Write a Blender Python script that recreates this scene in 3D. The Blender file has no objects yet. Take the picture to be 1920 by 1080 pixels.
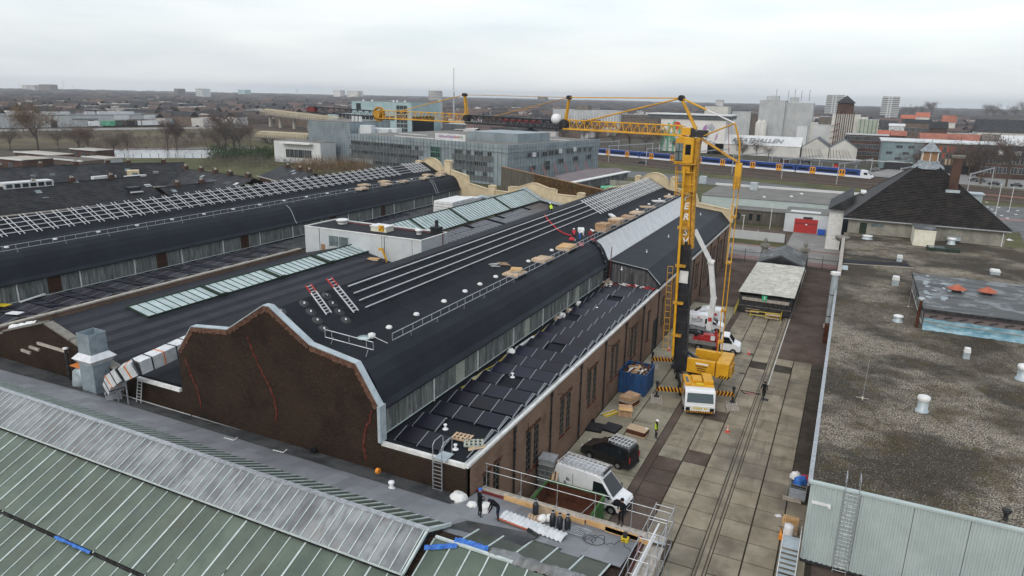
import bpy, bmesh, math, random
from mathutils import Vector, Matrix
random.seed(7)
SC = bpy.context.scene
COL = SC.collection
PI = math.pi
CAMH = 30.0; FPX = 1300.0
ROLL = math.atan(.0216); PITCH = math.atan(359.5/FPX); YAW = math.radians(25.6)
_up = Vector((0, 0, 1))
_h = Vector((-math.sin(YAW), math.cos(YAW), 0))
_fwd = _h*math.cos(PITCH) - _up*math.sin(PITCH)
_rt = Vector((math.cos(YAW), math.sin(YAW), 0))
_u = _rt.cross(_fwd)
_R = _rt*math.cos(ROLL) + _u*math.sin(ROLL)
_U = _u*math.cos(ROLL) - _rt*math.sin(ROLL)
cam_d = bpy.data.cameras.new('camera'); cam = bpy.data.objects.new('camera', cam_d); COL.objects.link(cam)
cam_d.sensor_width = 36; cam_d.lens = 36*FPX/1920; cam_d.clip_start = .5; cam_d.clip_end = 30000
cam.matrix_world = Matrix(((_R.x, _U.x, -_fwd.x, 0), (_R.y, _U.y, -_fwd.y, 0), (_R.z, _U.z, -_fwd.z, CAMH), (0, 0, 0, 1)))
SC.camera = cam
W = bpy.data.worlds.new('World'); SC.world = W; W.use_nodes = True
nt = W.node_tree; N = nt.nodes; L = nt.links; N.clear()
out = N.new('ShaderNodeOutputWorld'); bg = N.new('ShaderNodeBackground'); L.new(bg.outputs[0], out.inputs[0])
sky = N.new('ShaderNodeTexSky'); sky.sky_type = 'NISHITA'; sky.sun_disc = False
sky.sun_elevation = math.radians(38); sky.sun_rotation = math.radians(200); sky.air_density = 1.2; sky.dust_density = 3
tc = N.new('ShaderNodeTexCoord')
mp = N.new('ShaderNodeMapping'); mp.inputs['Scale'].default_value = (1.1, 1.1, 7.5); L.new(tc.outputs['Generated'], mp.inputs[0])
nz = N.new('ShaderNodeTexNoise'); nz.inputs['Scale'].default_value = 2.3; nz.inputs['Detail'].default_value = 5; nz.inputs['Roughness'].default_value = .5
L.new(mp.outputs[0], nz.inputs['Vector'])
cr = N.new('ShaderNodeValToRGB'); cr.color_ramp.elements[0].position = .36; cr.color_ramp.elements[1].position = .66
cr.color_ramp.elements[0].color = (.635, .685, .725, 1); cr.color_ramp.elements[1].color = (.83, .84, .845, 1)
L.new(nz.outputs[0], cr.inputs[0])
sm = N.new('ShaderNodeMixRGB'); sm.blend_type = 'ADD'; sm.inputs[0].default_value = 1
sc_ = N.new('ShaderNodeVectorMath'); sc_.operation = 'SCALE'; sc_.inputs['Scale'].default_value = .05
L.new(sky.outputs[0], sc_.inputs[0]); L.new(sc_.outputs[0], sm.inputs[1]); L.new(cr.outputs[0], sm.inputs[2])
L.new(sm.outputs[0], bg.inputs[0]); bg.inputs[1].default_value = 1.07
sun_d = bpy.data.lights.new('sun', 'SUN'); sun_d.energy = .9; sun_d.angle = math.radians(18); sun_d.color = (1, .97, .93)
sun = bpy.data.objects.new('sun', sun_d); COL.objects.link(sun)
sun.rotation_euler = (math.radians(52), 0, math.radians(180-200+20)); sun.location = (0, 0, 80)
SC.view_settings.view_transform = 'Standard'; SC.view_settings.look = 'None'
SC.view_settings.exposure = 0; SC.view_settings.gamma = 1; SC.view_settings.use_curve_mapping = False
def _ray(px, py): return _fwd + _R*((px-960)/FPX) - _U*((py-540)/FPX)
_C = Vector((0, 0, CAMH))
def gz(px, py, z): d = _ray(px, py); return _C + d*((z-CAMH)/d.z)
def gx(px, py, x): d = _ray(px, py); return _C + d*(x/d.x)
def gy(px, py, y): d = _ray(px, py); return _C + d*(y/d.y)
MATS = {}
def mat(name, c1, c2=None, scale=1.0, rough=.8, metal=0., bump=0., bscale=None, lo=.4, hi=.6, stretch=None, orand=0., fine=None, coat=0., alpha=None, detail=6, spec=None, emit=None, brick=None, lines=None, uvw=None):
 m = bpy.data.materials.new(name); m.use_nodes = True; t = m.node_tree; n = t.nodes; l = t.links
 b = n['Principled BSDF']; b.inputs['Roughness'].default_value = rough; b.inputs['Metallic'].default_value = metal
 if spec is None and max(c1) < .13 and rough > .5 and not metal: spec = .12
 if spec is not None: b.inputs['Specular IOR Level'].default_value = spec
 if coat: b.inputs['Coat Weight'].default_value = coat; b.inputs['Coat Roughness'].default_value = .1
 g = n.new('ShaderNodeNewGeometry'); vec = g.outputs['Position']
 if uvw:   # wall coordinates: along, height
  sx = n.new('ShaderNodeSeparateXYZ'); l.new(vec, sx.inputs[0])
  ad = n.new('ShaderNodeMath'); ad.operation = 'ADD'; l.new(sx.outputs[0], ad.inputs[0]); l.new(sx.outputs[1], ad.inputs[1])
  cb = n.new('ShaderNodeCombineXYZ'); l.new(ad.outputs[0], cb.inputs[0]); l.new(sx.outputs[2], cb.inputs[1]); wall = cb.outputs[0]
 def noise(s, st=None, det=detail, src=None):
  src = src or vec
  if st:
   mm = n.new('ShaderNodeMapping'); mm.inputs['Scale'].default_value = st; l.new(src, mm.inputs[0]); src = mm.outputs[0]
  q = n.new('ShaderNodeTexNoise'); q.inputs['Scale'].default_value = s; q.inputs['Detail'].default_value = det; q.inputs['Roughness'].default_value = .6
  l.new(src, q.inputs['Vector']); return q.outputs[0]
 def ramp(v, a, b2, ca, cb2):
  r = n.new('ShaderNodeValToRGB'); r.color_ramp.elements[0].position = a; r.color_ramp.elements[1].position = b2
  r.color_ramp.elements[0].color = (*ca, 1); r.color_ramp.elements[1].color = (*cb2, 1); l.new(v, r.inputs[0]); return r.outputs[0]
 col = None
 if c2 is not None: col = ramp(noise(scale, stretch), lo, hi, c1, c2)
 if brick:
  bt = n.new('ShaderNodeTexBrick'); l.new(wall, bt.inputs['Vector'])
  bt.inputs['Scale'].default_value = 1; bt.inputs['Brick Width'].default_value = brick[0]; bt.inputs['Row Height'].default_value = brick[1]
  bt.inputs['Mortar Size'].default_value = brick[2]; bt.inputs['Color1'].default_value = (*brick[3], 1); bt.inputs['Color2'].default_value = (*brick[4], 1); bt.inputs['Mortar'].default_value = (*brick[5], 1)
  bt.inputs['Bias'].default_value = -.2
  mx = n.new('ShaderNodeMixRGB'); mx.blend_type = 'MIX'; mx.inputs[0].default_value = .55
  if col is None:
   rgb = n.new('ShaderNodeRGB'); rgb.outputs[0].default_value = (*c1, 1); col = rgb.outputs[0]
  l.new(col, mx.inputs[1]); l.new(bt.outputs[0], mx.inputs[2]); col = mx.outputs[0]
 if fine:   # (scale, lo, hi, colour, amount[, stretch]) : a further layer of speckle / stain
  for f in (fine if isinstance(fine, list) else [fine]):
   mx = n.new('ShaderNodeMixRGB'); mx.blend_type = 'MIX'
   v = noise(f[0], f[5] if len(f) > 5 else None, 4)
   mr = n.new('ShaderNodeMapRange'); mr.inputs[1].default_value = f[1]; mr.inputs[2].default_value = f[2]; mr.inputs[4].default_value = f[4]
   l.new(v, mr.inputs[0]); l.new(mr.outputs[0], mx.inputs[0])
   if col is None:
    rgb = n.new('ShaderNodeRGB'); rgb.outputs[0].default_value = (*c1, 1); col = rgb.outputs[0]
   l.new(col, mx.inputs[1]); mx.inputs[2].default_value = (*f[3], 1); col = mx.outputs[0]
 if orand:
  oi = n.new('ShaderNodeObjectInfo'); mr = n.new('ShaderNodeMapRange'); mr.inputs[3].default_value = 1-orand; mr.inputs[4].default_value = 1+orand
  l.new(oi.outputs['Random'], mr.inputs[0]); hs = n.new('ShaderNodeHueSaturation'); l.new(mr.outputs[0], hs.inputs['Value'])
  if col is None: hs.inputs['Color'].default_value = (*c1, 1)
  else: l.new(col, hs.inputs['Color'])
  col = hs.outputs[0]
 if col is None: b.inputs['Base Color'].default_value = (*c1, 1)
 else: l.new(col, b.inputs['Base Color'])
 if bump:
  bp = n.new('ShaderNodeBump'); bp.inputs['Strength'].default_value = min(1, bump); bp.inputs['Distance'].default_value = .05*max(1, bump)
  l.new(noise(bscale or scale*8, stretch), bp.inputs['Height']); l.new(bp.outputs[0], b.inputs['Normal'])
 if alpha is not None: b.inputs['Alpha'].default_value = alpha
 if emit: b.inputs['Emission Color'].default_value = (*emit, 1); b.inputs['Emission Strength'].default_value = 1
 MATS[name] = m; return m
M_ = MATS
mat('membrane', (.011, .013, .017), (.016, .018, .023), .35, .7, bump=.15, bscale=14, fine=[(1.1, .6, .75, (.035, .038, .042), .5), (30, .66, .74, (.05, .05, .05), .3)])
mat('membrane_wet', (.008, .0105, .016), (.013, .0165, .024), .3, .6, bump=.08, bscale=3, spec=.2, fine=(.5, .55, .75, (.02, .023, .03), .4))
mat('stripe_roof', (.014, .016, .022), (.020, .022, .029), .5, .6, bump=.15, bscale=20)
mat('stripe_light', (.030, .031, .040), (.040, .041, .050), .5, .6, bump=.15, bscale=20)
mat('old_felt', (.045, .048, .052), (.085, .086, .088), .6, .75, bump=.3, fine=[(.8, .55, .7, (.03, .03, .025), .7), (9, .55, .75, (.12, .12, .11), .35)])
mat('grey_felt', (.17, .178, .195), (.215, .225, .24), .3, .75, bump=.1, orand=.13, fine=[(1.4, .55, .8, (.11, .115, .12), .5)])
mat('brick_side', (.115, .066, .045), (.215, .135, .094), .35, .9, bump=.6, bscale=12, uvw=1, brick=(.24, .075, .012, (.27, .155, .10), (.105, .060, .042), (.24, .20, .16)), fine=[(.5, .54, .72, (.075, .048, .036), .6), (6, .56, .66, (.34, .24, .17), .5, (1, 1, 3)), (6.5, .58, .66, (.07, .04, .03), .6, (1, 1, 3))])
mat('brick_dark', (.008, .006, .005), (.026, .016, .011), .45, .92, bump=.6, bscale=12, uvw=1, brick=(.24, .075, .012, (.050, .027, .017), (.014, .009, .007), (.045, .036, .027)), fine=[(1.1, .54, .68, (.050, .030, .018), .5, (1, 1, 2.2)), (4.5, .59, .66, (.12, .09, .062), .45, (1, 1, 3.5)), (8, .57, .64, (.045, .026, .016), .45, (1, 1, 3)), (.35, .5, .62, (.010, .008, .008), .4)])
mat('brick_fresh', (.085, .044, .031), (.16, .088, .062), 3, .9, bump=.4, orand=.25)
mat('red_stain', (.075, .018, .013), (.14, .038, .028), 3, .8)
mat('zinc', (.34, .40, .43), (.45, .51, .54), 1.2, .45, metal=.25)
mat('white_trim', (.55, .55, .53), (.72, .72, .70), 1.5, .6)
mat('alu', (.62, .63, .64), (.75, .76, .77), 3, .4, metal=.35)
mat('galv', (.33, .35, .37), (.47, .49, .51), 4, .45, metal=.5)
mat('corr_grey', (.10, .108, .105), (.19, .20, .19), .9, .7, stretch=(3.2, 3.2, .22), lo=.42, hi=.64, bump=.2, fine=[(1.5, .57, .66, (.42, .45, .45), .6, (6, 6, .35)), (1.1, .58, .7, (.045, .043, .04), .75, (2.2, 2.2, .3))])
mat('corr_dark', (.045, .045, .048), (.10, .10, .105), .9, .65, stretch=(3.2, 3.2, .22), fine=[(1.5, .56, .66, (.40, .40, .41), .65, (7, 7, .22))])
mat('corr_white', (.50, .52, .54), (.60, .62, .64), .8, .5, fine=(.8, .55, .75, (.42, .44, .45), .5))
mat('louvre', (.30, .33, .27), (.42, .44, .38), 6, .6)
mat('door_brown', (.035, .018, .012), (.06, .03, .02), 3, .8)
mat('solar', (.006, .006, .012), (.010, .0095, .022), .3, .3, orand=.4, spec=.3)
mat('solar_edge', (.02, .02, .022), rough=.5)
mat('solar_clip', (.33, .34, .36), rough=.4, metal=.5)
mat('solar_grey', (.022, .022, .030), (.042, .041, .050), .6, .32, orand=.25)
mat('glass_green', (.33, .42, .42), (.42, .50, .50), 1.1, .25, orand=.10, fine=(3, .55, .75, (.25, .33, .32), .4))
mat('glass_dark', (.012, .016, .018), (.03, .038, .042), .8, .15, orand=.4)
mat('glass_sky', (.10, .13, .14), (.19, .23, .24), 1.5, .1)
mat('alu_bar', (.43, .50, .49), (.54, .60, .58), 2, .5)
mat('cream', (.50, .41, .26), (.60, .50, .33), .7, .8, fine=(.6, .55, .75, (.40, .33, .22), .5))
mat('ivy', (.055, .032, .014), (.15, .080, .030), 1.4, .9, bump=1, bscale=5, fine=[(3.4, .5, .6, (.02, .014, .010), .8), (.5, .52, .7, (.065, .07, .025), .6)])
mat('concrete_wall', (.075, .067, .055), (.125, .112, .092), .7, .9, stretch=(3, 3, .3), bump=.2)
mat('brown_pane', (.03, .02, .016), rough=.8)
mat('slab', (.215, .183, .128), (.285, .250, .185), .45, .85, bump=.15, bscale=9, orand=.17, fine=[(.55, .48, .66, (.125, .105, .076), .65), (.12, .52, .62, (.11, .10, .085), .45), (.9, .55, .68, (.085, .075, .06), .45, (1.6, .12, 1)), (6, .6, .75, (.26, .24, .20), .3)])
mat('joint', (.028, .023, .017), (.045, .038, .028), 2, .95)
mat('concrete', (.23, .208, .150), (.30, .275, .205), .28, .85, bump=.15, bscale=8, fine=[(.35, .52, .68, (.115, .105, .075), .7), (2.2, .6, .75, (.29, .27, .23), .35)])
mat('clinker', (.085, .060, .048), (.135, .102, .085), .3, .9, bump=.5, bscale=25, fine=[(14, .5, .62, (.05, .038, .033), .6), (.22, .5, .7, (.055, .045, .038), .6), (1.1, .6, .72, (.15, .13, .115), .3)])
mat('clinker_dark', (.045, .038, .030), (.075, .062, .050), .5, .9, bump=.4, bscale=25, fine=[(12, .5, .62, (.035, .028, .022), .6)])
mat('rail_steel', (.06, .045, .035), (.12, .10, .08), 5, .6)
mat('grass', (.060, .066, .028), (.105, .100, .045), .12, .95, bump=.4, bscale=3, fine=[(.4, .5, .7, (.09, .075, .045), .6)])
mat('dry_field', (.075, .060, .036), (.115, .10, .052), .02, .95, bump=.4, fine=[(.05, .48, .6, (.075, .052, .038), .8), (.3, .5, .65, (.13, .10, .07), .4)])
mat('land', (.050, .044, .034), (.085, .074, .055), .03, .95, fine=[(.12, .5, .62, (.12, .11, .095), .5), (.01, .5, .6, (.05, .06, .03), .5)])
mat('asphalt', (.105, .108, .110), (.15, .152, .152), .25, .85, bump=.1, fine=(.3, .5, .7, (.21, .215, .215), .45))
mat('asphalt_pale', (.20, .195, .185), (.26, .255, .24), .2, .85, fine=(.5, .5, .7, (.15, .145, .14), .5))
mat('red_lane', (.19, .105, .100), (.25, .15, .14), .5, .85)
mat('ballast', (.055, .042, .036), (.10, .080, .068), 2, .95, stretch=(.2, 1, 1), fine=(.1, .5, .6, (.11, .055, .038), .6))
mat('sleeper_red', (.14, .050, .032), (.20, .085, .055), .5, .9)
mat('road_paint', (.62, .62, .60), rough=.7)
mat('canal_water', (.22, .23, .235), (.30, .31, .31), .05, .25)
mat('white_paint', (.70, .72, .74), (.77, .78, .79), 2, .28, coat=.5)
mat('white_flat', (.62, .63, .62), (.74, .75, .74), 1.5, .5, fine=(2, .55, .7, (.50, .50, .48), .5))
mat('black_paint', (.006, .006, .007), rough=.22, coat=.6)
mat('tyre', (.010, .010, .010), rough=.9)
mat('hub', (.30, .31, .32), rough=.35, metal=.6)
mat('window_glass', (.010, .013, .016), rough=.06)
mat('screen_glass', (.05, .075, .085), rough=.05)
mat('yellow', (.55, .27, .006), (.66, .35, .012), 1.1, .45, fine=[(2.5, .56, .7, (.45, .23, .02), .6)])
mat('yellow_dirty', (.36, .18, .012), (.55, .29, .02), 2.5, .55, fine=[(4, .52, .62, (.12, .07, .03), .6)])
mat('yellow_bar', (.62, .47, .02), rough=.5)
mat('black_steel', (.008, .009, .012), (.02, .021, .026), 1.2, .4, fine=(2, .55, .7, (.03, .045, .07), .5))
mat('dark_metal', (.02, .02, .022), (.05, .05, .052), 3, .6)
mat('grey_deck', (.16, .16, .155), (.24, .235, .225), 1.5, .6)
mat('red_machine', (.38, .018, .020), (.50, .035, .035), 2, .45)
mat('red_dark', (.15, .02, .02), rough=.5)
mat('stripe_yellow', (.65, .30, .02), (.5, .22, .02), 4, .6)
mat('stripe_black', (.012, .010, .010), rough=.6)
mat('wood_pale', (.42, .30, .19), (.56, .42, .28), 3, .85, stretch=(1, 6, 1), orand=.15)
mat('wood_orange', (.50, .29, .12), (.62, .40, .19), 2, .8, stretch=(1, 5, 1), orand=.12)
mat('cardboard', (.36, .22, .12), (.46, .30, .18), 2, .85, orand=.15)
mat('wood_grey', (.30, .27, .23), (.44, .40, .35), 3, .9, orand=.1)
mat('blue_steel', (.010, .045, .13), (.02, .085, .22), 1.4, .5, stretch=(1, 1, .4), fine=(3, .6, .7, (.06, .06, .05), .6))
mat('green_steel', (.035, .10, .030), (.06, .15, .045), 1.5, .6, fine=(2, .55, .7, (.10, .06, .035), .6))
mat('rust', (.10, .040, .022), (.065, .026, .016), 1.6, .9)
mat('cone', (.62, .06, .03), rough=.6)
mat('plastic_white', (.72, .73, .74), rough=.5)
mat('black_cloth', (.010, .010, .012), rough=.95)
mat('navy', (.015, .02, .035), rough=.9)
mat('hivis', (.50, .72, .04), rough=.7)
mat('skin', (.42, .24, .17), rough=.6)
mat('helmet', (.80, .81, .80), rough=.35)
mat('red_cloth', (.42, .03, .04), rough=.8)
mat('foil', (.56, .58, .60), (.70, .71, .72), 2, .35, metal=.2, bump=.25, bscale=6)
mat('duct_zinc', (.26, .32, .36), (.36, .42, .46), 1.5, .4, metal=.4)
mat('orange_tape', (.60, .18, .03), rough=.7)
mat('pallet_red', (.38, .05, .03), rough=.8)
mat('blue_tarp', (.02, .10, .42), (.03, .17, .55), 3, .5, bump=.6, bscale=5)
mat('cyan_tarp', (.11, .26, .34), (.27, .43, .50), .9, .5, stretch=(1, 1, 3), bump=.4)
mat('white_bag', (.68, .68, .66), (.80, .80, .78), 4, .7, bump=.8, bscale=6)
mat('rubble', (.28, .20, .14), (.46, .40, .33), 5, .9)
mat('gravel_roof', (.020, .017, .014), (.46, .405, .325), 9, .95, bump=.6, bscale=9, lo=.43, hi=.62, detail=3, fine=[(.10, .46, .56, (.022, .019, .016), .82), (.28, .50, .64, (.060, .044, .020), .65), (.06, .55, .64, (.34, .30, .24), .40), (.75, .58, .68, (.060, .052, .014), .7), (.055, .50, .56, (.040, .032, .022), .55), (19.0, .58, .66, (.48, .44, .36), .5), (1.7, .5, .62, (.035, .03, .025), .5)])
mat('felt_grey', (.070, .074, .076), (.12, .125, .125), .5, .6, stretch=(.25, 2, 1), fine=(.45, .52, .6, (.26, .28, .29), .6))
mat('clad_mint', (.37, .44, .43), (.42, .49, .48), .5, .5, fine=(2, .6, .75, (.33, .39, .37), .35, (4, 4, .3)))
mat('clad_white', (.50, .53, .55), (.56, .59, .60), .5, .5, fine=(2, .58, .75, (.42, .44, .45), .3, (3, 3, .3)))
mat('plaster', (.20, .195, .165), (.29, .28, .24), .6, .9, fine=[(1, .5, .7, (.13, .13, .10), .55, (1, 1, .4))])
mat('tile_dark', (.022, .020, .020), (.044, .039, .036), .9, .55, bump=.4, bscale=12, fine=[(5, .59, .66, (.15, .14, .125), .5, (1, 1, 2.5)), (7, .5, .62, (.014, .013, .014), .7, (1.1, 1.1, 1.6)), (.5, .54, .7, (.075, .062, .050), .5)])
mat('tile_far', (.020, .021, .024), (.045, .045, .048), .5, .6, orand=.3, fine=[(5, .5, .62, (.014, .014, .016), .6)])
mat('terracotta', (.34, .085, .045), (.42, .13, .075), 1, .8)
mat('roof_orange', (.24, .078, .048), (.34, .12, .075), .3, .85)
mat('lead', (.16, .19, .21), (.27, .30, .32), 2, .5)
mat('timber_old', (.24, .14, .07), (.30, .18, .10), 4, .8)
mat('ivory', (.62, .60, .48), (.70, .68, .58), 2, .6)
mat('moss_sheet', (.44, .43, .37), (.56, .55, .49), .9, .8, fine=[(1.3, .5, .68, (.23, .22, .17), .6)], orand=.10)
mat('dark_green', (.018, .030, .022), (.035, .050, .036), 3, .8)
mat('green_sign', (.03, .40, .20), rough=.6)
mat('office_panel', (.19, .235, .26), (.25, .30, .325), .25, .45, orand=.06, fine=[(.4, .5, .7, (.14, .165, .18), .6, (1, 1, .5))])
mat('office_dim', (.085, .098, .105), (.125, .138, .145), .3, .6, fine=[(.8, .5, .7, (.09, .09, .09), .6, (2, 2, .4))])
mat('gravel_far', (.13, .125, .115), (.17, .165, .15), .3, .9)
mat('roof_purple', (.13, .105, .11), (.17, .14, .14), .3, .9)
mat('block_white', (.52, .54, .55), (.60, .61, .61), .2, .6, fine=(.5, .5, .7, (.44, .45, .45), .5, (2, 2, .3)))
mat('block_grey', (.36, .38, .39), (.44, .45, .45), .2, .7, fine=(.4, .5, .7, (.28, .29, .29), .5, (2, 2, .3)))
mat('silo_pale', (.50, .49, .45), (.58, .57, .53), .2, .8, fine=(.3, .5, .7, (.38, .37, .34), .5, (2, 2, .3)))
mat('silo_green', (.30, .34, .27), (.38, .42, .34), .2, .8)
mat('silo_dark', (.10, .085, .075), (.17, .15, .13), .4, .8, stretch=(2, 2, .4))
mat('teal_panel', (.13, .19, .205), (.18, .245, .26), .2, .5)
mat('cyan_panel', (.26, .38, .40), (.33, .44, .46), .2, .5)
mat('brick_far', (.060, .036, .029), (.095, .056, .044), .3, .9)
mat('brick_far2', (.12, .085, .065), (.16, .12, .095), .3, .9)
mat('red_panel', (.42, .065, .03), rough=.7, orand=.3)
mat('blue_train', (.006, .040, .22), rough=.3)
mat('train_yellow', (.70, .30, .015), rough=.4)
mat('train_white', (.70, .72, .76), rough=.35)
mat('mural_green', (.04, .30, .15), (.16, .45, .30), .3, .8)
mat('mural_pale', (.62, .60, .57), (.70, .68, .66), .3, .8)
mat('mural_purple', (.30, .12, .32), (.42, .25, .45), .4, .8)
mat('mural_red', (.55, .04, .02), rough=.8)
mat('mural_grey', (.28, .33, .36), (.42, .44, .46), .4, .8)
mat('bridge_tan', (.46, .39, .26), (.56, .49, .35), .3, .8)
mat('bark', (.060, .048, .038), (.095, .078, .062), 2, .95)
mat('twig', (.075, .060, .052), (.13, .105, .09), .25, .95)
mat('twig_warm', (.13, .085, .045), (.20, .13, .07), .3, .95)
mat('twig_red', (.085, .055, .045), (.13, .09, .075), .3, .95)
mat('evergreen', (.022, .040, .016), (.045, .070, .026), .3, .9)
mat('far_wood', (.040, .036, .036), (.095, .080, .074), .02, .95, fine=[(.08, .5, .6, (.035, .032, .032), .6)])
mat('frame_dim', (.28, .29, .29), rough=.6)
mat('far_house', (.36, .34, .32), (.60, .58, .56), .02, .85, orand=.2)
mat('far_roof', (.085, .065, .060), (.15, .095, .080), .015, .85)
mat('car_dark', (.015, .018, .022), rough=.25)
mat('car_grey', (.16, .17, .18), rough=.3)
mat('glass_far', (.012, .016, .020), (.035, .045, .052), .6, .35, orand=.5, spec=.25)
mat('frame_white', (.55, .56, .55), rough=.6)
mat('pink_scaff', (.34, .12, .13), rough=.7)
mat('garage_red', (.42, .022, .020), rough=.55)
mat('blue_plastic', (.01, .08, .42), rough=.5)
mat('iron', (.03, .03, .032), rough=.6)
mat('stone_urn', (.15, .14, .12), (.22, .21, .18), 3, .9)
mat('orange_plastic', (.75, .26, .02), rough=.5)
mat('print_dark', (.02, .022, .03), rough=.6)
mat('print_white', (.78, .78, .76), rough=.6)
mat('print_red', (.5, .03, .03), rough=.6)
class MB:
 def __init__(s): s.v = []; s.f = []; s.m = []; s.k = 0; s.sm = []
 def mat(s, k): s.k = k; return s
 def add(s, vs, fs, smooth=False):
  b = len(s.v); s.v += [tuple(v) for v in vs]
  for f in fs: s.f.append(tuple(b+i for i in f)); s.m.append(s.k); s.sm.append(smooth)
  return s
 def box(s, x0, x1, y0, y1, z0, z1):
  return s.add([(x0,y0,z0),(x1,y0,z0),(x1,y1,z0),(x0,y1,z0),(x0,y0,z1),(x1,y0,z1),(x1,y1,z1),(x0,y1,z1)],
      [(3,2,1,0),(4,5,6,7),(0,1,5,4),(1,2,6,5),(2,3,7,6),(3,0,4,7)])
 def quad(s, a, b, c, d): return s.add([a, b, c, d], [(0, 1, 2, 3)])
 def beam(s, p, q, w, h=None, up=None):
  p = Vector(p); q = Vector(q); h = h or w; d = (q-p)
  if d.length < 1e-6: return s
  d.normalize(); up = Vector(up) if up else (Vector((0,0,1)) if abs(d.z) < .95 else Vector((0,1,0)))
  a = d.cross(up).normalized()*(w/2); b = a.cross(d).normalized()*(h/2)
  vs = [e+i*a+j*b for e in (p, q) for i, j in ((-1,-1),(1,-1),(1,1),(-1,1))]
  return s.add(vs, [(0,1,2,3),(7,6,5,4),(0,4,5,1),(1,5,6,2),(2,6,7,3),(3,7,4,0)])
 def tube(s, pts, r, n=6, caps=True):
  if not isinstance(r, (list, tuple)): r = [r]*len(pts)
  pts = [Vector(p) for p in pts]; rings = []; pa = None
  for i, p in enumerate(pts):
   d = (pts[min(i+1, len(pts)-1)]-pts[max(i-1, 0)]).normalized()
   if pa is None: pa = d.cross(Vector((0,0,1)) if abs(d.z) < .9 else Vector((1,0,0))).normalized()
   a = (pa - d*pa.dot(d)).normalized(); pa = a; b = d.cross(a)
   rings.append([p+(a*math.cos(2*PI*k/n)+b*math.sin(2*PI*k/n))*r[i] for k in range(n)])
  vs = [v for rg in rings for v in rg]; fs = []
  for i in range(len(pts)-1):
   for k in range(n): fs.append((i*n+k, i*n+(k+1)%n, (i+1)*n+(k+1)%n, (i+1)*n+k))
  s.add(vs, fs, n > 5)
  if caps: s.add(rings[0], [tuple(range(n))[::-1]]); s.add(rings[-1], [tuple(range(n))])
  return s
 def lathe(s, c, prof, n=12):   # prof: (r, z)
  c = Vector(c); vs = []; fs = []
  for r, z in prof: vs += [c+Vector((r*math.cos(2*PI*k/n), r*math.sin(2*PI*k/n), z)) for k in range(n)]
  for i in range(len(prof)-1):
   for k in range(n): fs.append((i*n+k, i*n+(k+1)%n, (i+1)*n+(k+1)%n, (i+1)*n+k))
  s.add(vs, fs, True); s.add(vs[-n:], [tuple(range(n))]); return s
 def prismY(s, prof, y0, y1):   # closed polygon (x,z) extruded along y
  n = len(prof); vs = [(x, y0, z) for x, z in prof]+[(x, y1, z) for x, z in prof]
  return s.add(vs, [tuple(range(n)), tuple(range(2*n-1, n-1, -1))]+[(i, (i+1)%n+0, (i+1)%n+n, i+n)[::-1] for i in range(n)])
 def prismX(s, prof, x0, x1):   # closed polygon (y,z) extruded along x
  n = len(prof); vs = [(x0, y, z) for y, z in prof]+[(x1, y, z) for y, z in prof]
  return s.add(vs, [tuple(range(n))[::-1], tuple(range(n, 2*n))]+[(i, (i+1)%n, (i+1)%n+n, i+n) for i in range(n)])
 def prismZ(s, prof, z0, z1):
  n = len(prof); vs = [(x, y, z0) for x, y in prof]+[(x, y, z1) for x, y in prof]
  return s.add(vs, [tuple(range(n))[::-1], tuple(range(n, 2*n))]+[(i, (i+1)%n, (i+1)%n+n, i+n) for i in range(n)])
 def sheet(s, prof, y0, y1, t=.12):   # open profile (x,z) given a thickness downward, extruded along y
  return s.prismY(list(prof)+[(x, z-t) for x, z in reversed(prof)], y0, y1)
 def corr(s, p, q, z0, z1, pitch=.3, depth=.05, nrm=None):   # upright ribbed sheet from p to q (x,y), ribs stand along nrm
  p = Vector((p[0], p[1], 0)); q = Vector((q[0], q[1], 0)); L_ = (q-p).length; d = (q-p).normalized(); nn = Vector((d.y, -d.x, 0)) if nrm is None else Vector(nrm)
  k = max(1, int(L_/pitch)); vs = []; st = L_/k
  for i in range(k):
   for a, o in ((0, 0), (.35, 0), (.5, 1), (.85, 1)):
    c = p+d*(i+a)*st+nn*o*depth; vs += [(c.x, c.y, z0), (c.x, c.y, z1)]
  vs += [(q.x, q.y, z0), (q.x, q.y, z1)]
  n = len(vs)//2; return s.add(vs, [(2*i, 2*i+2, 2*i+3, 2*i+1) for i in range(n-1)])
 def mesh(s, name, mats, fixn=False):
  me = bpy.data.meshes.new(name); me.from_pydata(s.v, [], s.f)
  ms = mats if isinstance(mats, (list, tuple)) else [mats]
  for m in ms: me.materials.append(M_[m] if isinstance(m, str) else m)
  me.polygons.foreach_set('material_index', s.m); me.polygons.foreach_set('use_smooth', s.sm)
  me.update(); me.validate(); return me
def wloc(o):
 v = Vector((0, 0, 0))
 while o is not None: v += o.location; o = o.parent
 return v
def link(name, me, parent=None, **kw):
 o = bpy.data.objects.new(name, me); COL.objects.link(o)
 if parent is not None: o.parent = parent
 for k, v in kw.items(): o[k] = v
 return o
def build(mb, name, mats, parent=None, local=False, **kw):
 if parent is not None and not local:
  w = wloc(parent); mb.v = [(x-w.x, y-w.y, z-w.z) for x, y, z in mb.v]
 return link(name, mb.mesh(name, mats), parent, **kw)
def thing(name, label, cat, loc=(0, 0, 0), rz=0, group=None):
 o = bpy.data.objects.new(name, None); COL.objects.link(o); o.location = loc; o.rotation_euler = (0, 0, rz); o.empty_display_size = .3
 o['label'] = label; o['category'] = cat
 if group: o['group'] = group
 return o
def tag(o, label, cat, group=None):
 o['label'] = label; o['category'] = cat
 if group: o['group'] = group
 return o
def struct(mb, name, mats): return build(mb, name, mats, None, kind='structure')
KIDS = {}
def kids(o): return [c for c in bpy.data.objects if c.parent is o]
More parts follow.
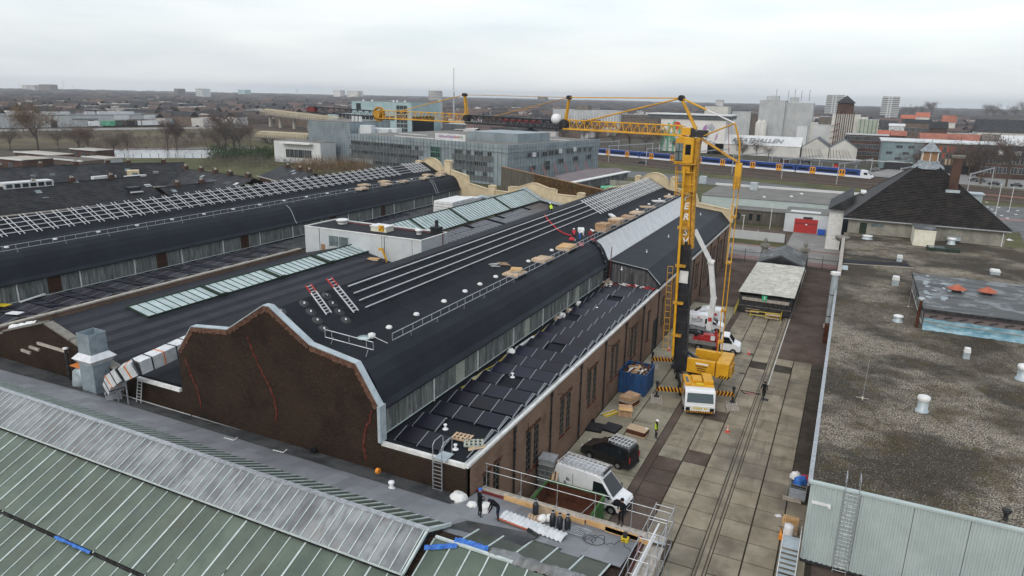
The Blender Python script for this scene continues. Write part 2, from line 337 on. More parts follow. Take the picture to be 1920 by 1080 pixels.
def dup(o, loc, rz=None, label=None, group=None, src=None):
 src = src if src is not None else [(c, kids(c)) for c in kids(o)]
 r = o.copy(); COL.objects.link(r); r.location = loc
 if rz is not None: r.rotation_euler = (0, 0, rz)
 if label: r['label'] = label
 if group: r['group'] = group
 for c, gs in src:
  k = c.copy(); COL.objects.link(k); k.parent = r
  for g in gs: q = g.copy(); COL.objects.link(q); q.parent = k
 return r
def place(o, loc, rz=0): o.location = loc; o.rotation_euler = (0, 0, rz); return o
def text(name, s, size, mtx, m, parent=None, depth=.01, shear=0, bold=0, sx=1):
 """flat raised lettering as a mesh; mtx maps text plane (x right, y up) into the parent's frame"""
 c = bpy.data.curves.new(name, 'FONT'); c.body = s; c.size = size; c.extrude = depth; c.align_x = 'CENTER'; c.align_y = 'CENTER'; c.shear = shear; c.offset = bold; c.resolution_u = 2
 o = bpy.data.objects.new(name, c); COL.objects.link(o)
 dg = bpy.context.evaluated_depsgraph_get(); me = bpy.data.meshes.new_from_object(o.evaluated_get(dg)); bpy.data.objects.remove(o)
 if sx != 1: me.transform(Matrix.Diagonal((sx, 1, 1, 1)))
 me.transform(mtx); me.materials.clear(); me.materials.append(M_[m]); return link(name, me, parent)
def frame(o, x, y):
 x = Vector(x).normalized(); y = Vector(y).normalized(); z = x.cross(y).normalized(); y = z.cross(x)
 return Matrix(((x.x, y.x, z.x, o[0]), (x.y, y.y, z.y, o[1]), (x.z, y.z, z.z, o[2]), (0, 0, 0, 1)))
# ================================================================== LARGE STRUCTURE: the three parallel halls
BAY = 6.8; Y0B = 40.7
RPROF = [(-25.45, 10.02), (-25.8, 10.35), (-26.05, 11.0), (-26.4, 11.75), (-26.85, 12.35), (-27.5, 12.75), (-31.2, 13.3), (-35.0, 15.3)]
LPROF = [(-70.0-x, z) for x, z in reversed(RPROF[:-1])]
def zroof(x):   # height of the main hall's roof skin
 p = RPROF+LPROF; p = sorted(p)
 for (a, za), (b, zb) in zip(p, p[1:]):
  if a <= x <= b: return za+(zb-za)*(x-a)/(b-a)
 return 8
def shift(prof, ox): return [(x+ox, z) for x, z in prof]
def clerestory(root, ox, y0, y1, zshift=0, louvres=(), piers=(), m='corr_grey'):
 xc = -25.83+ox
 ys = sorted(set([y0]+[Y0B+BAY*k for k in range(-3, 16) if y0+.6 < Y0B+BAY*k < y1-.6]+[y1]))
 b = MB(); b.box(xc-.22, xc-.1, y0, y1, 7.6, 10.1); build(b, 'backing_wall', 'dark_metal', root)
 for a, c in zip(ys, ys[1:]):
  segs = [(a+.08, c-.08)]
  for l0, l1 in list(louvres)+list(piers):
   segs = [s for u, v in segs for s in ([(u, l0), (l1, v)] if u < l0 and l1 < v else [(u, v)])]
  for u, v in segs:
   b = MB(); b.corr((xc, u), (xc, v), 8.0, 10.02, .34, .05, (1, 0, 0)); build(b, 'clerestory_sheet', m, root)
  if a > y0+.1:
   b = MB(); b.box(xc-.05, xc+.10, a-.06, a+.06, 7.85, 10.05); build(b, 'post', 'white_trim', root)
 for l0, l1 in louvres:
  b = MB()
  for k in range(9): z = 8.1+k*.2; b.beam((xc+.03, l0, z), (xc+.03, l1, z), .10, .13)
  build(b, 'louvre', 'louvre', root)
 for l0, l1 in piers:
  b = MB(); b.box(xc-.05, xc+.07, l0, l1, 7.9, 10.02); build(b, 'brick_pier', 'door_brown', root)
 b = MB(); b.box(xc-.06, xc+.14, y0, y1, 10.06, 10.12); b.box(xc-.02, xc+.08, y0, y1, 7.93, 7.99); build(b, 'trim', 'alu_bar', root)
 b = MB(); b.box(xc-.08, xc+.02, y0, y1, 7.62, 7.92); build(b, 'plinth', 'membrane', root)
def window_mesh(w, z0, z1):   # looks along +x, centred at y=0
 f = MB(); t = .07
 f.box(-.10, -.02, -w/2, -w/2+t, z0, z1); f.box(-.10, -.02, w/2-t, w/2, z0, z1); f.box(-.10, -.02, -w/2, w/2, z1-t, z1); f.box(-.10, -.02, -w/2, w/2, z0, z0+t)
 f.box(-.09, -.03, -.03, .03, z0, z1)
 for k in range(1, 6): z = z0+(z1-z0)*k/6; f.box(-.09, -.03, -w/2, w/2, z-.02, z+.02)
 g = MB(); g.box(-.14, -.115, -w/2, w/2, z0, z1)
 s = MB(); s.box(-.12, .08, -w/2-.06, w/2+.06, z0-.14, z0-.005)
 return f.mesh('window', 'concrete_wall'), g.mesh('pane', 'glass_dark'), s.mesh('sill', 'red_stain')
hall = thing('brick_hall', 'long brick factory hall with bell shaped gable and black roof beside the crane', 'factory hall', (-35, 34, 0))
E0, E1, EA = 34.0, 134.0, 81.6
XW = -19.1
wm = window_mesh(.95, 2.3, 5.7)
b = MB(); yc = []
for k in range(-1, 14):
 c = Y0B+BAY*k+BAY/2
 if c > E1-2: break
 if c > E0+1.5: yc += [c-.72, c+.72]
door_y = (79.9, 82.3)
yc = [y for y in yc if not (door_y[0]-1.2 < y < door_y[1]+1.2)]
prev = E0
for y in yc:
 b.box(XW-.35, XW, prev, y-.475, 0, 7.45); b.box(XW-.35, XW, y-.475, y+.475, 0, 2.2); b.box(XW-.35, XW, y-.475, y+.475, 5.7, 7.45); prev = y+.475
b.box(XW-.35, XW, prev, E1, 0, 7.45)
build(b, 'side_wall', 'brick_side', hall)
for y in yc:
 f = link('window', wm[0], hall); f.location = (XW+35, y-34, 0)
 g = link('pane', wm[1], f); s = link('sill', wm[2], f)
b = MB()
for y in yc:
 for k in range(7):
  a = (k-3)*.17; b.beam((XW+.015, y+a, 5.72+.10*math.cos(a*2.5)), (XW+.015, y+a*1.25, 6.02+.10*math.cos(a*2.5)), .05, .13, up=(1, 0, 0))
build(b, 'window_arch', 'brick_fresh', hall, kind='stuff')
for k in range(0, 14):
 y = Y0B+BAY*k
 b = MB(); b.tube([(XW+.10, y, 0), (XW+.10, y, 7.2), (XW+.2, y, 7.4)], .07, 6); b.box(XW, XW+.2, y-.08, y+.08, 6.95, 7.2)
 for z in (1.5, 3.5, 5.5): b.box(XW, XW+.19, y-.1, y+.1, z-.03, z+.03)
 build(b, 'downpipe', 'dark_metal', hall)
b = MB(); b.box(XW, XW+.03, door_y[0], door_y[1], 0, 4.0); b.mat(1).box(XW+.031, XW+.05, door_y[0]+.15, door_y[0]+1.1, .1, 3.8); b.box(XW+.031, XW+.05, door_y[1]-1.1, door_y[1]-.15, .1, 3.8)
build(b, 'side_door', ['dark_green', 'dark_metal'], hall)
for y, z in ((48.9, 6.6), (61.9, 6.6), (68.4, 6.5)):
 b = MB(); b.tube([(XW, y, z), (XW+.5, y, z+.15), (XW+.9, y, z+.05)], .03, 5); b.lathe((XW+.95, y, z-.12), [(.02, .16), (.14, .06), (.16, 0)], 8); build(b, 'wall_lamp', 'dark_metal', hall)
for y, z0, z1 in ((43.2, 4.0, 6.6), (56.2, 3.2, 6.4), (69.4, 2.8, 6.2)):
 b = MB(); b.tube([(XW+.02, y, z0), (XW+.02, y+.1, (z0+z1)/2), (XW+.02, y-.1, z1)], .03, 4); build(b, 'cable', 'iron', hall)
b = MB(); b.box(XW-.12, XW+.10, E0-.1, E1, 7.47, 7.66); build(b, 'roof_edge', 'white_trim', hall)
b = MB(); b.box(XW-.36, XW-.125, E0+.1, E1-.3, 7.52, 7.62); build(b, 'gutter', 'galv', hall)
b = MB(); b.sheet([(-25.8, 7.72), (-19.46, 7.58)], E0+.1, EA, .2); build(b, 'aisle_roof', 'membrane', hall)
b = MB(); b.box(-25.9, XW-.12, E0-.14, E0+.08, 7.40, 7.70); build(b, 'front_edge', 'white_trim', hall)
b2 = MB(); b2.sheet([RPROF[-1], RPROF[-2], RPROF[-3]], E0+.35, E1-.4, .15); build(b2, 'upper_roof', 'membrane', hall)
b2 = MB(); b2.sheet([(-35.0, 15.3)]+LPROF, E0+.35, E1-.4, .15); build(b2, 'rear_roof', 'membrane', hall)
b2 = MB(); b2.sheet(list(reversed(RPROF[:6])), E0+.35, EA-1.6, .12); build(b2, 'curved_roof', 'membrane_wet', hall)
b2 = MB(); b2.sheet(list(reversed(RPROF[:6])), EA-1.55, EA, .12); build(b2, 'curved_roof', 'membrane', hall)
b = MB()
for k in range(1, 48): y = E0+.35+k*2.05; b.beam((-27.5, y, 12.762), (-31.2, y, 13.312), .05, .008); b.beam((-31.2, y+.5, 13.312), (-34.9, y+.5, 15.256), .05, .008)
build(b, 'felt_seam', 'membrane_wet', hall, kind='stuff')
clerestory(hall, 0, E0+.2, EA-.1, louvres=((43.9, 45.3), (56.7, 57.9), (70.2, 71.4)))
clerestory_root = hall
b = MB(); b.sheet([(-25.8, 10.46), (-20.75, 9.86), (-19.1, 8.15)], EA, E1-.3, .2); build(b, 'annex_roof', 'membrane_wet', hall)
b = MB()
for p, q in (((-25.85, 10.42), (-20.75, 9.80)), ((-20.75, 9.80), (-19.05, 8.06)), ((-19.05, 8.06), (-19.25, 7.66))): b.beam((p[0], EA-.04, p[1]), (q[0], EA-.04, q[1]), .22, .30, up=(0, 1, 0))
build(b, 'fascia', 'membrane', hall)
b = MB()
for p, q in (((-25.85, 10.54), (-20.72, 9.93)), ((-20.72, 9.93), (-18.98, 8.2))): b.beam((p[0], EA-.13, p[1]), (q[0], EA-.13, q[1]), .05, .06, up=(0, 1, 0))
build(b, 'fascia_strip', 'alu_bar', hall)
b = MB(); n = 22
for i in range(n):
 x0 = -25.75+(6.5)*i/n; x1 = -25.75+6.5*(i+1)/n; f = lambda x: (10.28-(x+25.8)*.12 if x < -20.85 else 9.68-(x+20.85)*1.05)
 d = .05*(i % 2); b.add([(x0, EA-d, 7.7), (x1, EA-d, 7.7), (x1, EA-d, max(7.72, f(x1))), (x0, EA-d, max(7.72, f(x0)))], [(0, 1, 2, 3)])
 b.add([(x1, EA, 7.7), (x1, EA-.05, 7.7), (x1, EA-.05, max(7.72, f(x1))), (x1, EA, max(7.72, f(x1)))], [(0, 1, 2, 3)])
build(b, 'annex_end_sheet', 'corr_dark', hall)
for y0, y1 in ((EA+.1, 83.2), (83.25, 98.6), (98.65, 113.6), (113.65, 124.0), (124.05, E1-.5)):   # pale sheets of the steep slope above the annex
 b = MB(); b.sheet([(-27.5, 12.78), (-25.75, 10.50)], y0, y1, .06)
 for k in range(int((y1-y0)/.6)): y = y0+.3+k*.6; b.beam((-27.48, y, 12.80), (-25.77, y, 10.53), .05, .02)
 build(b, 'pale_sheet', 'corr_white', hall)
for p in ((1167, 483), (1214, 453), (1255, 426), (1315, 388)):
 c = gx(*p, -23.2); b = MB(); b.lathe((c.x, c.y, 10.12), [(.13, 0), (.10, .1), (.05, .14), (.05, .30), (.11, .34), (.0, .40)], 8); build(b, 'vent_cap', 'plastic_white', hall)
GP = [(-19.1, 0), (-19.1, 7.42), (-25.62, 7.42), (-25.62, 10.25), (-27.35, 12.93), (-31.2, 13.55), (-34.65, 15.72), (-35.2, 15.72), (-38.9, 13.35), (-42.6, 12.95), (-44.3, 10.8), (-44.3, 7.5), (-51.7, 7.3), (-51.7, 0)]
b = MB(); b.prismY(GP, 33.75, 34.3); build(b, 'gable_wall', 'brick_dark', hall)
cp = GP[2:12]
b = MB()
for p, q in zip(cp, cp[1:]): b.beam((p[0], 33.99, p[1]+.03), (q[0], 33.99, q[1]+.03), .52, .07, up=(0, 0, 1))
b.box(-25.72, -25.50, 33.66, 34.34, 7.7, 10.3)
build(b, 'zinc_coping', 'zinc', hall)
BRK = MB(); BRK.box(-.03, .03, -.22, .005, -.12, .12)
brm = []
random.seed(3)
def brick_band(p, q, w=.36, root=hall, y=33.74):   # the row of fresh headers laid under the coping
 P_ = Vector((p[0], 0, p[1])); Q_ = Vector((q[0], 0, q[1])); Ln = (Q_-P_).length; d = (Q_-P_)/Ln
 dn = Vector((d.z, 0, -d.x));
 if dn.z > .02 or (abs(dn.z) < .3 and dn.x < 0): dn = -dn
 bb = MB(); n = int(Ln/.13)
 for i in range(n):
  c = P_+d*((i+.5)*Ln/n); o = random.uniform(0, .03)
  a = c+dn*.03; e = c+dn*(w+random.choice((0, 0, .07)))
  bb.beam((a.x, y+.02-o, a.z), (e.x, y+.02-o, e.z), Ln/n*.84, .10, up=(0, 1, 0))
 build(bb, 'header_course', 'brick_fresh', root, kind='stuff')
for p, q in zip(cp[1:-1], cp[2:-1]):
 P_, Q_ = Vector((p[0], 0, p[1])), Vector((q[0], 0, q[1])); brick_band(p, q)
for px_ in ([(348, 672), (356, 700), (368, 725), (374, 748), (378, 775)], [(463, 632), (472, 655), (484, 685), (500, 715), (512, 740), (518, 770), (517, 800)], [(697, 768), (692, 790), (683, 812), (682, 840), (687, 866)]):
 b = MB()
 pts = [gy(a, c, 33.72) for a, c in px_]; fine = []
 for p, q in zip(pts, pts[1:]):
  for k in range(4): fine.append(p.lerp(q, k/4)+Vector((random.uniform(-.06, .06), 0, random.uniform(-.05, .05))))
 for p, q in zip(fine, fine[1:]): b.beam((p.x, 33.735, p.z), (q.x, 33.735, q.z), random.uniform(.06, .17), .05, up=(0, 1, 0))
 build(b, 'repaired_seam', 'red_stain', hall)
b = MB(); b.beam((-51.7, 33.55, 5.62), (-19.2, 33.55, 5.50), .12, .10); build(b, 'flashing_strip', 'white_trim', hall)
b = MB(); b.sheet([(-44.2, 7.72), (-51.6, 7.55)], 34.1, 134, .2); build(b, 'aisle_roof', 'membrane', hall)
b = MB(); b.box(-49.2, -44.35, 33.5, 33.74, 7.40, 7.68); build(b, 'front_edge', 'white_trim', hall)
b = MB(); b.box(-44.30, -44.16, 34.3, 134, 7.6, 10.2); build(b, 'backing_wall', 'corr_dark', hall)
def cream(root, prof, piers):
 b = MB(); b.prismY([(prof[0][0], 0)]+prof+[(prof[-1][0], 0)], 133.75, 134.25); build(b, 'far_gable', 'cream', root); b = MB()
 for p, q in zip(prof, prof[1:]): b.beam((p[0], 134.0, p[1]+.06), (q[0], 134.0, q[1]+.06), .8, .14)
 build(b, 'gable_coping', 'cream', root)
 for x0, x1, z in piers: b = MB(); b.box(x0, x1, 133.5, 134.5, 8, z-.25); b.prismY([(x0-.1, z-.25), (x1+.1, z-.25), (x1-.2, z), (x0+.2, z)], 133.4, 134.6); build(b, 'gable_pier', 'cream', root)
def bell(cx): return [(cx+2.9*math.cos(a), 13.75+2.5*math.sin(a)) for a in [PI*k/10 for k in range(11)]]
RW = lambda o: [(-19.0+o, 10.3), (-25.2+o, 11.1), (-25.8+o, 12.8), (-29.6+o, 13.6)]
cream(hall, RW(0)+bell(-33.9)+[(-38.8, 13.6), (-43.5, 12.6), (-44.5, 11), (-48.2, 10.4)], ((-37.8, -36.8, 15.6), (-30.8, -29.5, 15.8), (-19.3, -18.6, 11.45), (-49.7, -48.2, 11.3)))
OX = -51.6
lhall = thing('brick_hall', 'leftmost long hall with dark rounded roof carrying a grid of mounting rails', 'factory hall', (-86.6, 34, 0))
b = MB(); b.sheet([(x+OX, z) for x, z in reversed(RPROF[5:])], 26, E1-.4, .15); build(b, 'upper_roof', 'membrane', lhall)
b = MB(); b.sheet([(-35+OX, 15.3)]+[(x+OX, z) for x, z in LPROF], 26, E1-.4, .15); build(b, 'rear_roof', 'membrane', lhall)
b = MB(); b.sheet([(x+OX, z) for x, z in reversed(RPROF[:6])], 26, E1-.4, .12); build(b, 'curved_roof', 'membrane_wet', lhall)
b = MB()
for y in (82.2, 124.4, 123.6):
 for i in range(0, 5): b.beam((RPROF[i][0]+OX+.03, y, RPROF[i][1]+.04), (RPROF[i+1][0]+OX+.03, y, RPROF[i+1][1]+.04), .12, .06)
build(b, 'joint_strip', 'solar_clip', lhall)
clerestory(lhall, OX, 26, E1-1, piers=((43.9, 45.3), (57.4, 58.8), (71.1, 72.5), (90.4, 91.8), (104.6, 105.8)))
b = MB(); b.sheet([(-77.4, 7.72), (-71.5, 7.58)], 26, E1-1, .2); build(b, 'aisle_roof', 'old_felt', lhall)
b = MB(); b.box(-71.6, -71.25, 26, 76.5, 4, 7.62); build(b, 'side_wall', 'brick_side', lhall)
b = MB(); b.box(-71.72, -71.12, 26, 76.5, 7.62, 7.78); build(b, 'parapet_cap', 'wood_grey', lhall)
b = MB(); b.box(-98, -71.3, 25.8, 26.1, 0, 7.5); build(b, 'gable_wall', 'brick_dark', lhall)
cream(lhall, [(-70.3, 10.3), (-75.5, 11.35), (-75.6, 12.9), (-79.8, 13.9)]+bell(-85.0)+[(-90, 13.6), (-95, 12.6), (-96.5, 10.4)], ((-88.9, -87.9, 15.6), (-81.3, -79.8, 16.1), (-70.2, -68.7, 11.35)))
mh = thing('brick_hall', 'lower middle hall with striped felt roof and ribbon skylight between the two rounded roofs', 'factory hall', (-61, 34, 0))
MG = [(-70.4, 0), (-70.4, 7.3), (-67.4, 8.35), (-61.3, 10.15), (-60.7, 10.15), (-51.9, 7.55), (-51.7, 0)]
b = MB(); b.prismY(MG, 33.7, 34.25); build(b, 'gable_wall', 'brick_dark', mh)
for p, q in (((-67.4, 8.4), (-61.2, 10.2)), ((-60.8, 10.2), (-57.6, 9.25)), ((-57.5, 9.22), (-54.2, 8.27)), ((-54.1, 8.2), (-51.6, 7.5)), ((-71, 7.2), (-67.5, 8.2))):
 b = MB(); b.beam((p[0], 34.0, p[1]+.05), (q[0], 34.0, q[1]+.05), .75, .16); build(b, 'coping_slab', 'stone_urn', mh)
for p, q in (((71, 643), (127, 660)), ((56, 650), (74, 656)), ((41, 656), (58, 662)), ((193, 705), (202, 708))):
 a = gy(*p, 33.65); c = gy(*q, 33.65); b = MB(); b.beam(a, c, .22, .22); build(b, 'beam_stub', 'wood_grey', mh)
f = lambda x: 9.6-(x+61)*.215
xs = [-61+i*(61-51.7)/12 for i in range(13)]
for i in range(12):
 a, c = xs[i], xs[i+1]
 b = MB(); dz = .012 if i % 2 else 0
 b.sheet([(a, f(a)+dz), (c+.08, f(c+.08)+dz)], 34.25, 75.0, .1); build(b, 'roof_felt_strip', 'stripe_light' if i % 2 else 'stripe_roof', mh)
b = MB(); b.sheet([(-71.0, 7.2), (-61, 9.59)], 34.25, 75.0, .1); build(b, 'roof_slope', 'stripe_roof', mh)
def skylight(root, x0, z0, x1, z1, ya, yb, n, sects, last_green=0, pmat='glass_green'):
 v = Vector((x1-x0, 0, z1-z0)); L_ = v.length; pitch = (yb-ya)/n
 nx = Vector((-(z1-z0), 0, (x1-x0)))/L_
 if nx.z < 0: nx = -nx
 pm = MB(); w = pitch-.07
 A = Vector((0, 0, 0))
 for (s, t) in ((0, .10),): pm.add([A+nx*.10, A+nx*.10+Vector((0, w, 0)), v+nx*.10+Vector((0, w, 0)), v+nx*.10, A+nx*.05, A+nx*.05+Vector((0, w, 0)), v+nx*.05+Vector((0, w, 0)), v+nx*.05], [(3, 2, 1, 0), (4, 5, 6, 7), (0, 1, 5, 4), (2, 3, 7, 6), (1, 2, 6, 5), (3, 0, 4, 7)])
 me = pm.mesh('glass_pane', pmat)
 lo = wloc(root)
 for i in range(n):
  o = link('glass_pane', me, root); o.location = Vector((x0, ya+i*pitch+.035, z0))-lo+nx*random.uniform(0, .012)
 b = MB()
 for i in range(n+1):
  y = ya+i*pitch; p = Vector((x0, y, z0))+nx*.13; q = Vector((x1, y, z1))+nx*.13; b.beam(p, q, .045, .06)
 build(b, 'glazing_bar', 'dark_green', root, kind='stuff')
 b = MB()
 b.beam(Vector((x0, ya-.1, z0))+nx*.12, Vector((x0, yb+.1, z0))+nx*.12, .22, .12); b.beam(Vector((x1, ya-.1, z1))+nx*.10, Vector((x1, yb+.1, z1))+nx*.10, .14, .2)
 b.beam(Vector((x0, ya-.08, z0))+nx*.10, Vector((x1, ya-.08, z1))+nx*.10, .16, .2); b.beam(Vector((x0, yb+.08, z0))+nx*.10, Vector((x1, yb+.08, z1))+nx*.10, .16, .2)
 build(b, 'skylight_frame', 'dark_green', root)
 for y in sects:
  b = MB(); b.beam(Vector((x0, y, z0))+nx*.2, Vector((x1, y, z1))+nx*.2, .32, .22); b.beam(Vector((x1, y-.1, z1))+nx*.2, Vector((x1, y+.9, z1))+nx*.2, .3, .22); build(b, 'smoke_vent', 'dark_green', root)
skylight(mh, -61.0, 9.58, -58.05, 8.97, 41.5, 75.4, 36, (50, 58.6, 67.2))
bx = thing('rooftop_room', 'white ribbed metal box room standing between the striped roof and the panelled roof', 'rooftop room', (-59.3, 75, 7))
BX0, BX1, BY0, BY1, BT = -69.2, -49.4, 75.3, 81.9, 11.55
b = MB(); b.box(BX0+.06, BX1-.06, BY0+.06, BY1-.06, 5.5, 11.3); build(b, 'core', 'dark_metal', bx)
b = MB()
b.corr((BX0, BY0), (-66.6, BY0), 6.2, BT-.12, .3, .035, (0, -1, 0)); b.corr((-66.5, BY0), (-55.4, BY0), 6.2, BT-.12, .3, .035, (0, -1, 0)); b.corr((-55.3, BY0), (-50.9, BY0), 6.2, BT-.12, .3, .035, (0, -1, 0)); b.corr((-50.85, BY0), (BX1, BY0), 6.2, BT-.12, .3, .035, (0, -1, 0))
build(b, 'front_cladding', 'clad_white', bx)
b = MB(); b.corr((BX1, BY0), (BX1, BY1), 6.2, BT-.12, .3, .035, (1, 0, 0)); build(b, 'side_cladding', 'clad_white', bx)
b = MB(); b.corr((BX0, BY1), (BX0, BY0), 6.2, BT-.12, .3, .035, (-1, 0, 0)); b.corr((BX1, BY1), (BX0, BY1), 6.2, BT-.12, .3, .035, (0, 1, 0)); build(b, 'rear_cladding', 'clad_white', bx)
b = MB(); b.box(BX0+.2, BX1-.2, BY0+.2, BY1-.2, 11.3, 11.42); build(b, 'flat_roof', 'membrane', bx)
b = MB()
b.box(BX0-.06, BX1+.06, BY0-.08, BY0+.2, BT-.12, BT); b.box(BX0-.06, BX1+.06, BY1-.2, BY1+.08, BT-.12, BT); b.box(BX0-.06, BX0+.2, BY0, BY1, BT-.12, BT+.002); b.box(BX1-.2, BX1+.06, BY0, BY1, BT-.12, BT+.002)
build(b, 'roof_edge', 'white_trim', bx)
b = MB(); b.box(-64.8, -61.4, BY0-.06, BY0-.02, 9.1, 10.6); w_ = build(b, 'window', 'glass_sky', bx)
b = MB(); b.box(-64.9, -61.3, BY0-.1, BY0-.045, 10.6, 10.7); b.box(-64.9, -64.8, BY0-.1, BY0-.045, 9.0, 10.6); b.box(-61.4, -61.3, BY0-.1, BY0-.045, 9.0, 10.6); b.box(-64.9, -61.3, BY0-.1, BY0-.045, 9.0, 9.1); b.box(-63.1, -63.02, BY0-.1, BY0-.065, 9.1, 10.6); build(b, 'window_frame', 'alu_bar', w_)
b = MB(); b.box(-66.3, -65.6, BY0-.07, BY0-.02, 7.2, 9.2); build(b, 'door', 'timber_old', bx)
b = MB(); b.tube([(BX1+.1, BY1-1.4, 6.5), (BX1+.1, BY1-1.4, BT+.05)], .07, 6); build(b, 'downpipe', 'red_dark', bx)
b = MB(); b.beam((-66, BY1-1.2, 11.47), (BX1, BY1-1.35, 11.5), .16, .08); build(b, 'roof_hose', 'red_dark', bx)
b = MB(); b.lathe((-66.2, 80.0, 11.42), [(.7, 0), (.7, .4), (.95, .42), (.98, .62), (.6, .72), (0, .74)], 14); build(b, 'round_vent', 'white_flat', bx)
b = MB(); b.box(-59.3, -56.7, 77.6, 79.4, 11.42, 12.1); build(b, 'rooflight', 'ivory', bx)
b = MB(); b.box(-59.4, -56.6, 77.5, 79.5, 12.1, 12.22); build(b, 'rooflight_lid', 'white_flat', bx)
b = MB(); b.lathe((-52.2, 79.0, 11.42), [(.35, 0), (.35, .45), (.55, .5), (.55, .66), (.2, .75), (0, .76)], 12); build(b, 'round_vent', 'white_flat', bx)
b = MB(); b.box(-51.2, -49.9, 80.3, 81.4, 11.42, 12.4); b.box(-50.7, -50.35, 80.7, 81.05, 12.4, 13.3); b.box(-51.35, -49.8, 80.15, 81.55, 12.15, 12.25); build(b, 'flue', 'black_steel', bx)
b = MB(); b.sheet([(-71.3, 7.3), (-63.6, 9.0), (-61, 11.1)], 82, 133.5, .1); build(b, 'roof_slope', 'membrane', mh)
b = MB(); b.sheet([(-57.2, 8.9), (-44.4, 6.9)], 82, 133.5, .1); build(b, 'roof_slope', 'membrane', mh)
skylight(mh, -61.0, 11.15, -57.1, 9.15, 82.3, 131.8, 52, (89.5, 101.5, 118))
for y in (132.1, 133.0):
 b = MB(); b.beam((-61.2, y, 11.5), (-57, y, 9.4), .5, .3); b.beam((-57, y, 9.4), (-48.5, y-.2, 8.1), .5, .3); build(b, 'zinc_duct', 'zinc', mh)
b = MB(); b.beam((-61.4, 132.5, 11.4), (-64.5, 132.3, 9.7), .6, .3); b.beam((-64.5, 132.3, 9.7), (-71, 131.8, 9.0), .6, .3); build(b, 'zinc_duct', 'zinc', mh)
cream(mh, [(-49.7, 10.4), (-54.6, 10.5), (-54.6, 11.45), (-56.2, 11.6), (-58.9, 12.4), (-60.2, 12.4), (-63.3, 11.35), (-65.2, 11.3), (-65.2, 10.05), (-68.7, 10.2)], ())
vu = thing('ventilation_unit', 'white slatted rooftop ventilation unit near the cream gable', 'ventilation unit', (-68.6, 117, 7.7))
b = MB()
for k in range(5): b.box(-71.2+.0, -67.0, 112.8+k*.05, 121.5, 7.7+k*.55, 8.17+k*.55)
build(b, 'casing', 'white_flat', vu)
b = MB(); b.box(-70.4, -67.6, 121.5, 125.5, 7.9, 9.9); build(b, 'fan_box', 'block_white', vu)
b = MB(); b.tube([(-69, 125.5, 9.2), (-69, 128, 9.4), (-68.5, 130.5, 8.6)], .6, 8); build(b, 'duct', 'zinc', vu)
# ================================================================== GROUND AND YARD
def sheet(name, mats, x0, x1, y0, y1, z, n=1):
 b = MB(); b.quad((x0, y0, z), (x1, y0, z), (x1, y1, z), (x0, y1, z)); return struct(b, name, mats)
def poly(name, mats, pts, z):
 b = MB(); b.add([(x, y, z) for x, y in pts], [tuple(range(len(pts)))]); return struct(b, name, mats)
sheet('ground', 'land', -6500, 6500, -2500, 10500, -.30)
sheet('grass_verge', 'grass', -330, 160, 132, 330, -.06)
sheet('pavement', 'clinker', -60, 34, -10, 180, -.05)
b = MB(); b.box(-19.2, 1.2, 10, 137.5, -.2, -.005); struct(b, 'yard', 'joint')
yard = thing('concrete_yard', 'yard of square concrete slabs with sunken rail track beside the brick hall', 'paving', (-5, 60, 0))
del yard['category']; del yard['label']; yard['kind'] = 'structure'
random.seed(5)
DY = 2.33
def slabmesh(w, d):
 b = MB(); e = .06; h = .045
 b.add([(e, e, h), (w-e, e, h), (w-e, d-e, h), (e, d-e, h), (e-.012, e-.012, 0), (w-e+.012, e-.012, 0), (w-e+.012, d-e+.012, 0), (e-.012, d-e+.012, 0)], [(0, 1, 2, 3), (4, 5, 1, 0), (5, 6, 2, 1), (6, 7, 3, 2), (7, 4, 0, 3)])
 return b
cols = [(-11.85, -9.70), (-9.70, -7.66), (-7.66, -5.80), (-5.02, -3.04), (-3.04, -.98), (-.98, .85)]
smesh = {}
def slab(x0, x1, y0, y1, m='slab', nm='slab'):
 k = (round(x1-x0, 2), round(y1-y0, 2), m)
 if k not in smesh: smesh[k] = slabmesh(x1-x0, y1-y0).mesh('slab', m)
 o = link(nm, smesh[k], yard); o.location = Vector((x0-yard.location.x, y0-yard.location.y, random.uniform(-.006, .004))); return o
for ci, (x0, x1) in enumerate(cols):
 for k in range(-9, 25 if ci != 5 else 19):
  y0 = 43.25+DY*k
  if y0 > 84 and ci > 2: break
  if y0 < 28: continue
  m = 'slab'
  if ci == 0 and y0 < 53.5: m = 'clinker'
  if ci == 1 and (k in (5, 9) or k == -1): m = 'clinker'
  if ci == 0 and k == 5: m = 'concrete'
  if ci == 5 and y0 > 52: m = 'clinker_dark'
  if ci in (2, 3) and k in (15, 16) and random.random() < .5: m = 'clinker_dark'
  slab(x0, x1, y0, y0+DY, m)
for ci, (x0, x1) in enumerate(cols[:3]):   # the strip running on beside the shelter
 for k in range(25, 26+(1, 1, 1)[ci]): pass
for k in range(25):    # big cast panels next to the wall
 y0 = 30+k*3.4
 if y0 > 102: break
 for x0, x1 in ((-19.05, -15.6), (-15.6, -12.55)): slab(x0, x1, y0, y0+3.4, 'concrete', 'concrete_panel')
slabs_far = [(x0, x1) for x0, x1 in cols[:3]]
for k in range(0, 8):
 for x0, x1 in slabs_far:
  y0 = 43.25+DY*25+k*DY*.86
  if y0 < 103: slab(x0, x1, y0, y0+DY*.86, 'slab' if random.random() < .8 else 'clinker_dark')
b = MB(); b.box(-12.53, -11.87, 28, 103, 0, .025); build(b, 'clinker_strip', 'clinker', yard, kind='stuff')
b = MB(); b.box(-5.0, .9, 84.4, 137, 0, .03); build(b, 'clinker_lane', 'clinker', yard, kind='stuff')
b = MB(); b.box(-19.05, -5.9, 103.2, 137, 0, .028); build(b, 'clinker_lane', 'clinker', yard, kind='stuff')
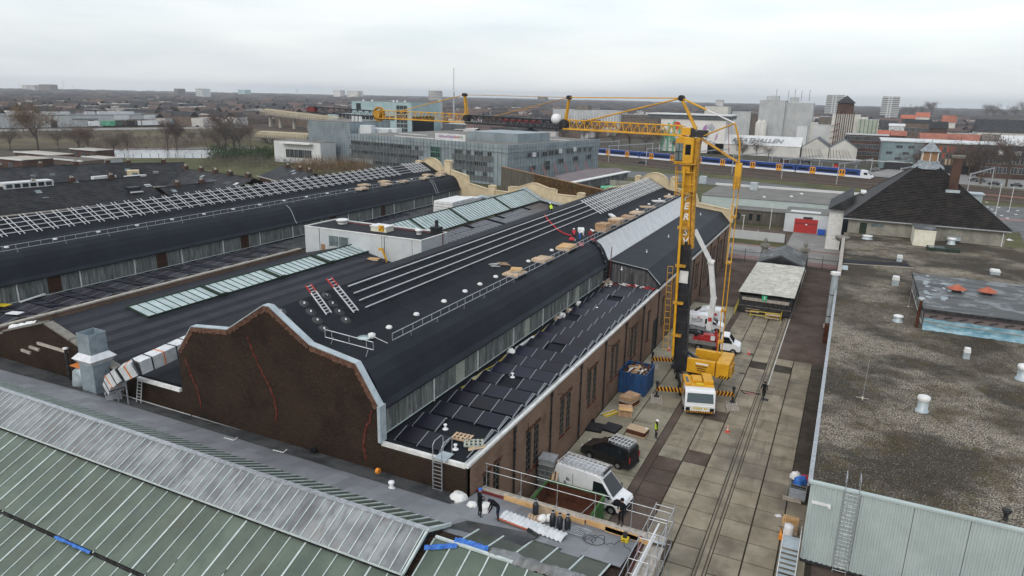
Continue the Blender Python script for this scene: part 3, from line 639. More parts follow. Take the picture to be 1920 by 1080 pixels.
b = MB(); b.box(-5.57, -5.25, 28, 137, 0, .036); b.box(-5.79, -5.66, 28, 137, 0, .036); b.box(-5.15, -5.03, 28, 137, 0, .036); build(b, 'track_bed', 'slab', yard)
for x in (-5.62, -5.20):
 b = MB(); b.box(x-.03, x+.035, 28, 137, 0, .02); build(b, 'rail', 'rail_steel', yard)
b = MB(); b.box(-5.03, -4.95, 76, 137, .03, .036); build(b, 'white_line', 'road_paint', yard)
for p, q in (((1087, 838), (1102, 810)), ((1110, 873), (1183, 888))):
 a = gz(*p, .04); c = gz(*q, .04); b = MB(); b.beam(a, c, .09, .006, up=(0, 0, 1)); build(b, 'white_line', 'road_paint', yard)
for p in ((1409, 665), (1434, 750), (1392, 700)):
 c = gz(*p, 0); b = MB(); b.box(c.x-.35, c.x+.35, c.y-.35, c.y+.35, .03, .045); build(b, 'drain_cover', 'dark_metal', yard)
sheet('street', 'asphalt_pale', -60, 45, 140.5, 158, -.03)
sheet('cycle_lane', 'red_lane', -60, 45, 140.6, 144.2, -.024)
sheet('cycle_lane', 'red_lane', -60, 45, 154.6, 156.2, -.024)
sheet('forecourt', 'asphalt_pale', -10.4, 3, 157, 182, -.015)
sheet('verge', 'grass', -60, -10.6, 156.3, 162, -.014)
b = MB()
for x in range(-40, 20, 4): b.box(x, x+1.6, 149.3, 149.42, -.027, -.02)
struct(b, 'road_marking', 'road_paint')
poly('main_road', 'asphalt', [(-160, 285), (-37, 262), (0, 236), (28, 205), (60, 215), (160, 235), (160, 262), (60, 262), (20, 262), (-30, 283), (-160, 312)], -.03)
poly('side_road', 'asphalt', [(33, 150), (47, 150), (62, 222), (42, 226)], -.024)
poly('side_road', 'asphalt', [(26, 140), (40, 140), (49, 170), (34, 170)], -.020)
poly('verge', 'grass', [(41.5, 140), (60, 140), (66, 214), (50, 214)], -.018)
poly('cycle_lane', 'red_lane', [(30, 228), (70, 232), (120, 238), (120, 241), (70, 236), (30, 232)], -.016)
b = MB()
for p in ((1775, 965), ): pass
for (px, py) in ((1893, 448), (1903, 466), (1912, 486)):
 c = gz(px, py, 0); b.box(c.x-.1, c.x+.1, c.y-1, c.y+1, -.014, -.009)
for px, py in ((1860, 392), (1866, 399), (1878, 404), (1889, 409), (1852, 388), (1873, 389), (1890, 396), (1905, 402), (1908, 395), (1850, 379)):
 c = gz(px, py, 0); b.box(c.x-.35, c.x+.35, c.y-.8, c.y+.8, -.012, -.007)
c = gz(1895, 450, 0); b.add([(c.x-.6, c.y-1.2, -.01), (c.x+.6, c.y-.2, -.01), (c.x, c.y+1.6, -.01), (c.x-.9, c.y+.4, -.01)], [(0, 1, 2, 3)])
struct(b, 'road_marking', 'road_paint')
# ================================================================== FOREGROUND HALL WITH GLAZED ROOF
fh = thing('glass_roofed_hall', 'foreground hall roofed in green glass and grey felt with a raised ridge', 'factory hall', (-35, 27.5, 0))
XL, XR = -74.0, -8.05
LR = [(27.5, 7.62), (30.1, 6.28)]     # lantern far slope
def panes(root, a0, c0, xa, xb, pitch, m, nm, t=.03, bar=.05, barm='alu_bar', thick=0, x_phase=0.0, lift=.03, barname='glazing_bar', ph=0):
 """panes lying on the slope from (y,z) a0 to (y,z) c0, side by side along x"""
 A = Vector((0, a0[0], a0[1])); Cc = Vector((0, c0[0], c0[1])); d = (Cc-A).normalized(); nn = Vector((0, -d.z, d.y))
 if nn.z < 0: nn = -nn
 n = int(round((xb-xa)/pitch)); w = pitch-bar*.6
 pm = MB(); V = Cc-A
 o = nn*lift
 pm.add([o, o+Vector((w, 0, 0)), o+V+Vector((w, 0, 0)), o+V, o-nn*t, o-nn*t+Vector((w, 0, 0)), o-nn*t+V+Vector((w, 0, 0)), o-nn*t+V], [(0, 1, 2, 3), (4, 7, 6, 5), (0, 4, 5, 1), (1, 5, 6, 2), (2, 6, 7, 3), (3, 7, 4, 0)])
 me = pm.mesh(nm, m); lo = wloc(root)
 for i in range(n):
  ob = link(nm, me, root); ob.location = Vector((xa+i*pitch+bar*.3, a0[0], a0[1]))-lo+nn*random.uniform(0, .010)
 bb = MB()
 for i in range(n+1):
  x = xa+i*pitch; k = 1.9 if thick and (i+ph) % thick == 0 else 1
  e = 1 if k > 1 or not thick else random.choice((1, 1, 1, .97, .72, .62))
  s0 = 0 if e == 1 else random.choice((0, 0, .0))
  p = A+V*s0+nn*(lift+.03); q = A+V*e+nn*(lift+.03); bb.beam((x, p.y, p.z), (x, q.y, q.z), bar*k, .05)
  if e < 1:
   p = A+V*(e+.05)+nn*(lift+.03); q = Cc+nn*(lift+.03)
   if random.random() < .8: bb.beam((x+.02, p.y, p.z), (x+.02, q.y, q.z), bar*.9, .05)
 build(bb, barname, barm, root, kind='stuff')
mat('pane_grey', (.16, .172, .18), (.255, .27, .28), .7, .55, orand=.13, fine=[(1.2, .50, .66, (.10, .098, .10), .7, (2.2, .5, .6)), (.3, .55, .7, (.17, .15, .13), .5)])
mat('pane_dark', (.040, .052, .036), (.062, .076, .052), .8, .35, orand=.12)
mat('pane_green', (.075, .104, .078), (.104, .136, .103), .5, .4, orand=.10, fine=[(.4, .48, .68, (.075, .082, .056), .6), (5, .58, .75, (.11, .13, .10), .3), (1.2, .55, .7, (.05, .078, .062), .5, (1, .2, 1))])
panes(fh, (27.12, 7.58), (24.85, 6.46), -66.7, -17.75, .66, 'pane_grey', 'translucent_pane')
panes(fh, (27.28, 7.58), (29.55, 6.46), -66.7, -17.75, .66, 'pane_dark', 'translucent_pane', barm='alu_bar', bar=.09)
b = MB(); b.beam((-66.8, 27.2, 7.66), (-17.7, 27.2, 7.66), .34, .05); b.beam((-66.8, 27.06, 7.63), (-17.7, 27.06, 7.63), .05, .08); b.beam((-66.8, 27.34, 7.63), (-17.7, 27.34, 7.63), .05, .08); build(b, 'ridge_cap', 'galv', fh)
b = MB(); b.beam((-66.8, 24.85, 6.44), (-17.7, 24.85, 6.44), .10, .10); b.beam((-17.7, 27.2, 7.62), (-17.7, 24.85, 6.5), .12, .16); b.beam((-17.7, 27.2, 7.6), (-17.7, 29.6, 6.5), .12, .2); build(b, 'lantern_edge', 'alu_bar', fh)
b = MB(); b.prismX([(24.9, 6.36), (27.2, 7.5), (29.5, 6.36), (27.2, 6.9)], -66.7, -17.8); build(b, 'lantern_body', 'dark_metal', fh)
panes(fh, (25.05, 6.22), (20.62, 4.28), -66.7+.54*0-.0, -17.54, 1.0925, 'pane_green', 'green_pane', thick=4, bar=.055, ph=1)
panes(fh, (27.4, 7.02), (20.62, 4.28), -17.4, -8.6, 1.1, 'pane_green', 'green_pane', bar=.07)
panes(fh, (20.55, 4.02), (14.0, 1.35), -66.7, -8.6, 1.0925, 'pane_green', 'green_pane', thick=4, bar=.055, ph=1)
b = MB(); b.beam((-66.7, 20.6, 4.10), (-8.6, 20.6, 4.10), .05, .24); build(b, 'tier_step', 'dark_metal', fh)
b = MB(); b.beam((-66.7, 24.9, 6.24), (-17.7, 24.9, 6.24), .12, .05); build(b, 'lantern_foot', 'dark_metal', fh)
b = MB(); b.prismX([(13.9, 1.2), (14, 1.3), (20.6, 4.0), (20.62, 4.2), (27.5, 6.98), (31, 5.9), (33.8, 5.3), (33.8, 0), (13.9, 0)], XL, XR+.05); build(b, 'hall_body', 'brick_dark', fh)
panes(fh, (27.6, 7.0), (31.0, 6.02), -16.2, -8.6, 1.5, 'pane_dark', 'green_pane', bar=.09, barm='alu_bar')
b = MB(); b.beam((-17.4, 27.5, 7.12), (-12.8, 27.5, 7.12), .16, .12); build(b, 'ridge_cap', 'alu_bar', fh)
random.seed(11)
x = -66.5; FZ = lambda y: 6.44-(y-29.5)*.222
while x < XR-.2:
 w = 1.08; cut = random.uniform(30.6, 31.8)
 yy0 = 29.5 if x < -17.5 else 31.0
 if x >= -18.4 and x < -16.2: yy0 = 28.0
 for a, c in ((yy0, cut), (cut-.06, 32.4 if x < -19.4 else 35.1)):
  b = MB(); dz = random.uniform(0, .012)
  zf = lambda y: (FZ(y) if y > 29.5 else 6.44+(29.5-y)*.2)+dz
  b.add([(x, a, zf(a)), (min(XR, x+w+.03), a, zf(a)), (min(XR, x+w+.03), c, zf(c)), (x, c, zf(c)), (x, a, zf(a)-.05), (min(XR, x+w+.03), a, zf(a)-.05), (min(XR, x+w+.03), c, zf(c)-.05), (x, c, zf(c)-.05)], [(0, 1, 2, 3), (0, 4, 5, 1), (1, 5, 6, 2), (2, 6, 7, 3), (3, 7, 4, 0)])
  build(b, 'felt_sheet', 'grey_felt', fh)
 x += w
b = MB(); b.quad((-75, 31.0, 6.22), (-53, 32.2, 5.96), (-53, 33.74, 5.62), (-75, 33.74, 5.72)); b.quad((-53, 32.2, 5.94), (-19.3, 32.2, 5.88), (-19.3, 33.74, 5.58), (-53, 33.74, 5.60)); build(b, 'old_felt', 'old_felt', fh)
b = MB(); b.box(-19.3, XR, 35.1, 35.22, 4.9, 5.35); b.box(XR-.02, XR+.1, 27.5, 35.2, 4.6, 5.3); build(b, 'roof_edge', 'red_dark', fh)
b = MB(); b.box(-19.0, XR, 33.8, 35.1, 0, 4.95); build(b, 'side_wall', 'brick_side', fh)
b = MB(); b.quad((-18.4, 28.3, 6.62), (-13.4, 29.8, 6.40), (-13.0, 31.6, 6.10), (-17.2, 30.6, 6.32)); build(b, 'moss_patch', 'old_felt', fh)
tp = thing('tarpaulin', 'crumpled blue tarpaulin on the lower ridge of the green glass roof', 'tarpaulin', (-15, 27.6, 7.2), group='tarpaulins on the ridge')
random.seed(2)
def crumple(p0, p1, w, h, m, root, nm='sheet', n=14, k=5):
 p0 = Vector(p0); p1 = Vector(p1); d = (p1-p0); s = Vector((-d.y, d.x, 0)).normalized(); vs = []; fs = []
 for i in range(n+1):
  for j in range(k+1):
   t = j/k-.5; vs.append(p0+d*(i/n)+s*t*w*random.uniform(.8, 1.15)+Vector((0, 0, h*(1-4*t*t)+random.uniform(-.3, .3)*h)))
 for i in range(n):
  for j in range(k): fs.append((i*(k+1)+j, (i+1)*(k+1)+j, (i+1)*(k+1)+j+1, i*(k+1)+j+1))
 b = MB(); b.add(vs, fs);
 return build(b, nm, m, root)
crumple((-16.3, 27.7, 7.1), (-14.4, 27.9, 7.05), .45, .2, 'blue_tarp', tp)
crumple((-17.6, 26.7, 6.85), (-16.0, 27.4, 7.05), .35, .15, 'blue_tarp', tp)
tp2 = thing('tarpaulin', 'grey translucent tarpaulin draped along the ridge behind the blue one', 'tarpaulin', (-12, 27.6, 7.2), group='tarpaulins on the ridge')
crumple((-14.2, 27.8, 7.0), (-8.8, 28.0, 6.95), .9, .3, 'pane_grey', tp2, n=26)
tp3 = thing('tarpaulin', 'thin blue strip of tarpaulin under the upper tier of green panes at lower left', 'tarpaulin', (-40, 20.6, 4.2), group='tarpaulins on the ridge')
a = gz(104, 1007, 4.25); c = gz(170, 1037, 4.2); crumple(a, c, .22, .08, 'blue_tarp', tp3)
# ================================================================== RIGHT BUILDING: gravel roof
RZ = 6.0
rb = thing('gravel_roof_building', 'low building at right with mossy gravel flat roof and pale ribbed end wall', 'building', (15, 100, 0))
b = MB(); b.box(.55, 34, 45.25, 147.2, 0, RZ-.12); build(b, 'walls', 'brick_side', rb)
b = MB(); n = 12
b.quad((.45, 45.2, RZ), (34, 45.2, RZ), (34, 147.4, RZ), (.45, 147.4, RZ)); build(b, 'gravel_roof', 'gravel_roof', rb)
b = MB(); b.box(.22, .34, 45.1, 139.5, RZ-.25, RZ+.10); b.box(.28, .5, 45.1, 139.5, RZ-.1, RZ+.04); build(b, 'roof_edge', 'galv', rb)
for (p, q, w) in (((1577, 489), (1705, 497), 2.3), ((1578, 476), (1702, 491), .6), ((1560, 448), (1700, 452), .25)):
 a = gz(*p, RZ+.012); c = gz(*q, RZ+.012); b = MB(); b.beam(a, c, w, .02, up=(0, 0, 1)); build(b, 'felt_strip', 'membrane', rb)
a = gz(1580, 494, RZ); c = gz(1712, 503, RZ); b = MB(); b.beam(a+Vector((0, 0, .03)), c+Vector((0, 0, .03)), .16, .05); build(b, 'joint_flashing', 'wood_grey', rb)
b = MB(); c = gz(1583, 502, RZ); b.box(c.x-.9, c.x+.5, c.y-1.6, c.y+1.6, RZ+.02, RZ+.05); build(b, 'felt_strip', 'zinc', rb)
random.seed(21)   # loose gravel stones and moss tufts large enough to catch light, near part of the roof
b = MB()
for i in range(4200):
 x = random.uniform(.6, 16); y = 45.3+random.random()**1.7*45; r = random.uniform(.02, .045)
 if 9.4 < x < 19 and 85.5 < y < 100: continue
 b.mat(random.choice((0, 0, 1, 2)))
 z = RZ; b.add([(x-r, y-r, z), (x+r, y-r*.7, z), (x+r*.8, y+r, z), (x-r*.6, y+r*.8, z), (x, y, z+r*1.1)], [(0, 1, 4), (1, 2, 4), (2, 3, 4), (3, 0, 4)])
build(b, 'gravel', ['gravel_far', 'stone_urn', 'concrete_wall'], rb, kind='stuff')
CZ = RZ+.12
for i in range(9):
 x0 = .42+i*3.0; b = MB(); b.corr((x0, 45.12), (x0+2.97, 45.12), .3, CZ-.1, .30, .06, (0, -1, 0)); build(b, 'cladding_sheet', 'clad_mint', rb)
b = MB(); b.box(.30, 28, 44.98, 45.32, CZ-.12, CZ+.03); build(b, 'coping', 'clad_mint', rb)
b = MB(); b.box(.42, 28, 45.02, 45.1, .12, .3); build(b, 'base_trim', 'dark_metal', rb)
b = MB(); b.box(.62, 1.75, 45.0, 45.06, 4.6, 4.8); b.box(1.6, 1.78, 44.9, 45.02, 4.55, 4.72); build(b, 'wall_lamp', 'white_flat', rb)
ld = thing('cage_ladder', 'galvanised caged ladder up the pale ribbed end wall', 'ladder', (2.9, 44.8, 0))
b = MB(); xl0, xl1 = 2.45, 3.25
for x in (xl0, xl1): b.tube([(x, 44.82, .1), (x, 44.82, CZ+.9), (x, 45.3, CZ+1.0), (x, 45.9, CZ+.9), (x, 45.9, CZ)], .028, 5)
build(b, 'rail', 'galv', ld)
rm = MB(); rm.tube([(xl0-2.9, 0, 0), (xl1-2.9, 0, 0)], .018, 5); rme = rm.mesh('rung', 'galv')
for k in range(22): o = link('rung', rme, ld); o.location = (0, .02, .3+k*.28)
for k in range(8):
 z = 1.2+k*.72; b = MB(); b.tube([((xl0+xl1)/2+.48*math.cos(a), 44.82-.62*math.sin(a), z) for a in [PI*i/8 for i in range(9)]], .018, 4); build(b, 'hoop', 'galv', ld)
b = MB()
for i in (1, 3, 5, 7): a = PI*i/8; x = (xl0+xl1)/2+.48*math.cos(a); y = 44.82-.62*math.sin(a); b.tube([(x, y, 1.2), (x, y, 6.3)], .014, 4)
build(b, 'cage_bar', 'galv', ld)
pp = thing('blue_pipe', 'fat grey blue vent pipe with white cap on the wall of the gravel roofed building', 'pipe', (.1, 99, 0))
b = MB(); b.tube([(.05, 99.5, 1.0), (.05, 99.5, 8.0)], .42, 12); build(b, 'pipe', 'zinc', pp)
b = MB(); b.tube([(.05, 99.5, 8.0), (.05, 99.5, 8.35)], .62, 12); build(b, 'cap', 'white_flat', pp)
b = MB(); b.tube([(.05, 99.5, 1.0), (.05, 99.5, .55)], .6, 12); build(b, 'foot', 'wood_grey', pp)
for z in (2.2, 5.2): b = MB(); b.tube([(.05, 99.5, z), (.05, 99.5, z+.1)], .46, 12); build(b, 'collar', 'dark_metal', pp)
b = MB(); b.box(.25, .75, 108, 139.6, RZ, RZ+.5); build(b, 'parapet', 'wood_grey', rb)
b = MB(); b.lathe((.3, 139.2, RZ-.3), [(.9, 0), (1.25, .5), (1.3, .8), (1.0, .85), (0, .8)], 12); build(b, 'corner_stone', 'stone_urn', rb)
for y in (112, 104.5, 94):
 b = MB(); b.box(-.35, .5, y, y+1.3, .2, 2.4); build(b, 'wall_box', 'rust', rb)
def on_roof(px, py): c = gz(px, py, RZ); return (c.x, c.y, RZ)
V = 0
def vent(px, py, r, h, label, kind=0, m='white_flat'):
 c = on_roof(px, py); t = thing('roof_vent', label, 'roof vent', c, group='vents on the gravel roof')
 b = MB()
 if kind == 0: b.lathe((0, 0, 0), [(r*1.25, 0), (r*1.25, .12), (r, .16), (r, h*.7)], 14); build(b, 'base', 'zinc', t, True); b = MB(); b.lathe((0, 0, h*.7), [(r*1.1, 0), (r*1.25, h*.12), (r*1.1, h*.24), (r*.6, h*.3), (0, h*.3)], 14); build(b, 'cap', m, t, True)
 elif kind == 1: b.box(-r, r, -r, r, 0, h*.6); build(b, 'base', 'zinc', t, True); b = MB(); b.prismY([(-r*1.1, h*.6), (r*1.1, h*.6), (r*.9, h), (-r*.9, h)], -r*1.1, r*1.1); build(b, 'cap', m, t, True)
 elif kind == 2: b.lathe((0, 0, 0), [(r*1.3, 0), (r, .1), (r, h*.4), (r*.4, h*.75), (0, h*.8)], 12); build(b, 'cap', m, t, True); b = MB(); b.tube([(0, 0, h*.7), (0, 0, h)], r*.25, 6); build(b, 'stub', m, t, True)
 elif kind == 3: b.lathe((0, 0, 0), [(r*.6, 0), (r*.6, h*.6)], 8); build(b, 'stem', 'dark_metal', t, True); b = MB(); b.lathe((0, 0, h*.6), [(r*.7, 0), (r*1.3, h*.35), (0, h*.35)], 8); build(b, 'cowl', 'dark_metal', t, True)
 return t
vent(1728, 771, .40, 1.4, 'large white lidded vent standing alone on the near gravel', 0)
vent(1811, 672, .26, 1.1, 'slim white capped vent beside a moss patch right of centre', 1)
vent(1683, 603, .45, .8, 'squat white capped vent on a felt patch left of the blue tarp shed', 0)
vent(1678, 535, .42, 1.3, 'square white topped vent left of the mossy rooftop room', 1)
vent(1686, 490, .38, 1.0, 'small white topped vent on the dark felt strip', 1)
vent(1626, 448, .75, .7, 'wide round white vent nearest the tiled house', 0)
vent(1783, 458, .6, 1.2, 'domed white vent right of the cream cabinet', 0)
vent(1865, 514, .6, .7, 'white box vent on the dark felt behind the rooftop room', 1)
vent(1917, 712, .5, 1.5, 'white lidded vent cut by the right edge of the picture', 0)
vent(1884, 976, .22, .75, 'black cowl vent near the pale end wall coping', 3)
for px, py, l in ((1703, 575, 'small white pipe stub by the corner of the blue tarp shed'), (1617, 747, 'white lightning rod foot lying on the near gravel')):
 c = on_roof(px, py); t = thing('rod_foot', l, 'roof fitting', c); b = MB(); b.box(-.5, .5, -.04, .04, .02, .06); b.box(-.04, .04, -.5, .5, .02, .06); b.lathe((0, 0, 0), [(.12, 0), (.10, .15), (0, .18)], 8); build(b, 'cross', 'wood_grey', t, True)
 b = MB(); b.tube([(0, 0, 0), (.05, .05, 3.5)], .02, 4); build(b, 'rod', 'galv', t, True)
c = gz(1713, 460, RZ); t = thing('roof_cabinet', 'tall cream box cabinet with grey lid in front of the tiled roof', 'cabinet', (c.x, c.y, RZ))
b = MB(); b.box(-.2, 3.1, 0, 6.0, 0, 2.9); build(b, 'body', 'ivory', t, True); b = MB(); b.box(-.28, 3.18, -.08, 6.08, 2.9, 3.05); build(b, 'lid', 'felt_grey', t, True)
b = MB(); b.box(-.02, -.0+3.12, -.06, -.02, 2.6, 2.75); build(b, 'trim', 'ivory', t, True)
c = gz(1770, 470, RZ); t = thing('roof_hatch', 'long dark framed hatch lying by the cream cabinet', 'roof hatch', (c.x, c.y, RZ)); b = MB(); b.box(-2.6, 2.2, -1.2, 1.2, 0, .5); build(b, 'frame', 'dark_green', t, True); b = MB(); b.box(-2.4, 0, -1, 1, .5, .56); build(b, 'glass', 'glass_sky', t, True)
c = gz(1787, 455, RZ); t = thing('roof_hatch', 'pale angled roof hatch with dark opening against the grey wall', 'roof hatch', (c.x, c.y, RZ)); b = MB(); b.prismX([(-.2, .4), (6, .4), (6, 1.5), (-.2, .9)], -1.1, 1.1); build(b, 'hood', 'zinc', t, True); b = MB(); b.box(-1, 1, -.15, 0, 0, .4); build(b, 'opening', 'dark_metal', t, True)
c = gz(1673, 440, RZ); t = thing('tub', 'yellow plastic tub against the grey wall of the tiled house', 'tub', (c.x, c.y, RZ)); b = MB(); b.lathe((0, 0, 0), [(.8, 0), (1.0, .3), (1.0, .9), (.5, 1.05), (0, 1.1)], 10); build(b, 'drum', 'yellow_bar', t, True)
rm_ = thing('rooftop_room', 'flat roofed rooftop room with blue tarpaulin along its front wall', 'rooftop room', (14, 93, RZ))
X0, X1, Y0_, Y1_, ZT = 9.5, 21.5, 86.0, 104.0, 8.35
b = MB(); b.box(X0, X1, Y0_, Y1_, RZ, ZT-.1); build(b, 'walls', 'roof_purple', rm_)
b = MB(); b.box(X0-.25, X1+.25, Y0_-.35, Y1_+.2, ZT-.12, ZT+.06); build(b, 'flat_roof', 'felt_grey', rm_)
b = MB(); b.box(X0-.3, X1+.3, Y0_-.42, Y0_-.36, ZT-.2, ZT+.1); b.box(X0-.32, X0-.26, Y0_-.4, Y1_+.2, ZT-.2, ZT+.1); build(b, 'roof_edge', 'dark_metal', rm_)
for k in range(6):
 y = Y0_+1+k*2.8; b = MB(); b.box(X0-.05, X0-.01, y, y+2.4, 6.4, 7.9); w_ = build(b, 'window', 'glass_sky', rm_); b = MB(); b.box(X0-.08, X0-.055, y-.1, y+2.5, 7.9, 8.0); b.box(X0-.08, X0-.055, y-.1, y+2.5, 6.3, 6.4); b.box(X0-.08, X0-.055, y-.1, y, 6.4, 7.9); build(b, 'window_frame', 'white_trim', w_)
b = MB(); n = 26; vs = []; random.seed(4)
for i in range(n+1):
 x = X0-.02+(X1-X0)*i/n
 for z, o in ((6.02, .28), (6.35, .12), (6.95, .08), (7.3, .06)): vs.append((x, Y0_-o-random.uniform(.0, .07), z+random.uniform(-.04, .04)))
b.add(vs, [(i*4+j, (i+1)*4+j, (i+1)*4+j+1, i*4+j+1) for i in range(n) for j in range(3)]); build(b, 'blue_tarpaulin', 'cyan_tarp', rm_)
for k in range(9):
 x = X0+.7+k*1.4; b = MB(); b.beam((x, Y0_-.12, 7.6), (x+.55, Y0_-.14, 7.75), .07, .07); b.beam((x, Y0_-.12, 7.6), (x-.2, Y0_-.13, 7.5), .09, .09); build(b, 'strap', 'dark_metal', rm_)
b = MB(); b.beam((X0, Y0_-.2, 7.0), (X1, Y0_-.2, 6.75), .06, .06); b.beam((X0+.4, Y0_-.2, 7.0), (X0+3, Y0_-.25, 6.2), .04, .04); build(b, 'batten', 'wood_grey', rm_)
b = MB(); b.tube([(X0-.55, Y0_+.5, RZ), (X0-.5, Y0_+.5, 9.1)], .17, 8); build(b, 'flue', 'rust', rm_); b = MB(); b.lathe((X0-.5, Y0_+.5, 9.1), [(.3, 0), (.42, .2), (.3, .35), (0, .4)], 10); build(b, 'flue_cap', 'galv', rm_)
random.seed(8)
b = MB()
for k in range(26):
 x = random.uniform(X0+.3, X0+4.5); y = random.uniform(Y0_+3, Y1_-.5); w = random.uniform(.3, .9); b.box(x, x+w, y, y+random.uniform(.3, 1.1), ZT+.06, ZT+.066+.0006*k)
build(b, 'puddle', 'glass_sky', rm_, kind='stuff')
for i, (px, py) in enumerate(((1793, 548), (1850, 553))):
 c = gz(px, py, ZT); t = thing('hood_vent', ('terracotta pyramid hood vent, left of the two on the rooftop room', 'terracotta pyramid hood vent, right of the two on the rooftop room')[i], 'roof vent', (c.x, c.y, ZT), group='terracotta hoods')
 b = MB(); b.box(-.45, .45, -.45, .45, 0, .45); build(b, 'base', 'dark_metal', t, True)
 b = MB(); b.lathe((0, 0, .42), [(1.05, 0), (1.0, .1), (.12, .55), (0, .6)], 6); build(b, 'hood', 'terracotta', t, True)
ph = thing('tiled_house', 'broad house with dark tiled pyramid roof, cupola and tall brick chimney', 'house', (13, 160, 0))
HX0, HX1, HY0, HY1, HZ = 1.0, 26.3, 147.4, 172.5, 8.85
b = MB(); b.box(HX0, HX1, HY0, HY1, 0, HZ); build(b, 'walls', 'plaster', ph)
b = MB(); b.box(HX0-1, HX1+.6, HY0-.75, HY1+.6, HZ-.25, HZ); build(b, 'eave_board', 'wood_grey', ph)
b = MB(); b.box(HX0-1.05, HX1+.65, HY0-.92, HY0-.78, HZ-.16, HZ+.02); build(b, 'gutter', 'galv', ph)
E_ = [(HX0-1, HY0-.75, HZ), (HX1+.6, HY0-.75, HZ), (HX1+.6, HY1+.6, HZ), (HX0-1, HY1+.6, HZ)]; T_ = [(11.7, 158.5, 18.2), (15.5, 158.5, 18.2), (15.5, 162.3, 18.2), (11.7, 162.3, 18.2)]
for nm, i, j in (('roof', 0, 1), ('roof', 1, 2), ('roof', 2, 3), ('roof', 3, 0)):
 b = MB(); A, B_, D, C_ = Vector(E_[i]), Vector(E_[j]), Vector(T_[i]), Vector(T_[j]); n = 36
 for k in range(n):   # one overlapping course of tiles after another
  t0, t1 = k/n, (k+1)/n; nn = (B_-A).cross(D-A).normalized()
  nn = nn if nn.z > 0 else -nn
  p, q = A.lerp(D, t0), B_.lerp(C_, t0); r, s = B_.lerp(C_, t1), A.lerp(D, t1)
  b.add([p+nn*.17, q+nn*.17, r+nn*.01, s+nn*.01, p, q], [(0, 1, 2, 3), (4, 5, 1, 0)])
 build(b, nm, 'tile_dark', ph)
b = MB()
for i in range(4): b.tube([Vector(E_[i])+Vector((0, 0, .1)), Vector(T_[i])+Vector((0, 0, .12))], .14, 6)
build(b, 'hip_tiles', 'tile_far', ph)
b = MB(); b.lathe((13.6, 160.4, 18.0), [(2.9, 0), (2.6, .5), (2.0, .9), (1.9, 1.5)], 8); build(b, 'cupola_base', 'lead', ph)
b = MB(); b.box(12.35, 14.85, 159.2, 161.6, 19.4, 21.3); build(b, 'cupola', 'timber_old', ph)
b = MB()
for x in (12.3, 13.6, 14.9): b.box(x-.08, x+.08, 159.1, 159.25, 19.4, 21.3)
for y in (160.4, 161.6): b.box(12.22, 12.36, y-.08, y+.08, 19.4, 21.3)
build(b, 'cupola_post', 'white_trim', ph)
b = MB(); b.add([(11.9, 158.7, 21.3), (15.3, 158.7, 21.3), (15.3, 162.1, 21.3), (11.9, 162.1, 21.3), (13.6, 160.4, 23.3)], [(0, 1, 4), (1, 2, 4), (2, 3, 4), (3, 0, 4), (3, 2, 1, 0)]); b.tube([(13.6, 160.4, 23.2), (13.6, 160.4, 24)], .05, 5); build(b, 'cupola_roof', 'lead', ph)
ch = MB(); ch.box(17.0, 18.5, 153.8, 155.0, 13.0, 20.6); build(ch, 'chimney', 'brick_far', ph)
ch = MB(); ch.box(16.8, 18.7, 153.6, 155.2, 20.6, 20.9); ch.box(16.65, 18.85, 153.45, 155.35, 20.9, 21.1); build(ch, 'chimney_cap', 'stone_urn', ph)
ch = MB(); ch.box(16.6, 18.9, 153.3, 155.2, 14.25, 14.75); build(ch, 'chimney_flashing', 'zinc', ph)
b = MB(); b.box(3.0, 6.4, 165.5, 170, 8.9, 11.6); b.box(2.6, 6.8, 165.2, 170.2, 11.6, 11.9); build(b, 'dormer', 'white_flat', ph)
b = MB(); b.box(21.4, 24.4, 165.5, 168.6, 9.5, 12.9); b.box(21.1, 24.7, 165.2, 168.9, 12.9, 13.15); build(b, 'dormer', 'zinc', ph)
b = MB(); b.box(-2.8, HX0-1.05, 160, 176, 0, 8.6); build(b, 'wing', 'white_flat', ph)
b = MB(); b.prismY([(-3.2, 8.6), (HX0+.3, 8.6), (HX0+.3, 11.8)], 158.8, 176.5); build(b, 'wing_roof', 'tile_far', ph)
b = MB(); b.box(3.0, 4.2, HY0-.05, HY0-.01, 6, 8.1); build(b, 'door', 'dark_green', ph)
b = MB(); b.box(4.9, 7.0, HY0-.05, HY0-.01, 7.5, 8.2); w_ = build(b, 'window', 'glass_sky', ph)
b = MB(); b.tube([(25.9, HY0-.2, 6), (25.9, HY0-.2, 8.7)], .09, 6); build(b, 'downpipe', 'white_trim', ph)
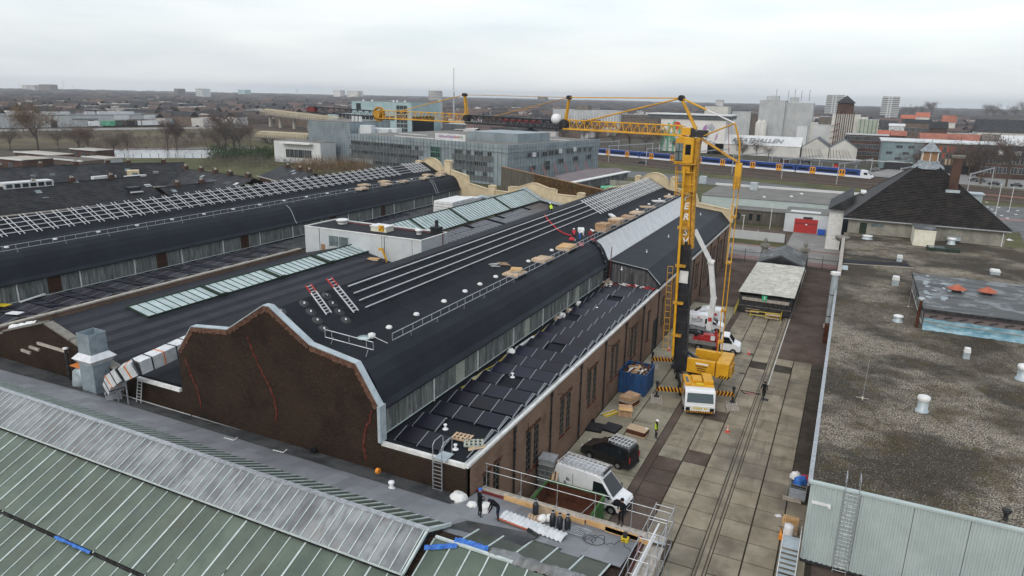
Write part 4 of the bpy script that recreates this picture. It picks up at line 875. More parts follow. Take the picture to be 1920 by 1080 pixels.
# ================================================================== THINGS ON THE ROOFS
def row_parts(root, w, d, n, gap, z0, z1, m, skip=(), clip='solar_clip'):
 """a row of tilted panels along +x, low edge at y=0"""
 pm = MB(); t = Vector((0, d, z1-z0)); e = .02
 pm.add([(0, 0, z0), (w, 0, z0), (w, d, z1), (0, d, z1), (0, 0, z0-.04), (w, 0, z0-.04), (w, d, z1-.04), (0, d, z1-.04)], [(0, 1, 2, 3), (4, 7, 6, 5), (0, 4, 5, 1), (1, 5, 6, 2), (2, 6, 7, 3), (3, 7, 4, 0)])
 return pm.mesh('panel', m)
pme = {}
def solar_row(x0, y0, zb, n, w, d, tilt, m, label, group, skip=(), back=True, src=None):
 root = thing('solar_panel_row', label, 'solar panels', (x0, y0, zb), group=group)
 k = (w, d, tilt, m)
 if k not in pme:
  pme[k] = row_parts(None, w, d, n, .03, .12 if tilt > 0 else .12-tilt*d, .12+tilt*d if tilt > 0 else .12, m)
  b = MB(); za, zc = (.12, .12+tilt*d) if tilt > 0 else (.12-tilt*d, .12)
  b.beam((0, .05, za+.012), (0, d-.05, zc+.012), .05, .02); b.beam((0, -.1, za-.06), (0, d+.1, zc-.06), .05, .05); pme[k+('c',)] = b.mesh('clamp_rail', 'solar_clip')
  b = MB(); b.quad((0, d, zc-.03), (w, d, zc-.03), (w, d+.10, .02), (0, d+.10, .02)); pme[k+('b',)] = b.mesh('wind_plate', 'solar_edge')
 for i in range(n):
  if i in skip: continue
  o = link('panel', pme[k], root); o.location = (i*(w+.03), 0, 0)
  o = link('wind_plate', pme[k+('b',)], root); o.location = (i*(w+.03), 0, 0)
 for i in range(0, n+1):
  if i-1 in skip and i in skip: continue
  o = link('clamp_rail', pme[k+('c',)], root); o.location = (i*(w+.03)-.015, 0, 0)
 return root
G1 = 'rows of solar panels on the right aisle roof'
names = ['first', 'second', 'third', 'fourth', 'fifth', 'sixth', 'seventh', 'eighth', 'ninth', 'tenth', 'eleventh', 'twelfth', 'thirteenth', 'fourteenth', 'fifteenth', 'sixteenth', 'seventeenth', 'eighteenth', 'nineteenth', 'twentieth', 'twenty first']
skips = {1: (1, 2), 5: (1,), 9: (1,), 13: (0,), 14: (), 17: (1,)}
for k in range(20):
 y = 34.55+k*2.27; n = 3; sk = skips.get(k, ())
 if k == 0: n = 2
 solar_row(-25.05+(.0 if k % 3 else .1), y, 7.66, n, 1.80 if k else 1.72, 1.42, .24, 'solar', 'tilted row of dark solar panels on the right aisle roof, %s from the front edge' % names[k], G1, sk)
t = thing('cable', 'pale zigzag cable running along the right ends of the solar panel rows', 'cable', (-19.6, 35, 7.65))
b = MB(); pts = []
for k in range(20):
 y = 34.6+k*2.27; pts += [(-19.50, y, 7.78), (-19.50, y+1.55, 8.0), (-19.42, y+1.9, 7.68)]
b.tube(pts, .035, 4); build(b, 'conduit', 'solar_clip', t)
for px, py, l in ((835, 803, 'small white roof vent among the front solar rows'), (854, 841, 'small white roof vent by the ladder head on the right aisle roof'), (961, 706, 'small white roof vent in a gap of the sixth panel row'), (1052, 635, 'small white roof vent in a gap of the tenth panel row'), (1119, 581, 'small white roof vent far along the right aisle roof')):
 c = gz(px, py, 7.72); t = thing('roof_vent', l, 'roof vent', (c.x, c.y, 7.66), group='vents on the right aisle roof')
 b = MB(); b.lathe((0, 0, 0), [(.22, 0), (.18, .05), (.07, .1), (.06, .3)], 8); build(b, 'stem', 'plastic_white', t, True); b = MB(); b.lathe((0, 0, .3), [(.13, 0), (.12, .08), (0, .1)], 8); build(b, 'cap', 'plastic_white', t, True)
for k in range(27):
 y = 31.0+k*1.66+(0 if k < 27 else 0)
 if y > 75: break
 solar_row(-77.0, y, 7.66, 3, 1.7, 1.45, .16 if k % 2 else -.16, 'solar_grey' if k % 2 else 'solar', 'low row of solar panels on the left aisle roof, %s from the picture edge' % (names[k] if k < 21 else 'twenty '+names[k-20]), 'rows of solar panels on the left aisle roof')
for k in range(12):
 y = 84.5+k*2.1
 solar_row(-76.9, y, 7.66, 3, 1.7, 1.5, .2, 'solar', 'low row of solar panels behind the white rooftop room, %s from the room' % names[k], 'rows of solar panels behind the rooftop room')
fa = thing('solar_array', 'field of greyish solar panels below the long rear skylight', 'solar panels', (-57, 82, 8.9))
w, d = 1.72, 1.15; s = -(8.9-6.9)/12.8
pm = MB(); t0 = .05; pm.add([(0, 0, t0), (w-.04, 0, t0), (w-.04, d, t0), (0, d, t0), (0, 0, 0), (w-.04, 0, 0), (w-.04, d, 0), (0, d, 0)], [(0, 1, 2, 3), (0, 4, 5, 1), (1, 5, 6, 2), (2, 6, 7, 3), (3, 7, 4, 0)])
ang = math.atan(s)
me = pm.mesh('panel', 'solar_grey')
cb = MB()
for i in range(7):
 for j in range(38):
  y = 82.6+j*1.27
  if y > 131: break
  if (j == 19) or (i == 0 and j % 9 == 4): continue
  x = .25+i*1.78; o = link('panel', me, fa); o.location = (x, y-82, s*x+.10); o.rotation_euler = (0, -ang, 0)
  cb.beam((-57+x-.03, y+.1, 8.9+s*x+.16), (-57+x-.03, y+d*.55, 8.9+s*x+.16), .05, .02)
build(cb, 'clamp', 'solar_clip', fa, kind='stuff')
def on_main(px, py, dz=0, ox=0):
 best = None
 for i in range(400):
  x = -35.0+i*(9.4/400); p = gx(px, py, x+ox); e = abs(p.z-(zroof(x)+dz))
  if best is None or e < best[0]: best = (e, p)
 return best[1]
ROOFN = Vector((-(15.3-13.3), 0, -3.8)).normalized()*-1
def rz_(x, ox=0): return zroof(x-ox)
def rails(root, ox, xs, y0s, y1, r=.045, h=.16):
 for x, y0 in zip(xs, y0s):
  b = MB(); b.beam((x, y0, rz_(x, ox)+h), (x, y1, rz_(x, ox)+h), r*1.7, r*1.7); build(b, 'rail', 'alu', root)
def feet(root, ox, xs, ya, yb, st, h=.14):
 b = MB()
 for x in xs:
  y = ya
  while y < yb: z = rz_(x, ox); b.box(x-.05, x+.05, y-.05, y+.05, z, z+h); b.box(x-.16, x+.16, y-.16, y+.16, z+.0, z+.03); y += st
 build(b, 'rail_foot', 'dark_metal', root, kind='stuff')
mr = thing('mounting_rails', 'four long aluminium mounting rails along the ridge of the brick hall', 'mounting rails', (-33.5, 38, 14.3))
xs4 = [-34.55, -33.8, -33.05, -32.3]; ys4 = []
for (px, py), x in zip(((653, 538), (664, 554), (674, 569), (686, 584)), xs4): ys4.append(gx(px, py, x).y)
rails(mr, 0, xs4, ys4, 131.5); feet(mr, 0, xs4, 39.5, 131, 2.6)
mg = thing('mounting_grid', 'aluminium mounting grid at the far end of the brick hall roof', 'mounting grid', (-33.5, 96, 14.3))
def cross(root, ox, ya, yb, pitch, gap):
 pm = MB(); xa, xb = -34.95, -31.75; za, zb = zroof(xa), zroof(xb); pm.beam((0, 0, 0), (xb-xa, 0, zb-za), .07, .06); me = pm.mesh('cross_rail', 'alu'); lo = wloc(root); y = ya; i = 0
 while y < yb:
  for g in (0, gap):
   o = link('cross_rail', me, root); o.location = Vector((xa+ox+random.uniform(-.06, .06), y+g, za+.24))-lo
  y += pitch
cross(mg, 0, 95.6, 131.5, 1.12, .36)
lg = thing('mounting_grid', 'long aluminium mounting grid covering the ridge slope of the left hall', 'mounting grid', (-85, 34, 14.3))
xsl = [x-51.6 for x in xs4]
rails(lg, OX, xsl, [28]*4, 131); cross(lg, OX, 30.0, 120.5, 1.90, .52); cross(lg, OX, 124.8, 131, 1.2, .4)
feet(lg, OX, xsl, 30, 131, 3.8, .18)
def guard(label, ox, ys_, y1, wts, xg=-27.62):
 t = thing('guard_rail', label, 'guard rail', (xg+ox, ys_, 12.75), group='guard rails on the rounded roofs')
 z = 12.72
 for h in (.42, .92):
  b = MB(); b.tube([(xg+ox, ys_, z+h), (xg+ox, y1, z+h)], .034, 5); build(b, 'rail', 'galv', t)
 pm = MB(); pm.tube([(0, 0, .38), (0, 0, .95)], .028, 5); me = pm.mesh('post', 'galv'); y = ys_; lo = wloc(t)
 am = MB(); am.tube([(0, 0, .40), (.05, 0, .02), (-1.9, 0, .28)], .028, 4); ame = am.mesh('arm', 'galv')
 wm_ = MB(); wm_.lathe((-1.95, 0, .18), [(.10, 0), (.24, .05), (.26, .22), (.18, .33), (0, .35)], 8); wme = wm_.mesh('counterweight', 'white_flat')
 while y < y1: o = link('post', me, t); o.location = Vector((xg+ox, y, z))-lo; y += 1.3
 for y in wts:
  o = link('arm', ame, t); o.location = Vector((xg+ox, y, z))-lo; o = link('counterweight', wme, t); o.location = Vector((xg+ox, y, z))-lo
wy = [40.5, 44.2, 48.4, 52.0, 54.8, 58.0, 65.6, 72, 79, 86, 93, 100, 107, 114, 121, 128]
guard('guard rail with white counterweights along the near rounded roof of the brick hall', 0, 38.2, 131, wy)
guard('guard rail with white counterweights along the left hall roof', OX, 28, 131, [32+5.2*k for k in range(19)])
t = thing('guard_rail', 'short loose guard rail section lying across the roof behind the gable', 'guard rail', (-30, 36.5, 13.3), group='guard rails on the rounded roofs')
A = on_main(610, 632, .55); B_ = on_main(700, 656, .55)
for z in (0, .55):
 b = MB(); b.tube([A+Vector((0, 0, z)), B_+Vector((0, 0, z))], .03, 5); build(b, 'rail', 'galv', t)
for f_ in (0, .14, .5, .86, 1.0):
 p = A.lerp(B_, f_); b = MB(); b.tube([p, p+Vector((0, 0, .55))], .024, 5); build(b, 'post', 'galv', t)
for q, w_ in (((625, 633), (592, 651)), ((690, 656), (658, 678))):
 p = on_main(*q, .5); e = gy(*w_, 34.9); b = MB(); b.tube([p, (p+e)/2+Vector((.3, .1, -.45)), e], .03, 5); build(b, 'arm', 'galv', t); b = MB(); b.lathe(e, [(.1, -.1), (.26, -.05), (.24, .12), (0, .16)], 8); build(b, 'counterweight', 'white_flat', t)
p = on_main(697, 632, .1); t = thing('counterweight', 'single white counterweight on a long arm behind the loose guard rail', 'counterweight', tuple(p))
b = MB(); b.lathe((0, 0, 0), [(.12, -.1), (.27, 0), (.27, .25), (0, .36)], 8); build(b, 'block', 'white_flat', t, True)
q = on_main(727, 646, .05)-p; b = MB(); b.tube([(0, 0, .1), (q.x, q.y, q.z+.1)], .03, 5); build(b, 'arm', 'galv', t, True)
for i, (cx, cy) in enumerate(((478, 333), (562, 440), (645, 547), (730, 655), (760, 235), (838, 335), (920, 437), (1003, 542), (178, 433), (257, 543), (345, 662), (445, 770))):
 p = on_main(500+cx/6.75, 520+cy/6.75)
 t = thing('roof_anchor', 'round felt patch with pale roof anchor, %s' % (('%s in the row left of the near ladder' if i < 4 else '%s in the row between the two ladders' if i < 8 else '%s of those close behind the gable coping') % names[i % 4]), 'roof anchor', (p.x, p.y, zroof(p.x)), group='anchors left of the near ladder' if i < 4 else 'anchors between the ladders' if i < 8 else 'anchors behind the coping')
 sl = math.atan((zroof(p.x+.1)-zroof(p.x-.1))/.2)
 b = MB(); b.lathe((0, 0, .0), [(.42, 0), (.42, .02), (0, .025)], 14); o = build(b, 'patch', 'old_felt', t, True); o.rotation_euler = (0, -sl, 0); b = MB(); b.lathe((0, 0, .02), [(.07, 0), (.06, .12), (0, .14)], 6); build(b, 'knob', 'plastic_white', t, True)
p = on_main(683, 634); t = thing('roof_plate', 'round green plate lying behind the loose guard rail', 'plate', (p.x, p.y, zroof(p.x)+.03)); b = MB(); b.lathe((0, 0, 0), [(.5, 0), (.5, .05), (0, .06)], 14); build(b, 'disc', 'glass_green', t, True)
def roof_ladder(a, c, w, n, label):
 p = on_main(*a, .08); q = on_main(*c, .08); t = thing('ladder', label, 'ladder', tuple(q), group='roof ladders'); d = (p-q); s = Vector((0, 1, 0))*w/2; q0 = Vector((0, 0, .08))
 for sg in (-1, 1):
  b = MB(); b.beam(q0+s*sg, q0+s*sg+d*.74, .06, .09); build(b, 'stile', 'alu', t, True); b = MB(); b.beam(q0+s*sg+d*.74, q0+s*sg+d, .062, .092); build(b, 'red_end', 'red_machine', t, True)
 pm = MB(); pm.beam(-s, s, .05, .05); me = pm.mesh('rung', 'alu')
 for k in range(n): o = link('rung', me, t); o.location = q0+d*((k+.5)/n)
roof_ladder((578, 536), (617, 590), .55, 11, 'red tipped ladder lying on the roof slope nearer the gable')
roof_ladder((617, 523), (668, 586), .55, 12, 'red tipped ladder lying on the roof slope nearer the mounting rails')
def pallet(root, z=0, w=1.2, d=.8, m='wood_pale', loc=(0, 0)):
 x, y = loc
 for k in range(3): b = MB(); b.box(x-w/2, x+w/2, y-d/2+k*(d-.1)/2, y-d/2+k*(d-.1)/2+.1, z, z+.09); build(b, 'bearer', m, root, True)
 n = 5
 for k in range(n): b = MB(); b.box(x-w/2+k*(w-.14)/(n-1), x-w/2+k*(w-.14)/(n-1)+.14, y-d/2, y+d/2, z+.09, z+.12); build(b, 'board', m, root, True)
def stack(p, w, d, layers, label, group, rz=0, m='wood_pale', cat='stacked boxes', ox=0):
 t = thing('box_stack', label, cat, p, rz, group); random.seed(int(p[1]*10))
 b = MB(); b.box(-w/2, w/2, -d/2, -d/2+.1, 0, .14); b.box(-w/2, w/2, d/2-.1, d/2, 0, .14); b.box(-w/2, w/2, -.05, .05, 0, .14); build(b, 'bearer', 'wood_grey', t, True)
 z = .14
 for k, (h, mm) in enumerate(layers):
  b = MB(); o = random.uniform(-.06, .06); b.box(-w/2+o, w/2+o, -d/2+.02, -.02, z, z+h); build(b, 'box', mm, t, True)
  b = MB(); b.box(-w/2-o, w/2-o, .02, d/2-.02, z, z+h*random.uniform(.9, 1)); build(b, 'box', mm, t, True); z += h+.004
 return t
GS = 'packed goods along the near guard rail'
def rp(y, dx=0): x = -28.6+dx; return (x, y, zroof(x)+.02)
stack(rp(60.2), 1.7, 2.2, [(.12, 'wood_pale')], 'flat stack of pale boards, nearest along the guard rail', GS)
stack(rp(60.6, .0)[:2]+(rp(60)[2]+.30,), 1.1, 1.3, [(.12, 'wood_orange')], 'smaller board stack lying on top of the nearest stack', GS, .3)
stack(rp(67.2), 1.6, 2.3, [(.22, 'wood_pale')], 'flat pale carton stack, second from the gable along the guard rail', GS)
stack(rp(74.2), 1.7, 2.6, [(.22, 'wood_pale'), (.1, 'wood_orange')], 'broad pale carton stack beside the workers in red', GS)
stack(rp(87.4), 1.5, 2.2, [(.5, 'cardboard'), (.45, 'cardboard')], 'tall wrapped cardboard stack just past the roof step', GS)
stack(rp(93.4, -.1), 1.7, 2.4, [(.5, 'cardboard'), (.16, 'wood_pale')], 'tall cardboard stack with flat boards, second past the roof step', GS)
stack(rp(99.0), 1.8, 2.2, [(.3, 'cardboard')], 'low cardboard stack behind the tall ones', GS)
stack(rp(104.0, -.1), 1.8, 2.4, [(.18, 'wood_pale')], 'pale board stack near the middle of the far guard rail', GS)
stack(rp(110.5, -.3), 2.4, .9, [(.16, 'wood_pale')], 'long narrow bundle of pale battens', GS, .5)
stack(rp(118, -.4), 2.2, .9, [(.16, 'white_flat')], 'long narrow bundle of white battens', GS, .6)
stack(rp(125, -.2), 1.6, 1.6, [(.16, 'wood_pale')], 'last small board stack before the cream gable', GS)
stack(rp(84.0, -1.9), .8, 1.9, [(.28, 'white_flat')], 'white wrapped bundle lying behind the tall cardboard', GS, .4)
stack(rp(97.0, -1.9), .6, 2.6, [(.22, 'white_flat')], 'white wrapped roll far behind the cardboard stacks', GS, .5)
GL = 'packed boards on the left hall roof'
for (y, dx, l) in ((102.5, .2, 'first stack of pale boards on the left hall roof'), (105.4, -1.5, 'second board stack set back toward the grid on the left hall'), (110.2, .1, 'third board stack beside the left guard rail'), (111.8, -1.6, 'fourth board stack set back on the left hall'), (116.2, 0, 'broad fifth board stack on the left hall roof'), (123.4, .2, 'sixth board stack on the left hall roof'), (127.2, -1.4, 'seventh board stack near the cream gable'), (129.6, .1, 'eighth board stack at the guard rail end'), (132.0, -1.0, 'last board stack against the cream gable of the left hall')):
 x = -80.2+dx; stack((x, y, zroof(x-OX)+.02), 1.6, 2.0, [(.24, 'wood_pale')], l, GL)
for (px, py), l in (((925, 500), 'loose bundle of aluminium brackets on the roof'), ((945, 498), 'small wooden frame beside the bracket bundle')):
 p = on_main(px, py); t = thing('bracket_bundle', l, 'brackets', (p.x, p.y, zroof(p.x))); random.seed(px); b = MB()
 for k in range(7): a = random.uniform(-.4, .9); x, y = random.uniform(-.3, .3), random.uniform(-.3, .3); b.beam((x-.5*math.cos(a), y-.5*math.sin(a), .05+.04*k), (x+.5*math.cos(a), y+.5*math.sin(a), .07+.04*k), .05, .05)
 build(b, 'bracket', 'alu' if px == 925 else 'wood_pale', t, True, kind='stuff')
t = thing('hose', 'red hose running from the ridge down to the workers', 'hose', (-33, 84, 14)); b = MB()
pts = [on_main(*p, .08) for p in ((1022, 403), (1027, 412), (1036, 421), (1046, 431), (1058, 438), (1072, 442))]; b.tube(pts, .09, 5); build(b, 'tube', 'red_cloth', t)
t = thing('debris_chute', 'black segmented debris chute hanging down the rounded roof to the rubble heap', 'chute', (-26, 80, 8))
P = [Vector((-27.9, 80.3, 12.95)), Vector((-27.2, 80.25, 12.85)), Vector((-26.5, 80.2, 12.15)), Vector((-26.0, 80.15, 11.2)), Vector((-25.6, 80.1, 10.2)), Vector((-25.55, 80.05, 8.9)), Vector((-25.5, 80.0, 8.2))]
for k in range(len(P)-1):
 for j in range(3):
  a = P[k].lerp(P[k+1], j/3); c = P[k].lerp(P[k+1], (j+.8)/3); b = MB(); b.tube([a, c], [.20, .14], 8); build(b, 'segment', 'black_steel', t)
  b = MB(); b.tube([c, c+(c-a)*.12], .155, 6); build(b, 'ring', 'galv', t) if j == 1 else None
t = thing('rubble_heap', 'heap of broken rubble in the corner below the debris chute', 'rubble', (-25, 79.5, 7.7)); random.seed(1); b = MB()
for k in range(110):
 r = abs(random.gauss(0, .55)); a = random.uniform(0, 2*PI); x, y = -24.9+r*math.cos(a), 79.2+r*math.sin(a); h = max(0, 1.1-r); s = random.uniform(.07, .17); b.mat(random.choice((0, 0, 1, 2))); z = 7.7+random.uniform(0, h); b.beam((x-s, y, z), (x+s, y+random.uniform(-.1, .1), z+random.uniform(-.1, .1)), s*1.3, s)
build(b, 'rubble', ['rubble', 'brick_fresh', 'white_bag'], t, kind='stuff')
b = MB(); b.tube([(-25.4, 81.0, 7.7), (-25.3, 81.2, 12.3)], .06, 5); build(b, 'pole', 'red_dark', t)
random.seed(6)
for k, (px, py, m, l) in enumerate(((1151, 535, 'red_cloth', 'red cloth heap against the dark end wall'), (1170, 534, 'white_bag', 'white sheet scrap beside the red cloth'), (1184, 537, 'red_cloth', 'red strap pile in the middle of the litter'), (1200, 538, 'white_bag', 'white bag scrap at the right of the litter'), (1216, 541, 'red_cloth', 'last red strap before the roof edge'))):
 c = gz(px, py, 7.8); t = thing('litter', l, 'litter', (c.x, c.y, 7.68), group='litter at the roof step'); b = MB()
 for q in range(12): x, y = random.uniform(-.6, .6), random.uniform(-.35, .35); b.beam((x-.15, y, .06+.02*q), (x+.15, y+random.uniform(-.2, .2), .06+random.uniform(0, .15)), .14, .05)
 build(b, 'scrap', m, t, True, kind='stuff')
c = gz(867, 818, 7.8); t = thing('pallet', 'reddish wooden pallet lying flat on the front of the aisle roof', 'pallet', (c.x, c.y, 7.68), .08); pallet(t, 0, 1.3, .9)
c = gz(888, 829, 7.8); t = thing('pallet', 'pale green painted pallet beside the reddish one', 'pallet', (c.x, c.y, 7.68), .5); pallet(t, 0, 1.3, .9, 'louvre')
c = gz(893, 838, 7.75); t = thing('plank_bundle', 'two short pale planks at the edge of the green pallet', 'planks', (c.x, c.y, 7.66), .9); b = MB(); b.box(-.6, .6, -.18, -.02, 0, .05); build(b, 'plank', 'wood_pale', t, True); b = MB(); b.box(-.5, .7, .02, .18, 0, .05); build(b, 'plank', 'wood_pale', t, True)
def lump(name, label, cat, c, r, h, m, group=None, n=9, seed=0):
 t = thing(name, label, cat, tuple(c), group=group); random.seed(seed); b = MB(); vs = []; fs = []; R_ = 5
 for i in range(R_+1):
  f_ = i/R_; rr = r*math.cos(f_*PI/2)**.6 if i < R_ else .001
  for k in range(n): a = 2*PI*k/n; j = random.uniform(.8, 1.18); vs.append((rr*j*math.cos(a), rr*j*math.sin(a), h*math.sin(f_*PI/2)*random.uniform(.88, 1.1)))
 for i in range(R_):
  for k in range(n): fs.append((i*n+k, i*n+(k+1)%n, (i+1)*n+(k+1)%n, (i+1)*n+k))
 b.add(vs, fs, True); build(b, name.split('_')[-1] if '_' in name else 'body', m, t, True); return t
for i, (px, py, m, l) in enumerate(((953, 661, 'white_bag', 'white crumpled bag by the clerestory foot, nearest of the row'), (1082, 571, 'white_bag', 'white bag by the clerestory foot, farthest of the row'), (1061, 584, 'rubble', 'tan sack beside the clerestory, third of the row'), (1050, 593, 'white_bag', 'white bag with yellow strap beside the clerestory'), (1040, 600, 'rubble', 'brown sack beside the clerestory before the white bag'))):
 c = gz(px, py, 7.7); lump('rubble_bag', l, 'bag', (-25.3, c.y, 7.68), .38, .45, m, 'bags along the clerestory', seed=i)
t = thing('timber_offcut', 'pale timber leaning along the clerestory foot near the middle louvre', 'timber', (-25.4, 55, 7.7)); b = MB(); b.beam((-25.3, 54.0, 7.8), (-25.2, 57.6, 7.85), .25, .1); build(b, 'board', 'white_flat', t)
t = thing('hose', 'yellow hose lying along the clerestory foot', 'hose', (-25.3, 46, 7.7)); b = MB(); b.tube([(-25.35+.12*math.sin(k*1.3), 44+k*1.0, 7.74) for k in range(19)], .04, 5); build(b, 'tube', 'yellow_bar', t)
b = MB(); b.beam((-25.4, 46.0, 7.72), (-25.0, 48.3, 7.72), .45, .06); tt = thing('wooden_board', 'grey green board lying at the clerestory foot by the near louvre', 'board', (-25.2, 47, 7.7)); build(b, 'board', 'louvre', tt)
ld = thing('fixed_ladder', 'galvanised ladder with hooped handrails over the front roof edge', 'ladder', (-22.0, 33.4, 5.4))
a0 = gy(812, 830, 33.5); a1 = gy(829, 835, 33.5); xa, xb = a0.x, a1.x
for x in (xa, xb): b = MB(); b.beam((x, 33.45, 4.9), (x, 33.45, 8.0), .05, .08); build(b, 'stile', 'galv', ld)
for k in range(11): b = MB(); b.beam((xa, 33.45, 5.15+k*.27), (xb, 33.45, 5.15+k*.27), .04, .04); build(b, 'rung', 'galv', ld)
for x in (xa, xb): b = MB(); b.tube([(x, 33.45, 7.9), (x, 33.45, 8.75), (x, 33.7, 8.95), (x, 34.5, 8.95), (x, 34.7, 8.75), (x, 34.7, 7.7)], .03, 5); build(b, 'hoop', 'galv', ld)
b = MB(); b.box(xa, xb+.2, 33.5, 34.6, 7.75, 7.80); build(b, 'platform', 'zinc', ld)
c = gz(734, 912, 6.0); t = thing('roof_vent', 'white lidded vent pipe on the grey felt before the brick gable', 'roof vent', (c.x, c.y, 5.85)); b = MB(); b.lathe((0, 0, 0), [(.24, 0), (.24, .06), (.12, .1), (.12, .4)], 10); build(b, 'pipe', 'plastic_white', t, True); b = MB(); b.lathe((0, 0, .38), [(.2, 0), (.2, .12), (.1, .16), (0, .17)], 10); build(b, 'lid', 'plastic_white', t, True)
c = gz(709, 888, 5.9); t = thing('hose_reel', 'small orange and black reel on the grey felt', 'reel', (c.x, c.y, 5.9)); b = MB(); b.tube([(-.1, 0, .2), (.1, 0, .2)], .2, 10); build(b, 'drum', 'orange_plastic', t, True)
c = gz(588, 848, 5.6); lump('rubble_bag', 'small black bag against the foot of the brick gable', 'bag', (c.x, c.y, 5.6), .3, .35, 'black_cloth', seed=4)
lump('rubble_bag', 'large white bag at the corner of the brick hall', 'bag', gz(858, 938, 5.5), .62, .5, 'white_bag', seed=5)
for px, py, l, s in ((430, 825, 'thin metal offcut lying on the grey felt left of centre', 1), (522, 848, 'bent wire bracket on the grey felt', 2), (345, 783, 'dark strip lying on the old felt by the duct', 3)):
 c = gz(px, py, 5.95); t = thing('metal_offcut', l, 'offcut', (c.x, c.y, 5.98)); b = MB(); b.beam((-.5, 0, .03), (.4, .05, .03), .06, .04); b.beam((.4, .05, .03), (.4, .4, .1), .04, .04); build(b, 'strip', 'white_flat' if s < 3 else 'dark_metal', t, True)
dt = thing('air_duct', 'bent silver foil duct strapped with orange tape beside the brick gable', 'air duct', (-50, 33, 6))
q = [gz(216, 745, 5.8), gz(212, 728, 6.8), gz(217, 711, 7.8), gz(233, 698, 8.6), gz(256, 688, 9.0), gz(300, 669, 9.2), gz(345, 648, 9.4), gz(380, 633, 9.5)]
w_ = 1.15
def duct(pts, w, h, m, nm, root):
 for k in range(len(pts)-1): b = MB(); b.beam(pts[k], pts[k+1]+(pts[k+1]-pts[k]).normalized()*.02, w, h); build(b, nm, m, root)
seg = []
for k in range(len(q)-1):
 n = 1 if k < 1 else 2
 for j in range(n): seg.append(q[k].lerp(q[k+1], j/n))
seg.append(q[-1]); duct(seg, w_, 1.1, 'foil', 'segment', dt)
for k in range(1, len(seg)-1):
 d = (seg[k+1]-seg[k-1]).normalized(); b = MB(); b.beam(seg[k]-d*.05, seg[k]+d*.05, w_+.05, 1.15); build(b, 'band', 'orange_tape' if k % 3 == 0 else 'dark_metal', dt)
for k in (3, 5):
 p = seg[k]; b = MB(); b.beam((p.x, p.y, 5.6), (p.x, p.y, p.z-.5), .08, .08); build(b, 'prop', 'galv', dt)
zd = thing('air_duct', 'tall square zinc duct with flared collar at the far left', 'air duct', (-54.3, 32.4, 5.7))
c = gz(172, 735, 5.9); cx_, cy_ = c.x, c.y
b = MB(); b.box(cx_-.95, cx_+.75, cy_-.1, cy_+1.5, 5.6, 8.3); build(b, 'lower_box', 'duct_zinc', zd)
b = MB(); x0, x1, y0, y1 = cx_-.95, cx_+.75, cy_-.1, cy_+1.5
b.add([(x0, y0, 8.3), (x1, y0, 8.3), (x1, y1, 8.3), (x0, y1, 8.3), (x0-.35, y0-.35, 8.75), (x1+.35, y0-.35, 8.75), (x1+.35, y1+.35, 8.75), (x0-.35, y1+.35, 8.75), (x0+.05, y0+.05, 9.2), (x1-.05, y0+.05, 9.2), (x1-.05, y1-.05, 9.2), (x0+.05, y1-.05, 9.2)], [(0, 1, 5, 4), (1, 2, 6, 5), (2, 3, 7, 6), (3, 0, 4, 7), (4, 5, 9, 8), (5, 6, 10, 9), (6, 7, 11, 10), (7, 4, 8, 11)]); build(b, 'collar', 'foil', zd)
b = MB(); x0 += .07; y0 += .07; x1 -= .07; y1 -= .07
for f_ in ((x0, x1, y0, y0+.03), (x0, x1, y1-.03, y1), (x0, x0+.03, y0+.03, y1-.03), (x1-.03, x1, y0+.03, y1-.03)): b.box(f_[0], f_[1], f_[2], f_[3], 9.15, 10.9)
b.box(x0+.03, x1-.03, y0+.03, y1-.03, 10.2, 10.25); build(b, 'upper_box', 'duct_zinc', zd)
b = MB(); b.box(cx_-1.3, cx_+1.3, cy_-.5, cy_+1.7, 5.55, 5.72); build(b, 'base_frame', 'white_flat', zd)
b = MB(); b.tube([(cx_-.9, cy_+.6, 6.6), (cx_-1.6, cy_+.6, 7.2), (cx_-2.1, cy_+.6, 7.0), (cx_-2.4, cy_+.6, 5.8)], .6, 8); build(b, 'elbow', 'zinc', zd)
b = MB(); b.box(cx_-2.6, cx_-1.0, cy_+.1, cy_+1.1, 7.65, 7.72); build(b, 'tape', 'orange_tape', zd)
t = thing('flue_pipe', 'thin dark flue pipe with pale cap left of the zinc duct', 'flue', (-57, 33.3, 5.6)); c = gy(130, 700, 33.3); b = MB(); b.tube([(c.x, 33.3, 5.6), (c.x, 33.3, 8.6)], .13, 8); build(b, 'pipe', 'dark_metal', t); b = MB(); b.lathe((c.x, 33.3, 8.6), [(.22, 0), (.24, .1), (0, .14)], 8); build(b, 'cap', 'white_flat', t)
t = thing('ladder', 'short aluminium ladder leaning on the wall beside the foil duct', 'ladder', (-48.5, 33.2, 5.6)); a = gy(255, 712, 33.3); c = gy(262, 745, 33.0)
for o in (0, .5): b = MB(); b.beam((a.x+o, 33.45, a.z), (a.x+o+.1, 33.0, 5.6), .05, .05); build(b, 'stile', 'alu', t)
for k in range(8): f_ = (k+.5)/8; b = MB(); b.beam((a.x+.1*(1-f_), 33.45-.45*(1-f_), 5.6+(a.z-5.6)*f_), (a.x+.5+.1*(1-f_), 33.45-.45*(1-f_), 5.6+(a.z-5.6)*f_), .035, .035); build(b, 'rung', 'alu', t)
t = thing('tarpaulin', 'blue and white crumpled tarpaulin in the valley at the far left', 'tarpaulin', (-66, 34.8, 8.4))
a = gy(12, 620, 34.9); c = gy(66, 608, 35.6); crumple((a.x, 34.9, a.z-.15), (c.x, 35.3, c.z-.1), 1.1, .25, 'blue_tarp', t, n=18); crumple((a.x-.2, 35.4, a.z+.1), (c.x, 35.8, c.z+.1), .5, .25, 'white_bag', t, n=16)
